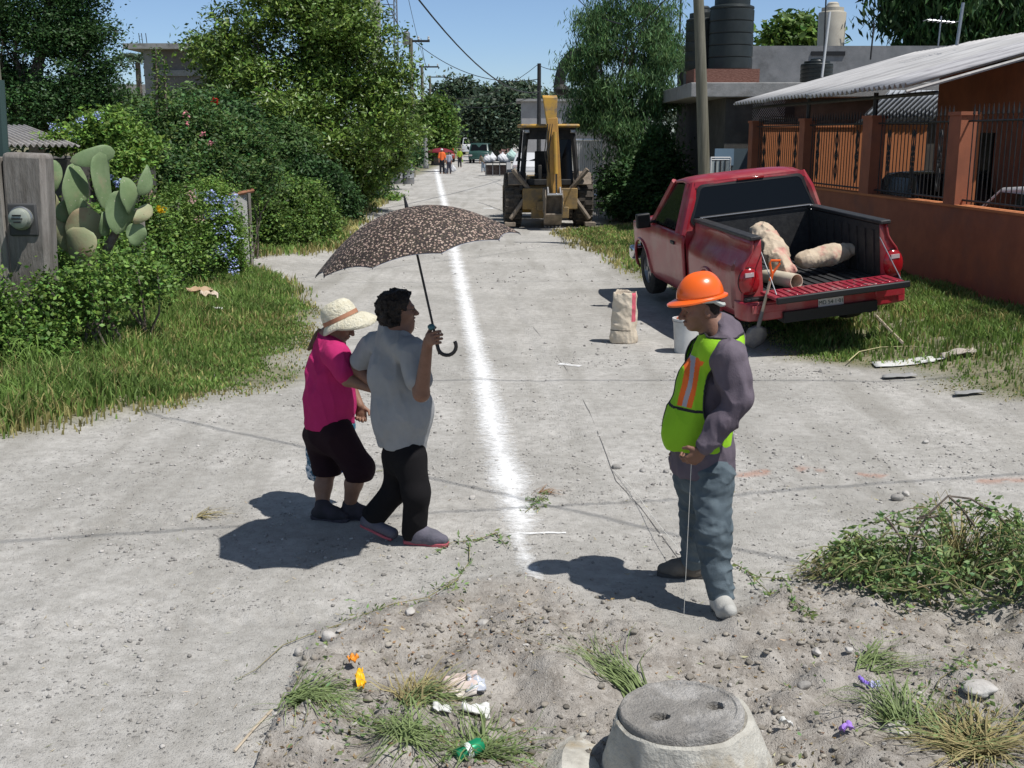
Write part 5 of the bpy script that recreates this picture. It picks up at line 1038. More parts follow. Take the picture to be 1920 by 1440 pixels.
# white barred fence behind the backhoe
t = thing('white_fence', 'white barred fence beside the backhoe under the feathery tree', 'fence', tuple(at(1100, 400, 34))); g = MB(); F0, F1 = at(1072, 262, 36), at(1128, 262, 33); 
for k in range(16): p = F0 + (F1 - F0) * k / 15; p0 = p.copy(); p0[2] = .05; g.tube([p0, p], .022, 5)
g.build('bars', PW, t, world=True); g = MB(); g.tube([F0, F1], .03, 5); g.tube([F0 - vv(0, 0, 1.6), F1 - vv(0, 0, 1.6)], .03, 5); g.build('rail', PW, t, world=True)
g = MB(); g.box((3.15, 39.5, 1.6), (2.6, 5, 3.2)); tag(g.build('block_wall', CD, None, loc=(3.1, 39, 0)), 'grey block wall behind the white barred fence and tree', 'wall')
# ================================================================= BACKHOE
YEL = mat('machine_yellow', (.52, .30, .05), (.40, .24, .06), 3, .6, .1, 30, dirt=((.17, .14, .11), 5, .47)); YDIRT = mat('machine_muddy_yellow', (.34, .22, .08), (.17, .13, .08), 4, .8, .3, 30); MUD = mat('muddy_steel', (.16, .13, .1), (.28, .23, .18), 8, .8, .4, 30); MBK = mat('machine_black', (.015, .015, .016), (.04, .038, .035), 6, .7)
bx_, by_ = .98, 30.4; bh = thing('backhoe', 'yellow backhoe loader seen from behind with its digging arm folded upright', 'backhoe', (bx_, by_, 0), (0, 0, R(3)))
TYD = mat('tyre_dusty', (.05, .043, .036), (.10, .085, .07), 8, .9, .4, 30)
for s_ in (-1, 1):
    for yy, r_, w_, nm in ((.35, .70, .46, 'wheel'), (2.6, .45, .3, 'wheel')):
        g = MB(); g.lathe([(r_ * .5, -w_ / 2), (r_ * .9, -w_ / 2), (r_, -w_ * .35), (r_, w_ * .35), (r_ * .9, w_ / 2), (r_ * .5, w_ / 2)], 32, (s_ * .95, yy, r_), 'x', False)
        for k in range(22):
            a = 2 * PI * k / 22
            for q_ in (-1, 1): g.box((s_ * .95 + q_ * w_ * .24, yy + (r_ + .005) * math.cos(a + q_ * .07), r_ + (r_ + .005) * math.sin(a + q_ * .07)), (w_ * .46, .07, .05), (a + PI / 2, 0, 0))
        wh = g.build(nm, TYD, bh, True); g = MB(); g.lathe([(.001, 0), (r_ * .5, .02), (r_ * .52, s_ * .16), (r_ * .52, -s_ * .16), (.001, -s_ * .1)], 20, (s_ * .95, yy, r_), 'x'); g.build('rim', YEL, wh, True)
    # stabiliser legs, fenders, cab posts, work lamps
    g = MB(); g.tube([(s_ * .5, -.35, .95), (s_ * .98, -.5, 1.55)], .07, 6); g.tube([(s_ * .55, -.4, .95), (s_ * 1.05, -.5, .25)], .06, 6); g.box((s_ * 1.06, -.5, .12), (.28, .3, .10)); g.build('stabiliser', MUD, bh, True, bevel=.01)
    g = MB(); g.prism([(-.45, 1.15), (-.25, 1.45), (.9, 1.45), (1.1, 1.2), (1.05, 1.17), (.88, 1.40), (-.22, 1.40), (-.40, 1.13)], s_ * .62, s_ * 1.10, 'x'); g.build('fender', MUD, bh, bevel=.01)
    g = MB(); g.tube([(s_ * .74, -.38, 1.0), (s_ * .66, -.22, 2.05), (s_ * .60, -.15, 2.55)], .075, 6); g.build('cab_post', MBK, bh, True); g = MB(); g.tube([(s_ * .78, 1.2, 1.1), (s_ * .66, 1.1, 2.55)], .045, 6); g.build('cab_post', MBK, bh, True)
    g = MB(); g.box((s_ * .60, -.30, 2.52), (.14, .08, .10)); g.build('work_lamp', STEEL, bh, True, bevel=.02)
g = MB(); g.box((0, .45, 2.66), (1.55, 1.75, .09)); g.build('cab_roof', YEL, bh, True, bevel=.04); g = MB(); g.box((0, .45, 2.585), (1.36, 1.55, .06)); g.box((0, -.16, 2.44), (1.22, .05, .26)); g.build('roof_dark_band', MBK, bh)  # black panels under the roof form a dark header band
g = MB(); g.box((0, .3, .95), (1.10, 1.0, .55)); g.box((0, 1.9, .95), (.85, 1.6, .7)); g.box((0, 1.0, .6), (.7, 3.4, .25)); g.build('chassis', YDIRT, bh, True, bevel=.03)
g = MB(); g.quad((.12, -.20, 1.25), (.62, -.30, 1.25), (.56, -.14, 2.5), (.12, -.14, 2.5)); g.build('cab_window', GLASS, bh, solid=.01); g = MB(); g.quad((-.72, .1, 1.25), (-.72, .9, 1.25), (-.62, .9, 2.5), (-.62, .1, 2.5)); g.build('cab_window', GLASS, bh, solid=.01); g = MB(); g.quad((.72, .1, 1.25), (.72, .9, 1.25), (.62, .9, 2.5), (.62, .1, 2.5)); g.build('cab_window', GLASS, bh, solid=.01); g = MB(); g.box((-.1, .25, 1.35), (.5, .5, .14)); g.box((-.1, .5, 1.7), (.48, .12, .6)); g.build('seat', MBK, bh, True, bevel=.03)
g = MB(); g.box((0, -.2, 1.2), (1.2, .2, .16)); g.box((.25, -.1, 1.45), (.10, .1, .4)); g.box((-.25, -.1, 1.45), (.10, .1, .4)); g.build('control_console', MBK, bh, True, bevel=.02)
g = MB(); g.box((0, -.45, .78), (1.45, .12, .55)); g.box((0, -.48, .42), (1.0, .1, .3)); fr_ = g.build('rear_frame', YDIRT, bh, True, bevel=.02)
g = MB(); g.box((0, -.62, .75), (.42, .3, .65)); g.build('swing_post', MUD, bh, True, bevel=.03)
g = MB(); g.prism([(-.70, .72), (-.92, 1.2), (-.98, 2.0), (-.88, 2.75), (-.72, 3.32), (-.52, 3.30), (-.60, 2.7), (-.66, 2.0), (-.62, 1.2), (-.55, .72)], -.11, .09, 'x'); g.build('boom', YDIRT, bh, True, bevel=.015)
g = MB(); V_b = [(-.13, -.88, 2.62), (.10, -.88, 2.62), (.10, -1.03, 2.62), (-.13, -1.03, 2.62), (-.25, -.78, 3.42), (.13, -.78, 3.42), (.13, -.98, 3.36), (-.25, -.98, 3.36)]; g.add(V_b, [(0, 1, 2, 3), (4, 5, 6, 7), (0, 1, 5, 4), (1, 2, 6, 5), (2, 3, 7, 6), (3, 0, 4, 7)]); g.build('dipper_head', YEL, bh, True, bevel=.015)
g = MB(); g.M = Matrix.Translation((.0, 0, 2.9)) @ Matrix.Rotation(R(-3.5), 4, 'Y') @ Matrix.Translation((0, 0, -2.9)); g.prism([(-1.02, 2.85), (-.86, 2.85), (-1.02, .95), (-1.16, .92)], -.13, .13, 'x'); g.M = None; g.build('dipper', mat('machine_amber', (.48, .26, .06), (.36, .2, .06), 5, .5, .1, 30), bh, True, bevel=.012)
g = MB(); g.tube([(.06, -1.10, 2.5), (.09, -1.22, 1.45)], .05, 8); g.build('hydraulic_cylinder', YEL, bh, True); g = MB(); g.tube([(.09, -1.22, 1.45), (.10, -1.25, .95)], .025, 8); g.build('piston_rod', CHROME, bh, True)
g = MB(); 
for x in (-.22, .22): g.prism([(-.98, .95), (-1.25, 1.05), (-1.42, .85), (-1.30, .42), (-.95, .14), (-.86, .20)], x + .03 - .012, x + .03 + .012, 'x')
g.prism([(-1.0, .95), (-.86, .2), (-.95, .13), (-1.30, .42), (-1.28, .45), (-.96, .2), (-.93, .25), (-1.03, .93)], -.19, .25, 'x'); bk_ = g.build('bucket', MUD, bh, True, bevel=.01); g = MB()
for k in range(5): g.box((-.16 + k * .095, -.93, .10), (.05, .12, .05), (R(20), 0, 0))
g.build('bucket_teeth', STEEL, bk_); g = MB(); g.tube([(-.12, -1.15, 1.1), (-.12, -1.34, .95)], .03, 6); g.tube([(.2, -1.15, 1.1), (.2, -1.34, .95)], .03, 6); g.tube([(-.15, -1.36, .93), (.24, -1.36, .93)], .04, 8); g.build('bucket_link', STEEL, bh, True)
g = MB(); g.box((0, 3.9, .55), (2.1, .7, .8)); g.build('loader_bucket', YEL, bh, True, bevel=.03)
for k in range(3): g = MB(); g.tube([(-.10 + .06 * k, -.85 - .02 * k, 1.3), (-.2 + .05 * k, -1.1, 2.0), (-.12 + .06 * k, -1.02, 2.7)], .014, 5); g.build('hose', MBK, bh, True)
t = thing('exhaust_arm', 'dark curved excavator arm raised in front of the sky left of the feathery tree', 'excavator arm', tuple(at(1052, 178, 44))); g = MB(); g.tube([at(x, y, 44) for x, y in ((1110, 100), (1090, 98), (1072, 106), (1058, 124), (1050, 145), (1047, 165))], [.2, .22, .24, .24, .2, .2], 8); g.build('arm', MBK, t, True, world=True); g = MB(); p = at(1052, 168, 44); g.ell(p, (.3, .35, .22), 12); g.build('arm_bucket', MBK, t, True, world=True)
g = MB(); p = at(1110, 100, 44); g.tube([p, vv(p[0] + .5, 44, 0)], [.2, .3], 8); g.build('arm_base', MBK, t, True, world=True); t.name = 'excavator_arm'
# ================================================================= VEGETATION
def bl(px, py, Y, r, ry=None, dY=0, sq=1.0):
    k = (Y + dY) / CF; ry = ry or r; return (at(px, py, Y + dY), (r * k, r * k * sq, ry * k))
def gp(px, py, Y): p = at(px, py, Y); return (p[0], Y, 0.0)
L_GLOSS = leafmat('leaf_glossy', (.125, .20, .036), .12, .42, .4); L_FEA = leafmat('leaf_feathery', (.11, .20, .075), .35, .6, .25); L_DK2 = leafmat('leaf_deep', (.045, .10, .028), .2)
# big leafy tree on the left of the street
Yt = 35
bs = [bl(*a) for a in ((560, 50, Yt, 125, 100), (450, 95, Yt, 75, 75, -1), (650, 130, Yt, 105, 95), (718, 185, Yt, 68, 75), (600, 225, Yt, 130, 95, -2), (490, 205, Yt, 95, 85, -1), (705, 260, Yt, 72, 65, 1), (620, 310, Yt, 80, 60), (425, 165, Yt, 50, 55, -1), (570, -50, Yt, 110, 80), (745, 225, Yt, 45, 50), (400, 95, Yt, 32, 36), (545, 300, Yt, 60, 50, -1), (740, 280, Yt, 35, 40, 1), (660, 350, Yt, 45, 40, 0))]
tree('leafy_tree', 'large round leafy tree with glossy leaves left of the street', gp(678, 400, 37.5), at(620, 250, 36), bs, 2000, 44, .22, .15, L_GLOSS, .28, bough=16, up=.3, droop=.5, shell=.4, tint=(.6, 1.4), aspect=.42, hue=.1)
Yt = 27
bs = [bl(*a) for a in ((30, 50, Yt, 85, 75), (115, 55, Yt, 70, 55), (175, 60, Yt, 32, 24), (165, 135, Yt, 62, 45), (60, 165, Yt, 95, 70), (150, 205, Yt, 72, 42), (-50, 110, Yt, 100, 110), (100, -35, Yt, 90, 60), (50, 235, Yt, 90, 30), (190, 185, Yt, 40, 30))]
tree('feathery_tree', 'dark feathery tree filling the upper left corner behind the shed roof', gp(60, 420, Yt), at(60, 150, Yt), bs, 1500, 56, .22, .085, L_DK2, .25, bough=15, up=.35, shell=.35, tint=(.5, 1.5))
Yt = 33.2
bs = [bl(*a) for a in ((1180, 25, Yt, 62, 55), (1122, 100, Yt, 48, 50), (1205, 100, Yt, 68, 60), (1243, 95, Yt, 38, 40), (1150, 180, Yt, 72, 60), (1215, 185, Yt, 55, 60), (1168, 250, Yt, 62, 50), (1215, 270, Yt, 45, 45), (1112, 50, Yt, 26, 34), (1200, -40, Yt, 55, 45), (1230, 30, Yt, 32, 40), (1085, 130, Yt, 22, 28), (1100, 200, Yt, 30, 50))]
tree('weeping_tree', 'pale green weeping tree beside the backhoe and the grey house', gp(1160, 402, Yt), at(1165, 240, Yt), bs, 1100, 46, .20, .16, L_FEA, .16, bough=12, up=.05, droop=1.8, aspect=.17, shell=.35, tint=(.5, 1.5))
bs = [bl(*a) for a in ((1195, 345, 32, 55, 50), (1240, 320, 32, 42, 60), (1150, 350, 32.5, 28, 45), (1215, 385, 31.6, 45, 28), (1165, 385, 31.6, 25, 22))]
def shrub(name, label, bs, nc, per, sp, sz, m, cat='shrub', group=None, n=4, **kw):
    b0 = bs[0][0]; t = thing(name, label, cat, (b0[0], b0[1], gzf(b0[0], b0[1])), group=group); mb = MB()
    for c, r in bs:
        for _ in range(n): limb(mb, (c[0] + rnd.uniform(-.3, .3) * r[0], c[1] + rnd.uniform(-.3, .3) * r[1], 0), (c[0] + rnd.uniform(-.8, .8) * r[0], c[1] + rnd.uniform(-.6, .6) * r[1], c[2] + rnd.uniform(.0, .8) * r[2]), .02, .006, 4)
    mb.build('stem', BARK, t, True, world=True); foliage('foliage', bs, nc, per, sp, sz, m, t, zmin=.02, **kw); return t
shrub('shrub', 'dark shaded shrub below the weeping tree right of the backhoe', bs, 700, 30, .14, .12, L_DK2, aspect=.5)
Yt = 38
bs = [bl(*a) for a in ((1705, 38, Yt, 42, 40), (1765, 25, Yt, 60, 50), (1850, 15, Yt, 80, 60), (1905, 50, Yt, 60, 45), (1664, 25, Yt, 26, 22), (1725, -40, Yt, 80, 50), (1790, 75, Yt, 60, 40), (1850, -60, Yt, 90, 50), (1730, 80, Yt, 40, 30))]
tree('mango_tree', 'dark tree with long hanging leaves above the corrugated porch roof', gp(1800, 250, Yt), at(1790, 60, Yt), bs, 520, 34, .3, .36, L_DK2, .25, up=0, droop=1.8, aspect=.25, shell=.45)
bs = [bl(*a) for a in ((1486, 62, 52, 26, 20), (1512, 52, 52, 20, 18), (1456, 70, 52, 20, 14), (1500, 80, 52, 40, 22))]
tree('round_tree', 'small bright tree top showing above the grey parapet', gp(1486, 200, 52), at(1486, 90, 52), bs, 160, 26, .35, .34, L_GREEN, .2)
# far trees along the street
far = [('tall round tree on the rise at the far end of the street', 235, ((860, 168, 34, 28), (832, 180, 24, 20), (888, 182, 22, 20), (845, 205, 34, 26), (875, 205, 30, 24)), 240, .9, .9), ('wide dark tree overhanging the vehicles on the far right of the street', 112, ((930, 205, 40, 28), (962, 185, 26, 20), (952, 240, 42, 34), (905, 235, 36, 32), (885, 215, 26, 26), (975, 220, 26, 30), (925, 262, 30, 20)), 620, .5, .42),
    ('light green tree along the far left roadside', 96, ((815, 225, 28, 28), (800, 262, 30, 24), (832, 252, 18, 22), (818, 200, 22, 16), (785, 285, 22, 16), (826, 275, 16, 14)), 520, .42, .36), ('hazy tree behind the grey block building near the dark pole', 180, ((955, 172, 26, 16), (985, 180, 24, 18), (930, 180, 22, 18)), 160, .8, .8),
    ('low distant tree closing the view left of the rise', 300, ((790, 215, 40, 26), (760, 225, 40, 28), (810, 235, 34, 20)), 170, 1.2, 1.3), ('low distant tree closing the view beyond the road crest', 330, ((850, 238, 34, 22), (885, 240, 36, 22), (870, 255, 40, 10), (840, 258, 30, 8), (915, 235, 32, 24)), 260, 1.1, 1.2),
    ('distant tree right of the dark pole behind the backhoe cab', 150, ((1025, 205, 30, 28), (1055, 215, 34, 40), (1040, 235, 40, 30), (1080, 190, 30, 30)), 260, .7, .6)]
for lab, Y_, bb, nc, sp, sz in far:
    bs = [bl(x, y, Y_, a, b, sq=.8) for x, y, a, b in bb]; c = bs[0][0]; tree('distant_tree', lab, (c[0], Y_, 0), (c[0], Y_, c[2]), bs, nc, 30, sp, sz, L_FAR_HAZE if Y_ > 130 else (L_FAR_HAZE if Y_ == 112 else L_GREEN), .4, group='trees at the far end of the street', shell=.4)
# distant woodland filling the horizon behind the plots
P = []
bs = [((x, 150 + 25 * rnd.random() + abs(x) * .1, 2.5 + rnd.random() * 2.0), (9, 7, 4.5 + rnd.random() * 1.5)) for x in list(range(-150, -22, 9)) + list(range(20, 150, 9))]
o = foliage('woodland', bs, 1500, 26, 1.2, 1.1, L_FAR_HAZE, None, zmin=0, shell=.4); tag(o, 'far off woodland beyond the houses', kind='stuff')
# left hedge along the fence
def hedge_line(Y): return np.interp(Y, [8, 11.6, 15, 19.4], [-5.9, -5.42, -5.0, -4.62])
def hb_(Y, z, rx, ry, rz, off=0): return (np.array([hedge_line(Y) + off, Y, z]), (rx, ry, rz))
t = shrub('vine_hedge', 'tangled vine hedge covering the left roadside fence behind the pillar and cactus', [hb_(Y_, .62 + .1 * math.sin(Y_ * 2), .42, .55, .72, -.15) for Y_ in np.arange(10.4, 19.0, .8)] + [hb_(Y_, 1.2, .35, .5, .45, -.3) for Y_ in (10.5, 11.3, 12.9, 14.4, 15.6, 16.6, 17.6, 18.4)] + [bl(-20, 600, 11.0, 50, 90), bl(25, 610, 11.1, 45, 70), bl(105, 570, 11.5, 50, 70), bl(175, 560, 11.7, 55, 70), bl(70, 640, 11.0, 60, 40), bl(205, 500, 12, 45, 40), bl(265, 520, 12.6, 50, 60)], 3000, 30, .10, .052, leafmat('leaf_vine', (.12, .21, .042)), 'hedge', aspect=.65, shell=.5, tint=(.45, 1.7))
Pn = NR.uniform(size=(60, 3)); 
def flowers(name, pts, Y, rpx, m, par, n=26, sz=.035, label=None):
    P = np.concatenate([at(x, y, Y) + NR.normal(size=(n, 3)) * (rpx * Y / CF) * np.array([1, .8, .8]) for x, y in pts]); V, F, C = leaves(P, sz, .9, None, .6, tint=(.75, 1.2), hue=.04); V = V - np.array(par.location); return obj(name, nmesh(name, V, F, col=C), m, par)
sb_ = shrub('plumbago_shrub', 'shrub covered with pale blue flower clusters beside the wire mesh', [bl(395, 385, 17.6, 42, 45), bl(420, 440, 17.8, 34, 60), bl(440, 480, 18.2, 22, 50), bl(365, 430, 17.2, 36, 60)], 600, 28, .09, .05, L_LIGHT, aspect=.5)
flowers('blossom', [(372, 365), (395, 362), (410, 375), (425, 380), (440, 372), (382, 402), (397, 408), (405, 395), (412, 432), (430, 428), (440, 446), (418, 462), (440, 492), (436, 510), (430, 395), (400, 472), (425, 475), (388, 375)], 17.15, 6, L_FLB, sb_)
sb_ = shrub('flowering_shrub', 'yellow-green shrub with pale blue flowers rising over the corrugated shed roof', [bl(205, 245, 15.5, 48, 38), bl(165, 260, 15.5, 34, 26), bl(250, 275, 15.6, 40, 34), bl(120, 262, 15, 24, 18), bl(215, 310, 15.3, 50, 40)], 620, 26, .09, .07, L_LIGHT, aspect=.45); flowers('blossom', [(110, 243), (122, 252), (98, 238), (132, 258), (150, 226), (182, 216), (140, 262)], 15.0, 5, L_FLB, sb_); flowers('blossom', [(207, 333), (220, 342)], 14.9, 4, L_FLB, sb_)
sb_ = shrub('garden_shrub', 'tall dense green shrub with small pink flowers behind the fence', [bl(310, 255, 20, 55, 60), bl(370, 265, 20.5, 60, 60), bl(440, 275, 21, 60, 55), bl(390, 330, 20, 70, 55), bl(300, 330, 19, 60, 50), bl(345, 210, 21, 30, 34), bl(470, 325, 21, 50, 45)], 900, 50, .15, .08, L_DARK, aspect=.5, hue=.2); flowers('blossom', [(275, 292), (350, 214), (382, 251), (395, 270), (262, 300), (350, 232)], 18.8, 3, L_FLP, sb_, 14)
sb_ = shrub('rose_shrub', 'low shrub with faded pink blossoms left of the blue flowers', [bl(345, 380, 16.8, 30, 30), bl(320, 420, 16.4, 40, 50), bl(280, 440, 15.6, 34, 60)], 420, 28, .09, .055, L_GREEN, aspect=.5); flowers('blossom', [(355, 360), (362, 372), (270, 385), (262, 352), (283, 358), (375, 410)], 16.2, 6, leafmat('petal_faded', (.55, .36, .32), .3), sb_, 16)
flowers('yellow_flower', [(301, 393)], 14.9, 4, L_FLY, sb_, 16, .06)
sb_ = shrub('hibiscus_shrub', 'dark shrub bearing one bright red flower under the big tree', [bl(405, 215, 24, 36, 30), bl(440, 230, 24, 40, 34), bl(400, 250, 24, 30, 30)], 380, 26, .14, .10, L_DK2, aspect=.5); flowers('red_flower', [(403, 188)], 23.5, 3.5, L_FLR, sb_, 18, .08)
shrub('creeper_mound', 'vine covered mound sloping down to the street in front of the big tree', [bl(510, 375, 24, 55, 48), bl(560, 385, 25, 50, 50), bl(500, 430, 23, 44, 60), bl(545, 440, 24, 50, 55), bl(600, 420, 26, 32, 50), bl(580, 465, 25, 46, 40), bl(530, 490, 23.5, 50, 26), bl(612, 460, 26, 34, 26), bl(480, 345, 24, 36, 30)], 2100, 32, .10, .07, L_GREEN, 'creeper', aspect=.65, tint=(.4, 1.35), shell=.6)
shrub('roadside_bush', 'dark bush between the creeper mound and the big tree trunk', [bl(625, 365, 31, 36, 44), bl(648, 395, 31, 24, 34), bl(600, 345, 30, 40, 36), bl(575, 330, 30, 46, 36)], 700, 28, .14, .10, L_DK2, aspect=.55)
shrub('roadside_bush', 'small light green bush at the foot of the big tree trunk', [bl(715, 378, 43, 32, 16), bl(735, 372, 44, 16, 12)], 160, 24, .15, .14, L_LIGHT, aspect=.3)
shrub('roadside_bush', 'dark hedge bush under the right side of the big tree', [bl(690, 330, 42, 36, 40), bl(655, 330, 40, 40, 40), bl(735, 300, 52, 34, 22), bl(765, 292, 62, 26, 16)], 500, 26, .2, .16, L_DK2, aspect=.5)
shrub('garden_shrub', 'thicket of bushes below the unfinished block building', [bl(250, 215, 30, 50, 34), bl(310, 225, 30, 50, 34), bl(380, 215, 31, 50, 40), bl(200, 250, 29, 60, 34), bl(450, 290, 30, 60, 50), bl(530, 290, 31, 60, 60)], 700, 50, .2, .12, L_DARK, aspect=.5)
# upright thin stems with leaves
for lab, x0, y1 in (('tall leafy stem rising left of the grey block building', 292, 90), ('shorter leafy stem beside the tall one left of the grey block building', 308, 112)):
    t = thing('tall_stem', lab, 'plant', gp(x0 + 4, 300, 20.0), group='tall stems'); g = MB(); P_ = [at(x0 + 6, 300, 20), at(x0 + 3, 200, 20), at(x0, y1, 20)]; g.tube(P_, [.035, .03, .012], 6); g.build('stem', BARK, t, world=True)
    Q = np.array([P_[0] * (1 - u) + P_[2] * u for u in NR.rand(420)]) + NR.normal(size=(420, 3)) * .05; V, F, C = leaves(Q, .07, .4, None, .2); obj('foliage', nmesh('foliage', V - np.array(t.location), F, col=C), L_GREEN, t)
# prickly pear
CAC = mat('cactus_green', (.15, .22, .10), (.21, .28, .14), 5, .6, .15, 40, dirt=((.3, .25, .16), 3.0, .6), vor=((.36, .36, .26), 15, .13)); CAC2 = mat('cactus_dry', (.34, .31, .18), (.27, .32, .17), 5, .65, .15, 40, dirt=((.3, .17, .11), 3.0, .5), vor=((.22, .17, .1), 15, .13)); ct_ = thing('prickly_pear', 'prickly pear cactus with large drooping pads beside the roadside pillar', 'cactus', tuple(gp(170, 560, 12.6)))
def pad(px, py, wpx, hpx, roll, yaw, bend=0.0, m=CAC, dY=0):
    Y_ = 12.45 + dY; k = Y_ / CF; c = at(px, py, Y_); g = MB(); nu, nv = 20, 14; V = []
    for i in range(nv + 1):
        v = -1 + 2 * i / nv
        for j in range(nu):
            a = 2 * PI * j / nu; rr = math.sqrt(max(0, 1 - v * v)) ; x = math.cos(a) * rr * wpx * 1.02 * k / 2 * (1 + .18 * v) * (1 + .22 * (vnoise(px + v * 1.6, a * .8) - .5)); y = math.sin(a) * rr * .022; z = v * hpx * 1.04 * k / 2; y += bend * (z / (hpx * k / 2)) ** 2 * hpx * k / 2 + .03 * math.sin(v * 2 + px) * math.cos(a) * rr; V.append(Euler((0, R(roll), R(yaw)), 'XYZ').to_matrix() @ Vector((x, y, z)) + Vector(c))
    g.add(V, [(i * nu + j, i * nu + (j + 1) % nu, (i + 1) * nu + (j + 1) % nu, (i + 1) * nu + j) for i in range(nv) for j in range(nu)]); g.build('pad', m, ct_, True, world=True)
for a in ((94, 330, 40, 62, 0, 20), (143, 358, 52, 100, 8, 65, .15), (190, 340, 58, 104, -6, 70, -.1), (176, 294, 34, 80, 78, 30, .25), (133, 394, 44, 60, 70, 15), (158, 425, 62, 70, 55, 25, .1, CAC2), (150, 462, 62, 70, 15, -10, .1, CAC2, -.1), (118, 440, 36, 86, -28, 35, .0, CAC2), (224, 398, 52, 80, 12, 40), (243, 368, 40, 70, -8, 75, .2), (276, 338, 34, 62, 35, 75, .25), (268, 402, 24, 50, 55, 50, .1, CAC2), (86, 385, 46, 66, -20, 30, .1, CAC2, .1), (255, 440, 34, 44, 10, 30), (195, 420, 30, 46, 5, 75)): pad(*a)
g = MB(); g.tube([gp(175, 600, 12.6), at(172, 520, 12.55), at(150, 440, 12.5), at(140, 400, 12.5)], [.07, .07, .06, .03], 8); g.tube([at(172, 520, 12.55), at(215, 440, 12.5), at(225, 410, 12.5)], [.06, .05, .03], 8); g.build('stem', BARK, ct_, True, world=True)
# ================================================================= LEFT STRUCTURES
pw_ = thing('meter_pillar', 'thick weathered grey pillar carrying a round electric meter at the left edge', 'pillar', tuple(gp(45, 690, 11.7))); PILM = mat('weathered_pillar', (.13, .115, .10), (.25, .23, .21), 5, .92, .5, 26, stretch=(2, 2, .35), dirt=((.07, .065, .06), 2.2, .52))
c = at(36, 290, 11.75); g = MB(); g.box((c[0], 11.85, 1.1), (.44, .30, 2.26), (0, R(2.5), 0)); g.build('shaft', PILM, pw_, True, world=True, bevel=.05); g = MB(); g.box((c[0] - .27, 11.74, 1.1), (.16, .16, 2.18)); g.build('timber', WOOD, pw_, world=True, bevel=.01)
c = at(28, 411, 11.5); g = MB(); g.lathe([(.115, 0), (.115, .04), (.10, .06), (.10, .11), (.075, .13), (.001, .14)], 26, (0, 0, 0), 'y'); g.v = [(p[0] + c[0], 11.68 - p[1], p[2] + c[2]) for p in g.v]; me_ = g.build('electric_meter', mat('meter_glass', (.33, .35, .30), (.24, .26, .22), 9, .2, spec=.6), pw_, True, world=True); g = MB(); g.tube([(c[0] + .112 * math.cos(a), 11.64, c[2] + .112 * math.sin(a)) for a in np.linspace(0, 2 * PI, 25)], .012, 6); k_ = g.build('meter_ring', STEEL, pw_, True, world=True); g = MB()
for dz_, w_ in ((.035, .09), (.0, .11), (-.035, .07)): g.box((c[0], 11.548, c[2] + dz_), (w_, .03, .014))
g.build('meter_dial', IRON, pw_, world=True); g = MB(); g.box((c[0], 11.50, c[2] + .02), (.12, .012, .05)); g.box((c[0], 11.69, c[2] - .02), (.34, .04, .4)); g.build('meter_plate', mat('meter_box', (.05, .05, .05), rough=.7), me_, world=False) if False else None
g = MB(); g.box((c[0], 11.70, c[2] - .02), (.30, .05, .34)); g.build('meter_box', mat('meter_box', (.06, .06, .06), rough=.7), pw_, True, world=True, bevel=.02)
rod('drain_pipe', 'dark pipe standing at the extreme left edge above the pillar', 'pipe', at(8, 320, 12), at(-3, 150, 12), .06, mat('pipe_dark', (.04, .07, .065), rough=.5))
sr = thing('shed', 'low shed with a weathered corrugated roof behind the cactus', 'shed', tuple(gp(40, 330, 15))); corr(at(-160, 273, 14.2), at(150, 273, 14.2), at(-200, 236, 17.5), 26, 4, .022).build('roof', mat('roof_tin_old', (.26, .24, .22), (.36, .34, .32), 3, .7, .3, 30, stretch=(3, .3, 1)), sr, True, world=True, solid=.006)
g = MB(); a_ = at(-160, 273, 14.5); b_ = at(140, 273, 14.5); g.box(((a_[0] + b_[0]) / 2, 16.2, 1.05), (b_[0] - a_[0], 3.0, 2.1)); g.build('wall', CDK, sr, world=True)
# fence under the hedge
fe = thing('wooden_fence', 'dark weathered post and wire fence hidden in the vine hedge', 'fence', (hedge_line(15), 15, .1))
for Y_ in (10.6, 12.1, 13.6, 15.1, 16.4, 17.5, 18.6): x = hedge_line(Y_); g = MB(); g.tube([(x, Y_, -.1), (x + .02, Y_, 1.45)], [.07, .06], 8); g.build('post', WOOD, fe, True, world=True)
g = MB()
for z in (.3, .7, 1.1, 1.4): g.tube([(hedge_line(Y_), Y_, z) for Y_ in (9, 12, 15, 18.9)], .005, 4)
g.build('wire', STEEL, fe, world=True)
wg = thing('mesh_panel', 'grey wire mesh panel with a rusty top beam at the end of the flower hedge', 'wire mesh', tuple(gp(457, 522, 19.2))); p0, p1 = at(443, 520, 19.1), at(473, 522, 19.5); zt_ = at(455, 362, 19.2)[2]; g = MB(); n_ = 14; H_ = zt_ - .1
for k in range(-34, n_ + 1):
    for sg in (0, 1):
        pts = []
        for u in np.linspace(0, 1, 3):
            xx = (k + u * 34) / n_ if sg == 0 else 1 - (k + u * 34) / n_
            pts.append((xx, u))
        # clip to the panel
        u0, u1 = max(0, -k / 34), min(1, (n_ - k) / 34)
        if u1 <= u0: continue
        e = []
        for u in (u0, u1): xx = (k + u * 34) / n_; xx = xx if sg == 0 else 1 - xx; q_ = p0 + (p1 - p0) * xx; e.append((q_[0], q_[1], .1 + H_ * u))
        g.tube(e, .0075, 3, False)
g.build('mesh', mat('wire_grey', (.4, .4, .38), rough=.6), wg, world=True); g = MB(); g.tube([at(425, 368, 19.1), at(475, 357, 19.5)], .035, 6); g.build('beam', mat('rust', (.2, .09, .05), (.3, .14, .08), 9, .9), wg, world=True)
for x in (441, 474): g = MB(); q_ = at(x, 520, 19.2); g.tube([(q_[0], 19.2, 0), (q_[0], 19.2, zt_)], .035, 6); g.build('post', WOOD, wg, world=True)
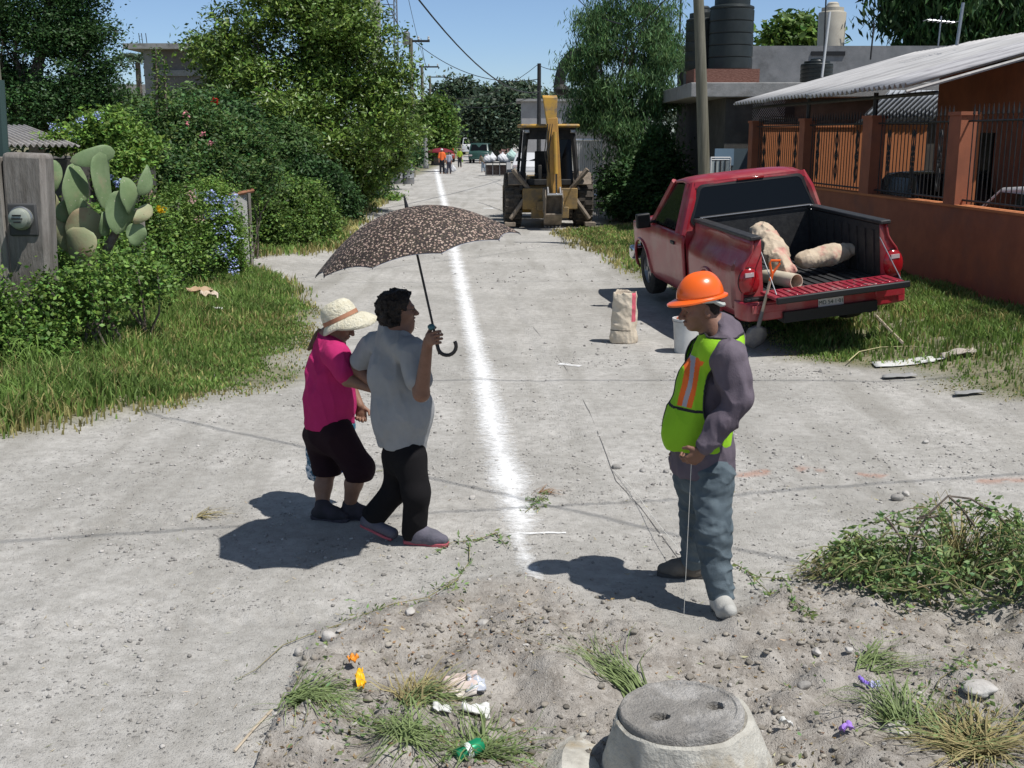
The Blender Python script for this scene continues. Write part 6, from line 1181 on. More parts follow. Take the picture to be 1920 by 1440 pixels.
# unfinished block building
ub = thing('block_building', 'unfinished grey block building with overhanging roof slab between the left trees', 'building', tuple(gp(320, 300, 45))); BLKM = mat('block_grey', (.16, .145, .135), (.22, .20, .185), 3, .95, .3, 12, stretch=(1, 1, 2.5))
xl, xr = at(268, 90, 45)[0], at(420, 90, 45)[0]; zt = at(300, 94, 45)[2]; g = MB(); g.box(((xl + xr) / 2, 48, zt / 2), (xr - xl, 6, zt)); g.build('wall', BLKM, ub, world=True)
g = MB(); xs = at(232, 90, 44.5)[0]; g.box(((xs + xr) / 2, 47.7, zt + .11), (xr - xs, 6.6, .2)); g.build('roof_slab', CONC, ub, world=True)
zb_ = at(300, 137, 45)[2]; g = MB(); g.box(((xl + xr) / 2, 44.97, zb_), (xr - xl, .1, .22)); g.build('ring_beam', CONC, ub, world=True); g = MB(); g.box((xl + .2, 44.95, zt / 2), (.35, .14, zt)); g.build('corner_column', CONC, ub, world=True)
for x in (263, 268, 276): g = MB(); a_ = at(x, 85, 45); g.tube([a_, a_ + vv(-.03, 0, .45)], .015, 4); g.build('rebar', IRON, ub, world=True)
t = thing('palm', 'small palm top showing left of the unfinished block building', 'palm', tuple(gp(255, 200, 62))); g = MB(); c = at(258, 118, 62); g.tube([(c[0], 62, 0), c], [.2, .14], 8); g.build('trunk', BARK, t, True, world=True); P = []
for k in range(16):
    a = 2 * PI * k / 16; L_ = 1.4
    for u in np.linspace(.1, 1, 14): 
        for s_ in (-1, 1): P.append(c + vv(math.cos(a) * L_ * u - math.sin(a) * s_ * .12, math.sin(a) * L_ * u + math.cos(a) * s_ * .12, .55 * math.sin(u * 2.4) - .5 * u * u))
V, F, C = leaves(np.array(P), .42, .25, None, .1, droop=.4); obj('fronds', nmesh('fronds', V - np.array(t.location), F, col=C), L_FAR_HAZE, t)
g = MB(); a_ = at(248, 158, 70); g.box((a_[0], 72, a_[2] / 2), (3.0, 4, a_[2])); tag(g.build('low_house', CONC, None, loc=(a_[0], 72, 0)), 'low pale roofed house glimpsed below the small palm', 'house')
# far grey block building on the right of the street
bb_ = thing('far_building', 'pale grey building rising behind the backhoe boom', 'building', tuple(gp(995, 300, 78))); a_, b_ = at(978, 190, 78), at(1100, 190, 78); g = MB(); g.box(((a_[0] + b_[0]) / 2, 81, a_[2] / 2), (b_[0] - a_[0], 6, a_[2])); g.build('wall', mat('pale_render', (.34, .33, .33), (.28, .27, .27), 2, .9), bb_, world=True); g = MB(); g.box(((a_[0] + b_[0]) / 2 - .1, 80.9, a_[2] + .08), (b_[0] - a_[0] + .5, 6.4, .16)); g.build('roof_slab', CONC, bb_, world=True)
g = MB(); a_ = at(943, 186, 130); g.box((a_[0] - .6, 133, a_[2] / 2), (2.6, 5, a_[2])); tag(g.build('far_house', mat('far_red', (.35, .2, .18)), None, loc=(a_[0], 133, 0)), 'tiny far house with reddish edge above the dark tree', 'house')
# ================================================================= FAR STREET: poles, wires, vehicles, people
def upole(label, x, ytop, Y, r, arm=None, m=CONC, h=None, mm=None):
    top = at(x, ytop, Y); t = thing('utility_pole', label, 'utility pole', (top[0], Y, 0), group='poles along the street'); g = MB(); g.tube([(top[0], Y, 0), top], [r * 1.25, r], 10); g.build('shaft', m, t, True, world=True)
    for z_, w_ in (arm or []): g = MB(); g.box((top[0] + w_ * .35, Y, z_ + top[2]), (w_, .12, .12)); g.build('crossarm', WIREM, t, world=True); g = MB()
    for z_, w_ in (arm or []):
        for k in (-.1, .35, .8): g.lathe([(.05, .06), (.07, .12), (.05, .18), (.06, .24), (.001, .28)], 8, (top[0] + w_ * k, Y, z_ + top[2]))
        g.build('insulators', mat('porcelain', (.5, .5, .48), rough=.3), t, world=True)
    return t, top
t1, top1 = upole('thick pale concrete utility pole rising above the big left tree', 701, -70, 45, .2, [(-.6, 2.2)])
t2, top2 = upole('slim utility pole with one crossarm and transformer just right of the big tree', 770, 72, 68, .12, [(-.15, 1.3)], WP); g = MB(); c = at(762, 72, 68); g.lathe([(.001, -.35), (.2, -.35), (.22, -.3), (.22, .3), (.12, .4), (.001, .42)], 12, c); g.build('transformer', STEEL, t2, True, world=True)
t3, top3 = upole('second slim utility pole with crossarm farther along the left side', 791, 122, 100, .13, [(-.15, 1.7)], WP); t4, top4 = upole('third slim utility pole with crossarm far along the left side', 806, 142, 135, .13, [(-.15, 2.2)], WP)
t5, top5 = upole('dark utility pole standing behind the backhoe boom', 1011, 119, 62, .105, None, IRON); upole('pale pole foot standing in the grass left of the far workers', 797, 238, 86, .16); upole('grey leaning pole foot beside the big tree trunk', 717, 300, 45, .16, None, WP)
# lattice tower
t = thing('lattice_mast', 'slender steel lattice mast rising above the big left tree', 'mast', tuple(gp(742, 300, 90))); g = MB(); 
L0, L1, T0, T1 = at(736, 95, 90), at(748, 95, 90), at(738, -5, 90), at(743, -5, 90); L0[2] = L1[2] = 0; 
for a_, b_ in ((L0, T0), (L1, T1), (L0 + vv(0, .6, 0), T0 + vv(0, .4, 0)), (L1 + vv(0, .6, 0), T1 + vv(0, .4, 0))): g.tube([a_, b_], .035, 4)
for k in range(26): u, v = k / 26, (k + 1) / 26; g.tube([L0 + (T0 - L0) * u, L1 + (T1 - L1) * v], .02, 3); g.tube([L1 + (T1 - L1) * u, L0 + (T0 - L0) * v], .02, 3)
g.build('lattice', STEEL, t, world=True); g = MB()
for k, y in enumerate((8, 22, 28, 33)): g.tube([at(716, y, 88), at(737, y + 1, 89)], .03, 4)
g.build('antenna_arm', WIREM, t, world=True)
def wire(label, a, b, sag, r=.014):
    a, b = np.array(a, float), np.array(b, float); P = [a + (b - a) * u - vv(0, 0, 4 * sag * u * (1 - u)) for u in np.linspace(0, 1, 18)]; g = MB(); g.tube(P, r, 4); return tag(g.build('overhead_wire', WIREM, None, loc=tuple(P[9])), label, 'wire', 'overhead wires')
wire('thick overhead wire slanting from the upper left down to the dark pole', at(755, -40, 30), at(1010, 172, 62), .9, .03); wire('overhead wire crossing the sky from the transformer pole to the dark pole', top2, top5 - vv(0, 0, .8), .9, .02)
wire('overhead wire running between the two nearest slim poles', top2 + vv(.6, 0, 0), top3 + vv(.6, 0, 0), .8, .015); wire('overhead wire running from second to third slim pole', top3, top4, .8, .02)
wire('overhead wire sagging left from the top of the dark pole', top5, at(780, 150, 90), 1.6, .018); wire('overhead wire from the dark pole rising right to the wooden pole', top5 - vv(0, 0, .1), at(1306, -60, 24), .9, .016)
wire('overhead wire hanging between concrete pole and transformer pole', top1, top2, .6, .02); wire('overhead wire slanting across the top right of the sky', at(1068, -20, 40), at(1165, 45, 30), .2, .02); wire('thin drop wire from the upper sky to the second slim pole', at(762, -20, 60), at(800, 125, 100), .4, .014)
wire('lower overhead wire sagging toward the dark pole', at(780, 160, 100), top5 - vv(0, 0, 1.6), 1.2, .018)
# wires above the frame whose shadows cross the road
wp0 = at(1306, -120, 24)
for lab, a, b, sg in (('overhead wire crossing high above the street before the pickup', (-6.5, 9.6, 6.4), (13, 9.0, 6.6), .25), ('overhead wire crossing the street above the women', (-5.5, 16.9, 6.4), (8.2, 17.2, 6.4), .2), ('overhead service wire running diagonally above the junction', (9, 1.0, 6.2), (-6.0, 12.0, 6.4), .3), ('second overhead wire crossing high above the junction', (-9, 3.1, 6.3), (12, 7.2, 6.5), .3), ('overhead wire descending toward the left hedge', (-5.4, 12.3, 6), (4.1, 24, 6.2), .3)): wire(lab, a, b, sg, .010)
t = upole('tall pole beside the left hedge above the frame', -60, -320, 15, .1, None, WP)
# vehicles
bx, by = on(879, 291); car('van', 'white minibus coming down the far end of the street', (bx, 152, 0), R(178), PW, 4.9, 1.95, 2.15, 'van', True)
bx, by = on(900, 305); car('suv', 'dark green off-roader parked on the far right of the street', (bx + .1, 104, 0), R(176), mat('paint_green', (.03, .07, .06), rough=.3, coat=.4), 4.4, 1.8, 1.75, 'suv', True)
car('car', 'white sedan parked beyond the backhoe and seen through its cab', (on(992, 331)[0], 68, 0), R(176), PW, 4.3, 1.75, 1.42)
car('car', 'red car half hidden behind the far workers', (on(832, 305)[0], 108, 0), R(182), mat('paint_red2', (.4, .02, .02), rough=.3), 4.2, 1.7, 1.45)
# far people (small): one skinned body each
def figure(label, px, py, top, shirt_c, leg_c, hat=None, bend=0.0, vest=None, Y=None):
    x, yy = on(px, py); Hh = (at(px, top, yy)[2]); t = thing('person', label, 'person', (x, yy, 0)); s = Hh / 1.72
    q_ = lambda a, b, c: vv(x + a * s, yy + b * s, c * s); lo, hi = vv(x - .6 * s, yy - .6 * s, -.05), vv(x + .6 * s, yy + .6 * s, 1.9 * s); rs_ = .02
    top_ = lambda z: bend * max(0, z - .95)
    B = SDF(lo, hi, rs_); B.ell(q_(-top_(1.6), 0, 1.60 - .2 * bend), (.085 * s, .10 * s, .12 * s), .03); B.cone(q_(-top_(1.5), 0, 1.5 - .15 * bend), q_(0, 0, .95), .08 * s, .11 * s, .05)
    for sg in (-1, 1): B.chain([q_(sg * .16 - top_(1.4), 0, 1.40 - .1 * bend), q_(sg * .22 - top_(1.3), -.03, 1.12), q_(sg * .20 - top_(1.2) * 1.2, -.12, .88), q_(sg * .20 - top_(1.2) * 1.2, -.14, .80)], [.05 * s, .045 * s, .035 * s, .04 * s], .03); B.chain([q_(sg * .08, 0, .95), q_(sg * .10, -.02 * sg, .5), q_(sg * .11, .04 * sg, .06)], [.09 * s, .06 * s, .045 * s], .04); B.cone(q_(sg * .11, .04 * sg, .04), q_(sg * .11, .04 * sg - .13, .04), .045 * s, .04 * s, .02)
    B.build('body', SKIN, t); S = SDF(lo, hi, rs_); S.cone(q_(-top_(1.4), 0, 1.40 - .1 * bend), q_(0, 0, .95), .15 * s, .16 * s, .05, (vv(0, 1, 0), .75))
    for sg in (-1, 1): S.cone(q_(sg * .16 - top_(1.4), 0, 1.40 - .1 * bend), q_(sg * .22 - top_(1.3), -.03, 1.12), .075 * s, .07 * s, .04)
    S.build('shirt', mat('far_shirt', shirt_c), t); S = SDF(lo, hi, rs_); S.cone(q_(0, 0, 1.0), q_(0, 0, .9), .14 * s, .15 * s, .04, (vv(0, 1, 0), .8))
    for sg in (-1, 1): S.chain([q_(sg * .08, 0, .92), q_(sg * .10, -.02 * sg, .5), q_(sg * .11, .04 * sg, .1)], [.10 * s, .08 * s, .07 * s], .04)
    S.build('trousers', mat('far_trousers', leg_c), t); g = MB(); c = q_(-top_(1.6), .01, 1.655 - .2 * bend); g.ell(c, (.10 * s, .115 * s, .085 * s), 12); g.build('hair' if hat is None else 'cap', HAIR if hat is None else mat('far_hat', hat), t, True, world=True); return t
figure('far worker in bright orange vest and white cap beside the powder line', 829, 326, 279, (.85, .16, .04), (.02, .02, .025), (.6, .6, .6)); figure('far person in grey clothes carrying white bags next to the orange vest', 842, 326, 285, (.35, .36, .42), (.06, .06, .08))
figure('far worker in yellow-green vest standing in the middle of the street', 862, 314, 279, (.30, .42, .03), (.03, .03, .035), (.05, .05, .05)); figure('far person in drab shirt and pale jeans beside the pile of bags', 906, 323, 289, (.16, .14, .10), (.22, .27, .32), None, .35)
figure('distant cyclist-sized person walking up the street toward the crest', 846, 283, 267, (.3, .3, .35), (.1, .1, .12)); figure('most distant small figure on the road crest', 847, 270, 261, (.4, .4, .42), (.08, .08, .1))
t = thing('parasol', 'dark red umbrella behind the worker in the orange vest', 'umbrella', tuple(at(826, 300, 78))); g = MB(); c = at(826, 280, 78); g.lathe([(.95, -.22), (.75, -.08), (.4, .04), (.001, .1)], 16, c, cap=False); g.build('canopy', mat('dark_red_cloth', (.16, .01, .02)), t, True, world=True, solid=.01); g = MB(); g.tube([c, c - vv(0, 0, 1.0)], .015, 5); g.build('shaft', IRON, t, world=True)
g = MB()
for i, (x, y, r_) in enumerate(((836, 322, .16), (848, 318, .2), (834, 326, .12))): pass
WB = mat('white_bag', (.7, .7, .72), (.6, .6, .6), 6, .6, .3, 10)
for i, (x, y, r_, lab) in enumerate(((849, 317, .22, 'white plastic bag held by the far person in grey'), (835, 322, .16, 'small white bag on the ground beside the orange vest worker'), (915, 299, .28, 'leftmost white sack on the far pile beside the road'), (923, 297, .26, 'second white sack on the far roadside pile'), (942, 297, .3, 'middle white sack on the far roadside pile'), (950, 300, .26, 'white sack lying low right of the middle of the far pile'), (959, 293, .34, 'pale green sack topping the right end of the far pile'))):
    c = at(x, y, 74 if i < 2 else 70); S = SDF(c - r_ * 2, c + r_ * 2, .03); S.ell(c, (r_, r_ * .8, r_ * .85), .05); S.cone(c, c + vv(0, 0, r_ * 1.2), r_ * .5, .04, .1); S.wrinkle(.06, (5, 5, 5), i); V, F = S.mesh(); tag(obj('white_bag' if i < 2 else 'sack', nmesh('bag', V - c, F, True), WB if i != 6 else mat('pale_green_bag', (.4, .55, .5)), None, tuple(c)), lab, 'bag')
t = thing('stall_table', 'low dark stall table carrying the far roadside sacks', 'table', tuple(gp(940, 325, 70))); a_, b_ = at(908, 305, 70), at(966, 305, 70); g = MB(); g.box(((a_[0] + b_[0]) / 2, 70.1, a_[2]), (b_[0] - a_[0], 1.0, .06)); g.build('table_top', IRON, t, world=True)
for x in np.linspace(a_[0] + .1, b_[0] - .1, 5): g = MB(); g.tube([(x, 69.7, 0), (x, 69.7, a_[2])], .03, 5); g.build('leg', STEEL, t, world=True)
g = MB(); g.box(((a_[0] + b_[0]) / 2 - .2, 70.3, .35), (1.4, .6, .6)); tag(g.build('crate', mat('crate_dark', (.08, .05, .05), (.15, .12, .1), 6), None, loc=((a_[0] + b_[0]) / 2, 70.3, 0), bevel=.03), 'dark crate standing under the far stall table', 'crate')
c = at(954, 311, 69); g = MB(); g.box(c, (.26, .04, .42)); tag(g.build('notice', PW, None, loc=tuple(c)), 'small white board hanging at the front of the far stall table', 'board')
# grey drums
for i, (x, lab) in enumerate(((733, 'leftmost grey metal drum beside the big tree'), (748, 'middle grey metal drum of the three roadside drums'), (767, 'rightmost grey metal drum, nearest the street'))):
    bx, by = on(x, 345); t = thing('drum', lab, 'drum', (bx, by, 0), group='grey drums'); g = MB(); pr = [(.27, 0)]
    for z in (.33, .66): pr += [(.27, z - .03), (.29, z), (.27, z + .03)]
    pr += [(.27, .98), (.285, 1.0), (.25, 1.0), (.25, .9), (.001, .9)]; g.lathe(pr, 20); g.build('drum_wall', mat('drum_grey', (.30, .31, .32), (.22, .21, .2), 3, .55, .1, metal=.2), t, True); P = NR.normal(size=(160, 3)) * .15 + vv(bx, by, 1.12); V, F, C = leaves(P, .14, .5); obj('plant', nmesh('plant', V - vv(bx, by, 0), F, col=C), L_GREEN, t)
c = vv(*on(793, 315), .15); g = MB(); g.box(c + vv(-.2, 0, 0), (.3, .3, .35)); tag(g.build('stone_block', CONC, None, loc=tuple(c), bevel=.04), 'small grey block on the roadside left of the far workers', 'block')
c = vv(*on(801, 316), .15); g = MB(); g.box(c, (.28, .3, .28)); tag(g.build('stone_block', CONC, None, loc=tuple(c), bevel=.04), 'smaller grey block just right of its twin on the far roadside', 'block')
# ================================================================= FOREGROUND DEBRIS
ST = mat('stone_grey', (.31, .29, .265), (.46, .44, .41), 5, .9, .4, 40, tint=True)
_o = []
for a in (-1, 0, 1):
    for b in (-1, 0, 1):
        for c in (-1, 0, 1):
            if (a, b, c) != (0, 0, 0): _o.append(nrm(vv(a, b, c)))
_o = np.array(_o)
import bmesh as _bm
_b = _bm.new(); [_b.verts.new(v) for v in _o]; _bm.ops.convex_hull(_b, input=_b.verts); _bm.ops.triangulate(_b, faces=_b.faces[:]); _b.verts.index_update(); RF = np.array([[v.index for v in f.verts] for f in _b.faces]); RV = np.array([v.co[:] for v in _b.verts]); _b.free()
def rocks(P, r, rs=NR, flat=.65):
    n = len(P); k = len(RV); sc = rs.uniform(.6, 1.25, (n, 1, 3)) * np.array([1, 1, flat]) * np.asarray(r)[:, None, None]; a = rs.uniform(0, 2 * PI, n); V = RV[None] * (1 + rs.uniform(-.34, .30, (n, k, 1))) * sc
    x = V[..., 0] * np.cos(a)[:, None] - V[..., 1] * np.sin(a)[:, None]; y = V[..., 0] * np.sin(a)[:, None] + V[..., 1] * np.cos(a)[:, None]; V = np.stack([x, y, V[..., 2]], -1) + np.asarray(P)[:, None]
    F = RF[None] + (np.arange(n) * k)[:, None, None]; t = np.repeat(rs.uniform(.55, 1.25, n), k); return V.reshape(-1, 3), F.reshape(-1, 3), t
def scatter(n, xr, yr, dens, rr, name, label, m=ST, sink=.3):
    x = NR.uniform(*xr, n); y = NR.uniform(*yr, n); k = NR.rand(n) < dens(x, y); x, y = x[k], y[k]; r = rr[0] + (rr[1] - rr[0]) * NR.rand(len(x)) ** 4; P = np.stack([x, y, gz(x, y) + r * sink], 1); V, F, t = rocks(P, r); return tag(obj(name, nmesh(name, V, F, False, col=t), m), label, kind='stuff')
band = lambda x, y: np.clip(.10 + .9 * sst(.5, .66, fbm(x * 1.1 + 3, y * 1.6)) + .8 * np.exp(-((y - 7.9 - .12 * (x - 1.5)) / .5) ** 2) * (x > 1) + .5 * np.exp(-((y - 6.6) / .5) ** 2) * (x < -1.4), 0, 1) * (1 - gmask(x, y) * .8)
scatter(30000, (-3.4, 5.2), (4.0, 12.5), band, (.003, .014), 'gravel', 'loose pale gravel strewn over the dirt street'); scatter(5000, (-5, 5), (11, 26), lambda x, y: band(x, y) * .8, (.006, .026), 'gravel', 'loose gravel on the street farther away')
SOILM = mat('soil_lump', (.20, .175, .145), (.36, .33, .28), 9, .95, .5, 50, tint=True)
scatter(14000, (-2.2, 3.6), (3.6, 6.9), lambda x, y: soil(x, y) * (.25 + .75 * sst(.45, .6, fbm(x * 2, y * 2 + 5))), (.003, .020), 'soil_clods', 'crumbled clods and pebbles on the dug soil', SOILM, .2)
stones = ((886, 937, .045, 'pale round stone lying right of the trouser-clad woman'), (402, 1228, .0, ''), (560, 1228, .05, 'brownish stone at the left edge of the dug soil'), (618, 1205, .055, 'flat stone on the left rim of the dug soil'), (770, 1170, .035, 'dark stone on the upper rim of the dug soil'), (635, 1410, .035, 'round brown stone in the weeds at the bottom'), (598, 1422, .028, 'whitish round stone at the bottom edge left of the weeds'), (1155, 875, .04, 'grey angular stone on the street left of the worker'), (1205, 882, .035, 'dark stone beside the angular one left of the worker'), (1683, 940, .06, 'grey rounded stone above the weed pile'), (1698, 930, .05, 'larger rounded stone touching another above the weed pile'),
    (1835, 1330, .085, 'smooth grey cobble on the soil at lower right'), (1505, 1300, .05, 'pale stone in the soil right of the manhole'), (1680, 1375, .07, 'dark mossy stone among weeds at lower right'), (1590, 1245, .04, 'reddish stone on the soil below the weed pile'), (640, 1195, .03, 'small stone on the rim of the soil left of centre'), (905, 1180, .04, 'brown stone beside the grass tuft in the soil'), (1250, 885, .03, 'small grey stone just left of the worker knee'), (1735, 830, .035, 'dark stone on the gravel band at right'), (1530, 1240, .035, 'rough pale stone below the weed pile edge'))
for x, y, r_, lab in stones:
    if not lab: continue
    X_, Y_ = on(x, y); V, F, tt_ = rocks([(0, 0, 0)], [r_ * .8], flat=.7); o = obj('stone', nmesh('stone', V, F, True, col=tt_), ST, None, (X_, Y_, gzf(X_, Y_) + r_ * .25)); md = o.modifiers.new('s', 'SUBSURF'); md.levels = md.render_levels = 2; tag(o, lab, 'stone', 'loose stones')
# manhole collar and cover
mx, my = .64, 3.86; mz = gzf(mx + .3, my + .3) ; zc = .285
col_ = thing('manhole_collar', 'rough pale concrete collar of the manhole rising from the soil', 'manhole collar', (mx, my, 0)); CC = mat('collar_concrete', (.40, .38, .33), (.54, .52, .46), 6, .9, .6, 50, dirt=((.30, .22, .11), 4.0, .55), c3=(.3, .28, .24), sc3=5)
g = MB(); n = 64; rows = []
for r_, z_ in ((.225, zc - .045), (.243, zc - .018), (.256, zc - .026), (.268, zc - .07), (.282, zc - .14), (.298, zc - .22), (.32, -.1)):
    for j in range(n):
        a = 2 * PI * j / n; u = (r_ - .24) / .14; w_ = 1 + u * (.22 * vnoise(math.cos(a) * 3 + 5, math.sin(a) * 3 + z_ * 6) * 2 - .16) + (.10 * u if math.cos(a) > .4 else 0); rows.append((r_ * w_ * math.cos(a) + .075 * u, r_ * w_ * math.sin(a), z_ + .03 * (vnoise(math.cos(a) * 4, math.sin(a) * 4, z_ * 9) - .5) * (.4 + 2 * u) + .012 * math.cos(a + .5)))
g.add(rows, [(i * n + j, i * n + (j + 1) % n, (i + 1) * n + (j + 1) % n, (i + 1) * n + j) for i in range(6) for j in range(n)] + [tuple(range(n))[::-1]]); g.build('collar', CC, col_, True)
g = MB(); rows = []
for r_, z_ in ((.36, -.03), (.42, .03), (.52, .045), (.66, -.05)):
    for j in range(17): a = R(125 + 100 * j / 16); e_ = math.sin(PI * j / 16) ** .6; rows.append((r_ * math.cos(a) + .07, r_ * math.sin(a), (z_ + .06) * e_ - .06 + .02 * vnoise(a * 3, r_ * 9) * e_))
g.add(rows, [(i * 17 + j, i * 17 + j + 1, (i + 1) * 17 + j + 1, (i + 1) * 17 + j) for i in range(3) for j in range(16)]); g.build('apron', CC, col_, True)
cv = thing('manhole_cover', 'round worn grey manhole cover with two finger holes', 'manhole cover', (mx, my, zc - .05)); g = MB(); rows = []; nr_ = 34; n = 96
holes = [(-.085, -.055, .026, .034), (.130, .010, .026, .032)]
for i in range(nr_ + 1):
    r_ = .232 * (i / nr_) ** .8
    for j in range(n):
        a = 2 * PI * j / n; x, y = r_ * math.cos(a), r_ * math.sin(a); z = .055 + .006 * (vnoise(x * 30, y * 30) - .5) + .004 * (vnoise(x * 90, y * 90) - .5) + (.006 if .205 < r_ < .228 else 0)
        for hx_, hy_, ha, hb2 in holes: e_ = ((x - hx_) / hb2) ** 2 + ((y - hy_) / ha) ** 2; z -= .10 * float(sst(1.15, .85, e_))
        rows.append((x, y, z))
for r_, z_ in ((.236, .045), (.236, -.06)):
    for j in range(n): a = 2 * PI * j / n; rows.append((r_ * math.cos(a), r_ * math.sin(a), z_))
g.add(rows, [(i * n + j, i * n + (j + 1) % n, (i + 1) * n + (j + 1) % n, (i + 1) * n + j) for i in range(nr_ + 2) for j in range(n)]); g.build('cover_plate', mat('cover_grey', (.24, .225, .205), (.34, .32, .29), 9, .9, .9, 90, dirt=((.13, .125, .12), 2.5, .55), c3=(.46, .44, .41), sc3=7), cv, True)
cv.rotation_euler = (R(-2), R(-3), 0)
# weed pile and sprigs
def stemcurve(g, pts, r): g.tube(pts, r, 5); return [Vector(p) for p in pts]
def sprig(name, label, paths, m, lsz, per, cat='plant', r=.004, asp=.4, stem_m=None, group=None, spread=.03):
    b = paths[0][0]; t = thing(name, label, cat, tuple(b), group=group); g = MB(); Q = []
    for p in paths:
        g.tube(p, [r * (1 - .6 * i / (len(p) - 1)) for i in range(len(p))], 5)
        P_ = np.array([tuple(x) for x in p]); S_ = np.linspace(0, len(P_) - 1, per * len(P_)); i0 = np.minimum(S_.astype(int), len(P_) - 2); f_ = (S_ - i0)[:, None]; Q.append(P_[i0] * (1 - f_) + P_[i0 + 1] * f_)
    g.build('stem', stem_m or mat('stem_green', (.17, .19, .08), (.26, .20, .11), 9), t, True, world=True); Q = np.concatenate(Q); Q = Q + NR.normal(size=Q.shape) * spread; Q[:, 2] = np.maximum(Q[:, 2], gz(Q[:, 0], Q[:, 1]) + .006); V, F, C = leaves(Q, lsz, asp, None, .3); obj('foliage', nmesh('foliage', V - np.array(t.location), F, col=C), m, t); return t
cx, cy = on(1815, 1120); paths = []
for k in range(95):
    a = rnd.uniform(0, 2 * PI); L_ = rnd.uniform(.25, .7); x0, y0 = cx + .15 + rnd.uniform(-.32, .5), cy + rnd.uniform(-.34, .34) + .02; h_ = rnd.uniform(.03, .34); pts = []
    for u in np.linspace(0, 1, 7): x, y = x0 + math.cos(a) * L_ * u, y0 + math.sin(a) * L_ * u * .55; pts.append((x, y, gzf(x, y) + .02 + h_ * math.sin(u * PI * .8) + .03 * rnd.random()))
    paths.append(pts)
for k in range(60):
    a = rnd.uniform(2.2, 4.2); L_ = rnd.uniform(.15, .45); x0, y0 = cx - .35 + rnd.uniform(-.2, .2), cy + rnd.uniform(-.2, .3); h_ = rnd.uniform(.03, .2); pts = []
    for u in np.linspace(0, 1, 6): x, y = x0 + math.cos(a) * L_ * u, y0 + math.sin(a) * L_ * u * .5; pts.append((x, y, gzf(x, y) + .02 + h_ * math.sin(u * PI * .85)))
    paths.append(pts)
L_WEED = leafmat('leaf_weed', (.21, .30, .11), .3, .5); t = sprig('weed_pile', 'heap of uprooted leafy green weeds on the soil at right', paths, L_WEED, .040, 6, 'weeds', .0055, .45, spread=.03)
g = MB()
for (pts) in (((1700, 1060), (1712, 1010), (1740, 965), (1778, 930), (1820, 935), (1870, 965), (1918, 1015)), ((1778, 930), (1800, 950), (1826, 985)), ((1740, 965), (1720, 972), (1760, 968)), ((1690, 1010), (1665, 975), (1660, 970))): g.tube([at(x, y, cy - .05 + .1 * i / 6) for i, (x, y) in enumerate(pts)], .006, 5)
g.build('branch', BARK, t, True, world=True)
Q = np.concatenate([at(x, y, cy) + NR.normal(size=(9, 3)) * .022 for x, y in ((1820, 945), (1775, 960), (1850, 975), (1800, 950), (1860, 960), (1880, 985), (1655, 972), (1680, 968), (1740, 965), (1720, 990), (1835, 990), (1890, 1000))]); V, F, C = leaves(Q, .04, .5); obj('foliage', nmesh('foliage', V - np.array(t.location), F, col=C), L_WEED, t)
# dry straw in the pile
def tuft(name, label, px, py, n, L0, L1, dirpx, spread, m, cat='grass tuft', w=.004, h=.1, group='torn grass tufts'):
    x0, y0 = on(px, py); P = []; F = []; C = []; z0 = gzf(x0, y0); 
    for k in range(n):
        a = dirpx + rnd.gauss(0, spread); L_ = rnd.uniform(L0, L1); hh_ = h * rnd.uniform(.1, .9); bx_2, by_2 = x0 + rnd.gauss(0, .03), y0 + rnd.gauss(0, .03); W = w * rnd.uniform(.6, 1.3); b0 = len(P); s_ = vv(-math.sin(a), math.cos(a), 0) * W; cu = rnd.gauss(0, .25)
        for i in range(6):
            u = i / 5; aa = a + cu * u; c = vv(bx_2 + math.cos(aa) * L_ * u, by_2 + math.sin(aa) * L_ * u, 0); c[2] = gzf(c[0], c[1]) + .006 + hh_ * math.sin(u * PI * .75); ww = 1 - .8 * u; P += [c - s_ * ww, c + s_ * ww]
        F += [(b0 + 2 * i, b0 + 2 * i + 1, b0 + 2 * i + 3, b0 + 2 * i + 2) for i in range(5)]; v_ = rnd.uniform(.6, 1.4); C += [(v_, v_, v_)] * 12
    return tag(obj(name, nmesh(name, np.array(P) - vv(x0, y0, z0), np.array(F), col=np.array(C)), m, None, (x0, y0, z0)), label, cat, group)
L_TUF = leafmat('torn_blade', (.21, .27, .11), .3)
tuft('grass_tuft', 'bunch of long torn green grass lying above the manhole', 1200, 1312, 60, .25, .62, R(118), .16, L_TUF, h=.05); tuft('grass_tuft', 'straw-coloured dry grass tuft in the soil at centre bottom', 775, 1345, 110, .1, .3, R(80), .7, L_DRY, h=.12); tuft('grass_tuft', 'green grass fan leaning right of the dry tuft', 770, 1350, 50, .15, .38, R(28), .35, L_TUF, h=.1)
tuft('grass_tuft', 'flattened green grass clump below the yellow wrapper', 560, 1345, 130, .12, .34, R(0), .8, L_TUF, h=.05); tuft('grass_tuft', 'small fan of grass on the soil right of the manhole', 1625, 1270, 45, .12, .32, R(25), .35, L_TUF, h=.06); tuft('grass_tuft', 'upright green weeds near the purple petals', 1690, 1370, 90, .12, .34, R(100), .8, L_TUF, h=.14)
tuft('grass_tuft', 'dry matted grass in the lower right corner', 1840, 1420, 260, .12, .42, R(90), 1.6, L_DRY, h=.08); tuft('grass_tuft', 'green strands mixed in the lower right corner', 1780, 1410, 90, .15, .4, R(60), 1.3, L_TUF, h=.08); tuft('grass_tuft', 'tall bright grass clump at the left hedge foot', 70, 730, 90, .25, .6, R(-90), 1.4, L_GRASS, h=.45, w=.008)
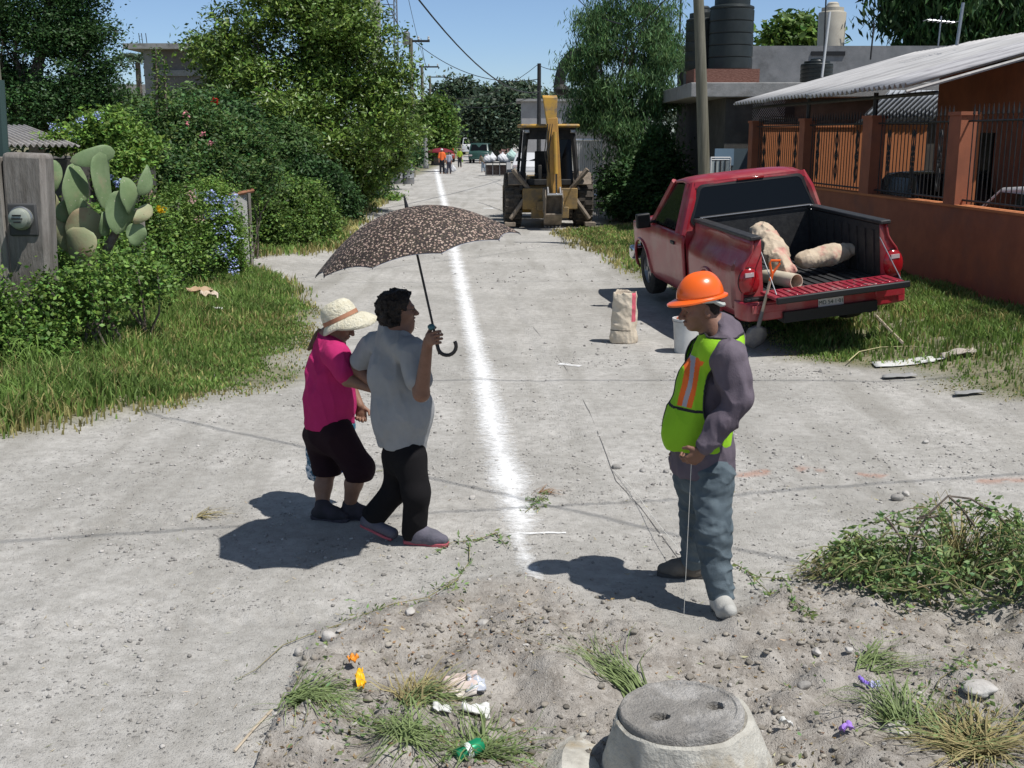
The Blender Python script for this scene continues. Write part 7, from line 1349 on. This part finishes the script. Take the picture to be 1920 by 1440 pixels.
tuft('grass_tuft', 'dry brown stems mixed through the top of the weed pile', 1800, 1090, 150, .12, .5, R(90), 2.5, L_DRY, h=.38); tuft('grass_tuft', 'brown straw spilling from the left side of the weed pile', 1600, 1090, 160, .12, .4, R(200), .9, L_DRY, h=.14); tuft('grass_tuft', 'green blades poking from the bottom weeds beside the can', 900, 1420, 120, .1, .34, R(60), 1.3, L_TUF, h=.09); tuft('grass_tuft', 'weedy blades on the bottom edge left of the can', 760, 1425, 120, .1, .3, R(90), 1.4, L_TUF, h=.08)
tuft('grass_tuft', 'thin straw wisps on the street left of the umbrella shadow', 375, 968, 24, .1, .25, R(20), .5, L_DRY, h=.02); tuft('grass_tuft', 'orange dry leaves beside a sprig near the chalk line', 1015, 925, 26, .05, .16, R(10), .8, leafmat('dead_leaf', (.3, .17, .08), .2), h=.03)
def road_sprig(label, pts, lsz=.045, per=9, sp=.018): return sprig('green_sprig', label, [[(*on(x, y), 0) for x, y in p] for p in pts] if False else [[(lambda q: (q[0], q[1], gzf(*q) + .012))(on(x, y)) for x, y in p] for p in pts], L_WEED, lsz, per, 'sprig', .003, .3, group='cut green sprigs', spread=sp)
road_sprig('cut green sprig lying just right of the women feet', [((930, 1005), (890, 1020), (850, 1022), (810, 1045)), ((880, 1025), (880, 1060), (860, 1090), (800, 1120)), ((930, 1005), (950, 1030))]); road_sprig('small green sprig on the powder line', [((985, 965), (1010, 940), (1025, 925)), ((985, 940), (1020, 935)), ((1000, 960), (1030, 945))])
road_sprig('row of wilted leaves along the upper rim of the soil', [((860, 1095), (800, 1140), (740, 1150), (690, 1160), (640, 1175)), ((840, 1110), (870, 1130))], .035, 12, .028); road_sprig('thin wilted vine along the left rim of the soil', [((640, 1180), (580, 1195), (530, 1215), (480, 1260), (440, 1280))], .022, 6, .02)
road_sprig('trailing green stem running right from the worker boot', [((1375, 1060), (1420, 1085), (1470, 1090), (1550, 1080)), ((1400, 1075), (1440, 1120), (1480, 1160), (1520, 1180))]); road_sprig('leafy stem lying below the left side of the weed pile', [((1450, 1130), (1490, 1160), (1525, 1185))], .035, 14, .014); road_sprig('thin green blade stem on the street behind the women knees', [((705, 885), (735, 880), (745, 880))], .02, 2, .01)
road_sprig('leafy ground weeds at the bottom centre', [((790, 1400), (850, 1415), (930, 1400), (1000, 1420)), ((830, 1440), (900, 1425), (980, 1440)), ((700, 1390), (760, 1405), (810, 1440))], .035, 26, .045); road_sprig('low green leaves right of the small soil stones', [((1800, 1290), (1760, 1300), (1735, 1340)), ((1790, 1280), (1810, 1300))], .03, 12, .03); road_sprig('scatter of small leaves below the yellow wrapper', [((560, 1330), (620, 1345), (690, 1360)), ((600, 1370), (660, 1380))], .03, 16, .04)
# litter
def scrap(name, label, px, py, w_, h_, m, cat, seed, crumple=.02, rz=0.0, zoff=.006, tilt=0):
    X_, Y_ = on(px, py); n_ = 9; V = []
    for i in range(n_):
        for j in range(n_):
            u, v = (i / (n_ - 1) - .5), (j / (n_ - 1) - .5); e = 1 + .3 * (vnoise(seed + math.atan2(u, v) * 1.5, seed) - .5); x, y = u * w_ * e, v * h_ * e; xr = x * math.cos(rz) - y * math.sin(rz); yr = x * math.sin(rz) + y * math.cos(rz); V.append((xr, yr, gzf(X_ + xr, Y_ + yr) - gzf(X_, Y_) + zoff + crumple * vnoise(u * 5 + seed, v * 5) * 1.6 + tilt * v))
    F = np.array([(i * n_ + j, i * n_ + j + 1, (i + 1) * n_ + j + 1, (i + 1) * n_ + j) for i in range(n_ - 1) for j in range(n_ - 1)]); o = obj(name, nmesh(name, V, F, crumple > .01), m, None, (X_, Y_, gzf(X_, Y_))); md = o.modifiers.new('s', 'SOLIDIFY'); md.thickness = .003; return tag(o, label, cat)
WPAP = mat('white_paper', (.66, .66, .64), (.55, .54, .5), 6, .8); PINKP = mat('stained_paper', (.55, .42, .38), (.62, .58, .52), 5, .85); BRC = mat('brown_card', (.36, .24, .14), (.45, .33, .22), 6, .85); YELP = mat('yellow_wrapper', (.85, .50, .01), (.8, .4, .01), 6, .4)
scrap('paper_sheet', 'white cardboard sheet lying on the grass edge right of the worker', 1692, 690, .62, .28, WPAP, 'cardboard', 1.2, .012); scrap('paper_sheet', 'narrow white strip beside the cardboard on the grass edge', 1745, 693, .3, .08, WPAP, 'paper', 4.1, .02); scrap('paper_sheet', 'crumpled pale litter right of the white cardboard', 1795, 692, .36, .16, mat('pale_litter', (.5, .44, .38), (.3, .26, .22), 5), 'paper', 6.3, .05); scrap('paper_sheet', 'small grey slab just below the white cardboard', 1685, 713, .32, .12, CONC, 'slab', 7.3, .02)
scrap('flat_stone', 'flat pale stone lying below the grass edge at right', 1815, 747, .26, .10, CONC, 'stone', 8.8, .015, zoff=.015)
scrap('crumpled_paper', 'crumpled white and pink paper on the soil at bottom centre', 893, 1345, .11, .07, WPAP, 'paper', 2.2, .03); scrap('crumpled_paper', 'stained pinkish paper above the crumpled white paper', 860, 1312, .16, .10, PINKP, 'paper', 3.7, .03); scrap('crumpled_paper', 'thin white paper shred left of the crumpled white paper', 830, 1360, .07, .03, WPAP, 'paper', 5.2, .02); scrap('plastic_film', 'clear bluish plastic scrap beside the dry grass', 893, 1312, .08, .06, mat('clear_film', (.45, .47, .52), rough=.25), 'plastic', 9.2, .03)
scrap('candy_wrapper', 'twisted yellow wrapper standing on the soil at lower left', 676, 1302, .04, .07, YELP, 'wrapper', 3.1, .04, R(20), .01, .03); scrap('candy_wrapper', 'orange tip of wrapper just above the yellow one', 664, 1276, .03, .05, mat('orange_wrapper', (.7, .25, .02), rough=.4), 'wrapper', 5.1, .03, R(-30), .03)
for i, (x, y, lab) in enumerate(((1618, 1310, 'small violet flower left of its paler twin on the soil'), (1637, 1322, 'pale lilac flower right of the small violet one'), (1585, 1400, 'purple flower on the soil at the lower right'), (1472, 1385, 'tiny white petal right of the manhole collar'))): scrap('fallen_flower', lab, x, y, .05, .04, [mat('pet1', (.25, .16, .6)), mat('pet2', (.5, .5, .75)), mat('pet3', (.35, .2, .6)), WPAP][i], 'flower', i * 2.2 + 1, .03)
scrap('brown_leaf', 'large dry brown leaf shape on the grass by the hedge', 375, 583, .34, .18, BRC, 'dry leaf', 2.9, .09, R(25), .12); scrap('paper_scrap', 'beige curled paper lying in the left grass', 395, 590, .22, .14, mat('beige_paper', (.5, .4, .3), (.6, .5, .42), 6), 'paper', 4.9, .09, 0, .12); scrap('white_scrap', 'small white scrap in the left grass below the brown leaf', 410, 605, .12, .05, WPAP, 'paper', 1.9, .03, 0, .12)
for i, (x, y) in enumerate(((1580, 700), (1440, 770), (1140, 720))): pass
cx_, cy_ = on(880, 1430); t = thing('soda_can', 'crushed green drink can lying among the weeds at the bottom edge', 'can', (cx_, cy_, gzf(cx_, cy_) + .032), (R(0), R(82), R(35))); g = MB(); g.lathe([(.026, -.06), (.032, -.052), (.032, .045), (.026, .058), (.022, .06), (.001, .056)], 24); g.build('can_wall', mat('can_green', (.01, .28, .12), (.02, .22, .1), 4, .3, metal=.3), t, True); g = MB(); g.lathe([(.0325, -.02), (.0325, .004)], 24, cap=False); g.build('label_band', mat('can_white', (.6, .65, .6), rough=.4), t, True)
# thin cord on the street and twig
g = MB(); P_ = [on(x, y) for x, y in ((1000, 610), (1060, 690), (1105, 770), (1130, 830), (1155, 900), (1200, 950), (1245, 1010), (1280, 1060))]; g.tube([(x, y, gzf(x, y) + .004) for x, y in P_], .0022, 5); tag(g.build('ground_cord', STRG if False else mat('cord_grey', (.2, .19, .18)), None, loc=(P_[4][0], P_[4][1], 0)), 'thin dark cord winding across the street toward the worker boot', 'cord')
g = MB(); P_ = [on(x, y) for x, y in ((1150, 880), (1190, 930), (1230, 1000), (1268, 1060))]; g.tube([(x, y, gzf(x, y) + .012 + .1 * i / 3) for i, (x, y) in enumerate(P_)], .0018, 5); tag(g.build('ground_cord', STRG, None, loc=(P_[2][0], P_[2][1], 0)), 'pale taut string running along the ground to the worker', 'string')
g = MB(); P_ = [on(x, y) for x, y in ((1640, 622), (1670, 650), (1690, 668))]; g.tube([(x, y, gzf(x, y) + .08) for x, y in P_], .018, 5); tag(g.build('stick', SHW, None, loc=(*P_[1], 0)), 'pale broken stick lying in the grass behind the pickup', 'stick')
g = MB(); P_ = [on(x, y) for x, y in ((1590, 690), (1610, 672), (1650, 668), (1700, 672), (1735, 678))]; g.tube([(x, y, gzf(x, y) + .06) for x, y in P_], .006, 5); tag(g.build('dry_stem', mat('straw_stem', (.5, .45, .25)), None, loc=(*P_[1], 0)), 'long curved straw stem at the grass edge above the cardboard', 'stem')
g = MB(); P_ = [on(x, y) for x, y in ((440, 1410), (475, 1370), (510, 1335))]; g.tube([(x, y, gzf(x, y) + .01) for x, y in P_], .006, 5); tag(g.build('stick', SHW, None, loc=(*P_[1], 0)), 'thin dry twig at the lower left rim of the soil', 'stick')

# leaf litter, straw bits and low weeds over the dug soil
def litter(n, name, label, m, xr, yr, dens, sz, lift=.006, up=.9, asp=.5, tint=(.5, 1.4), hue=.12, hn=0.0):
    x = NR.uniform(*xr, n); y = NR.uniform(*yr, n); k = NR.rand(n) < dens(x, y); x, y = x[k], y[k]; V, F, C = leaves(np.stack([x, y, gz(x, y) + lift + hn * NR.rand(len(x))], 1), sz, asp, None, up, tint=tint, hue=hue)
    V[:, 2] = np.maximum(V[:, 2], gz(V[:, 0], V[:, 1]) + .002); return tag(obj(name, nmesh(name, V, F, col=C), m), label, kind='stuff')
litter(5200, 'leaf_litter', 'dead brown leaves and straw bits strewn on the dug soil', leafmat('litter_brown', (.24, .17, .10), .1, .8), (-2.0, 3.4), (3.7, 6.6), lambda x, y: soil(x, y) * (.1 + .9 * sst(.46, .6, fbm(x * 2.5 + 4, y * 2.5))), .022)
litter(2600, 'leaf_litter', 'thin straw pieces scattered over soil and street', leafmat('litter_straw', (.42, .36, .22), .1, .8), (-2.4, 3.6), (3.8, 7.5), lambda x, y: .15 + .7 * soil(x, y), .035, asp=.1)
wz = lambda x, y: soil(x, y) * np.clip(np.exp(-((x + 1.0) / .55) ** 2 - ((y - 4.25) / .28) ** 2) + .9 * np.exp(-((x - 1.95) / .5) ** 2 - ((y - 4.25) / .35) ** 2) + .5 * np.exp(-((x + .3) / .35) ** 2 - ((y - 4.0) / .2) ** 2), 0, 1) * sst(.42, .55, fbm(x * 6, y * 6 + 2))
litter(9000, 'ground_weeds', 'low leafy weeds creeping over the soil at the bottom edge', L_WEED, (-2.2, 3.2), (3.7, 5.0), wz, .026, .004, .5, .6, (.5, 1.2), .1, .05)
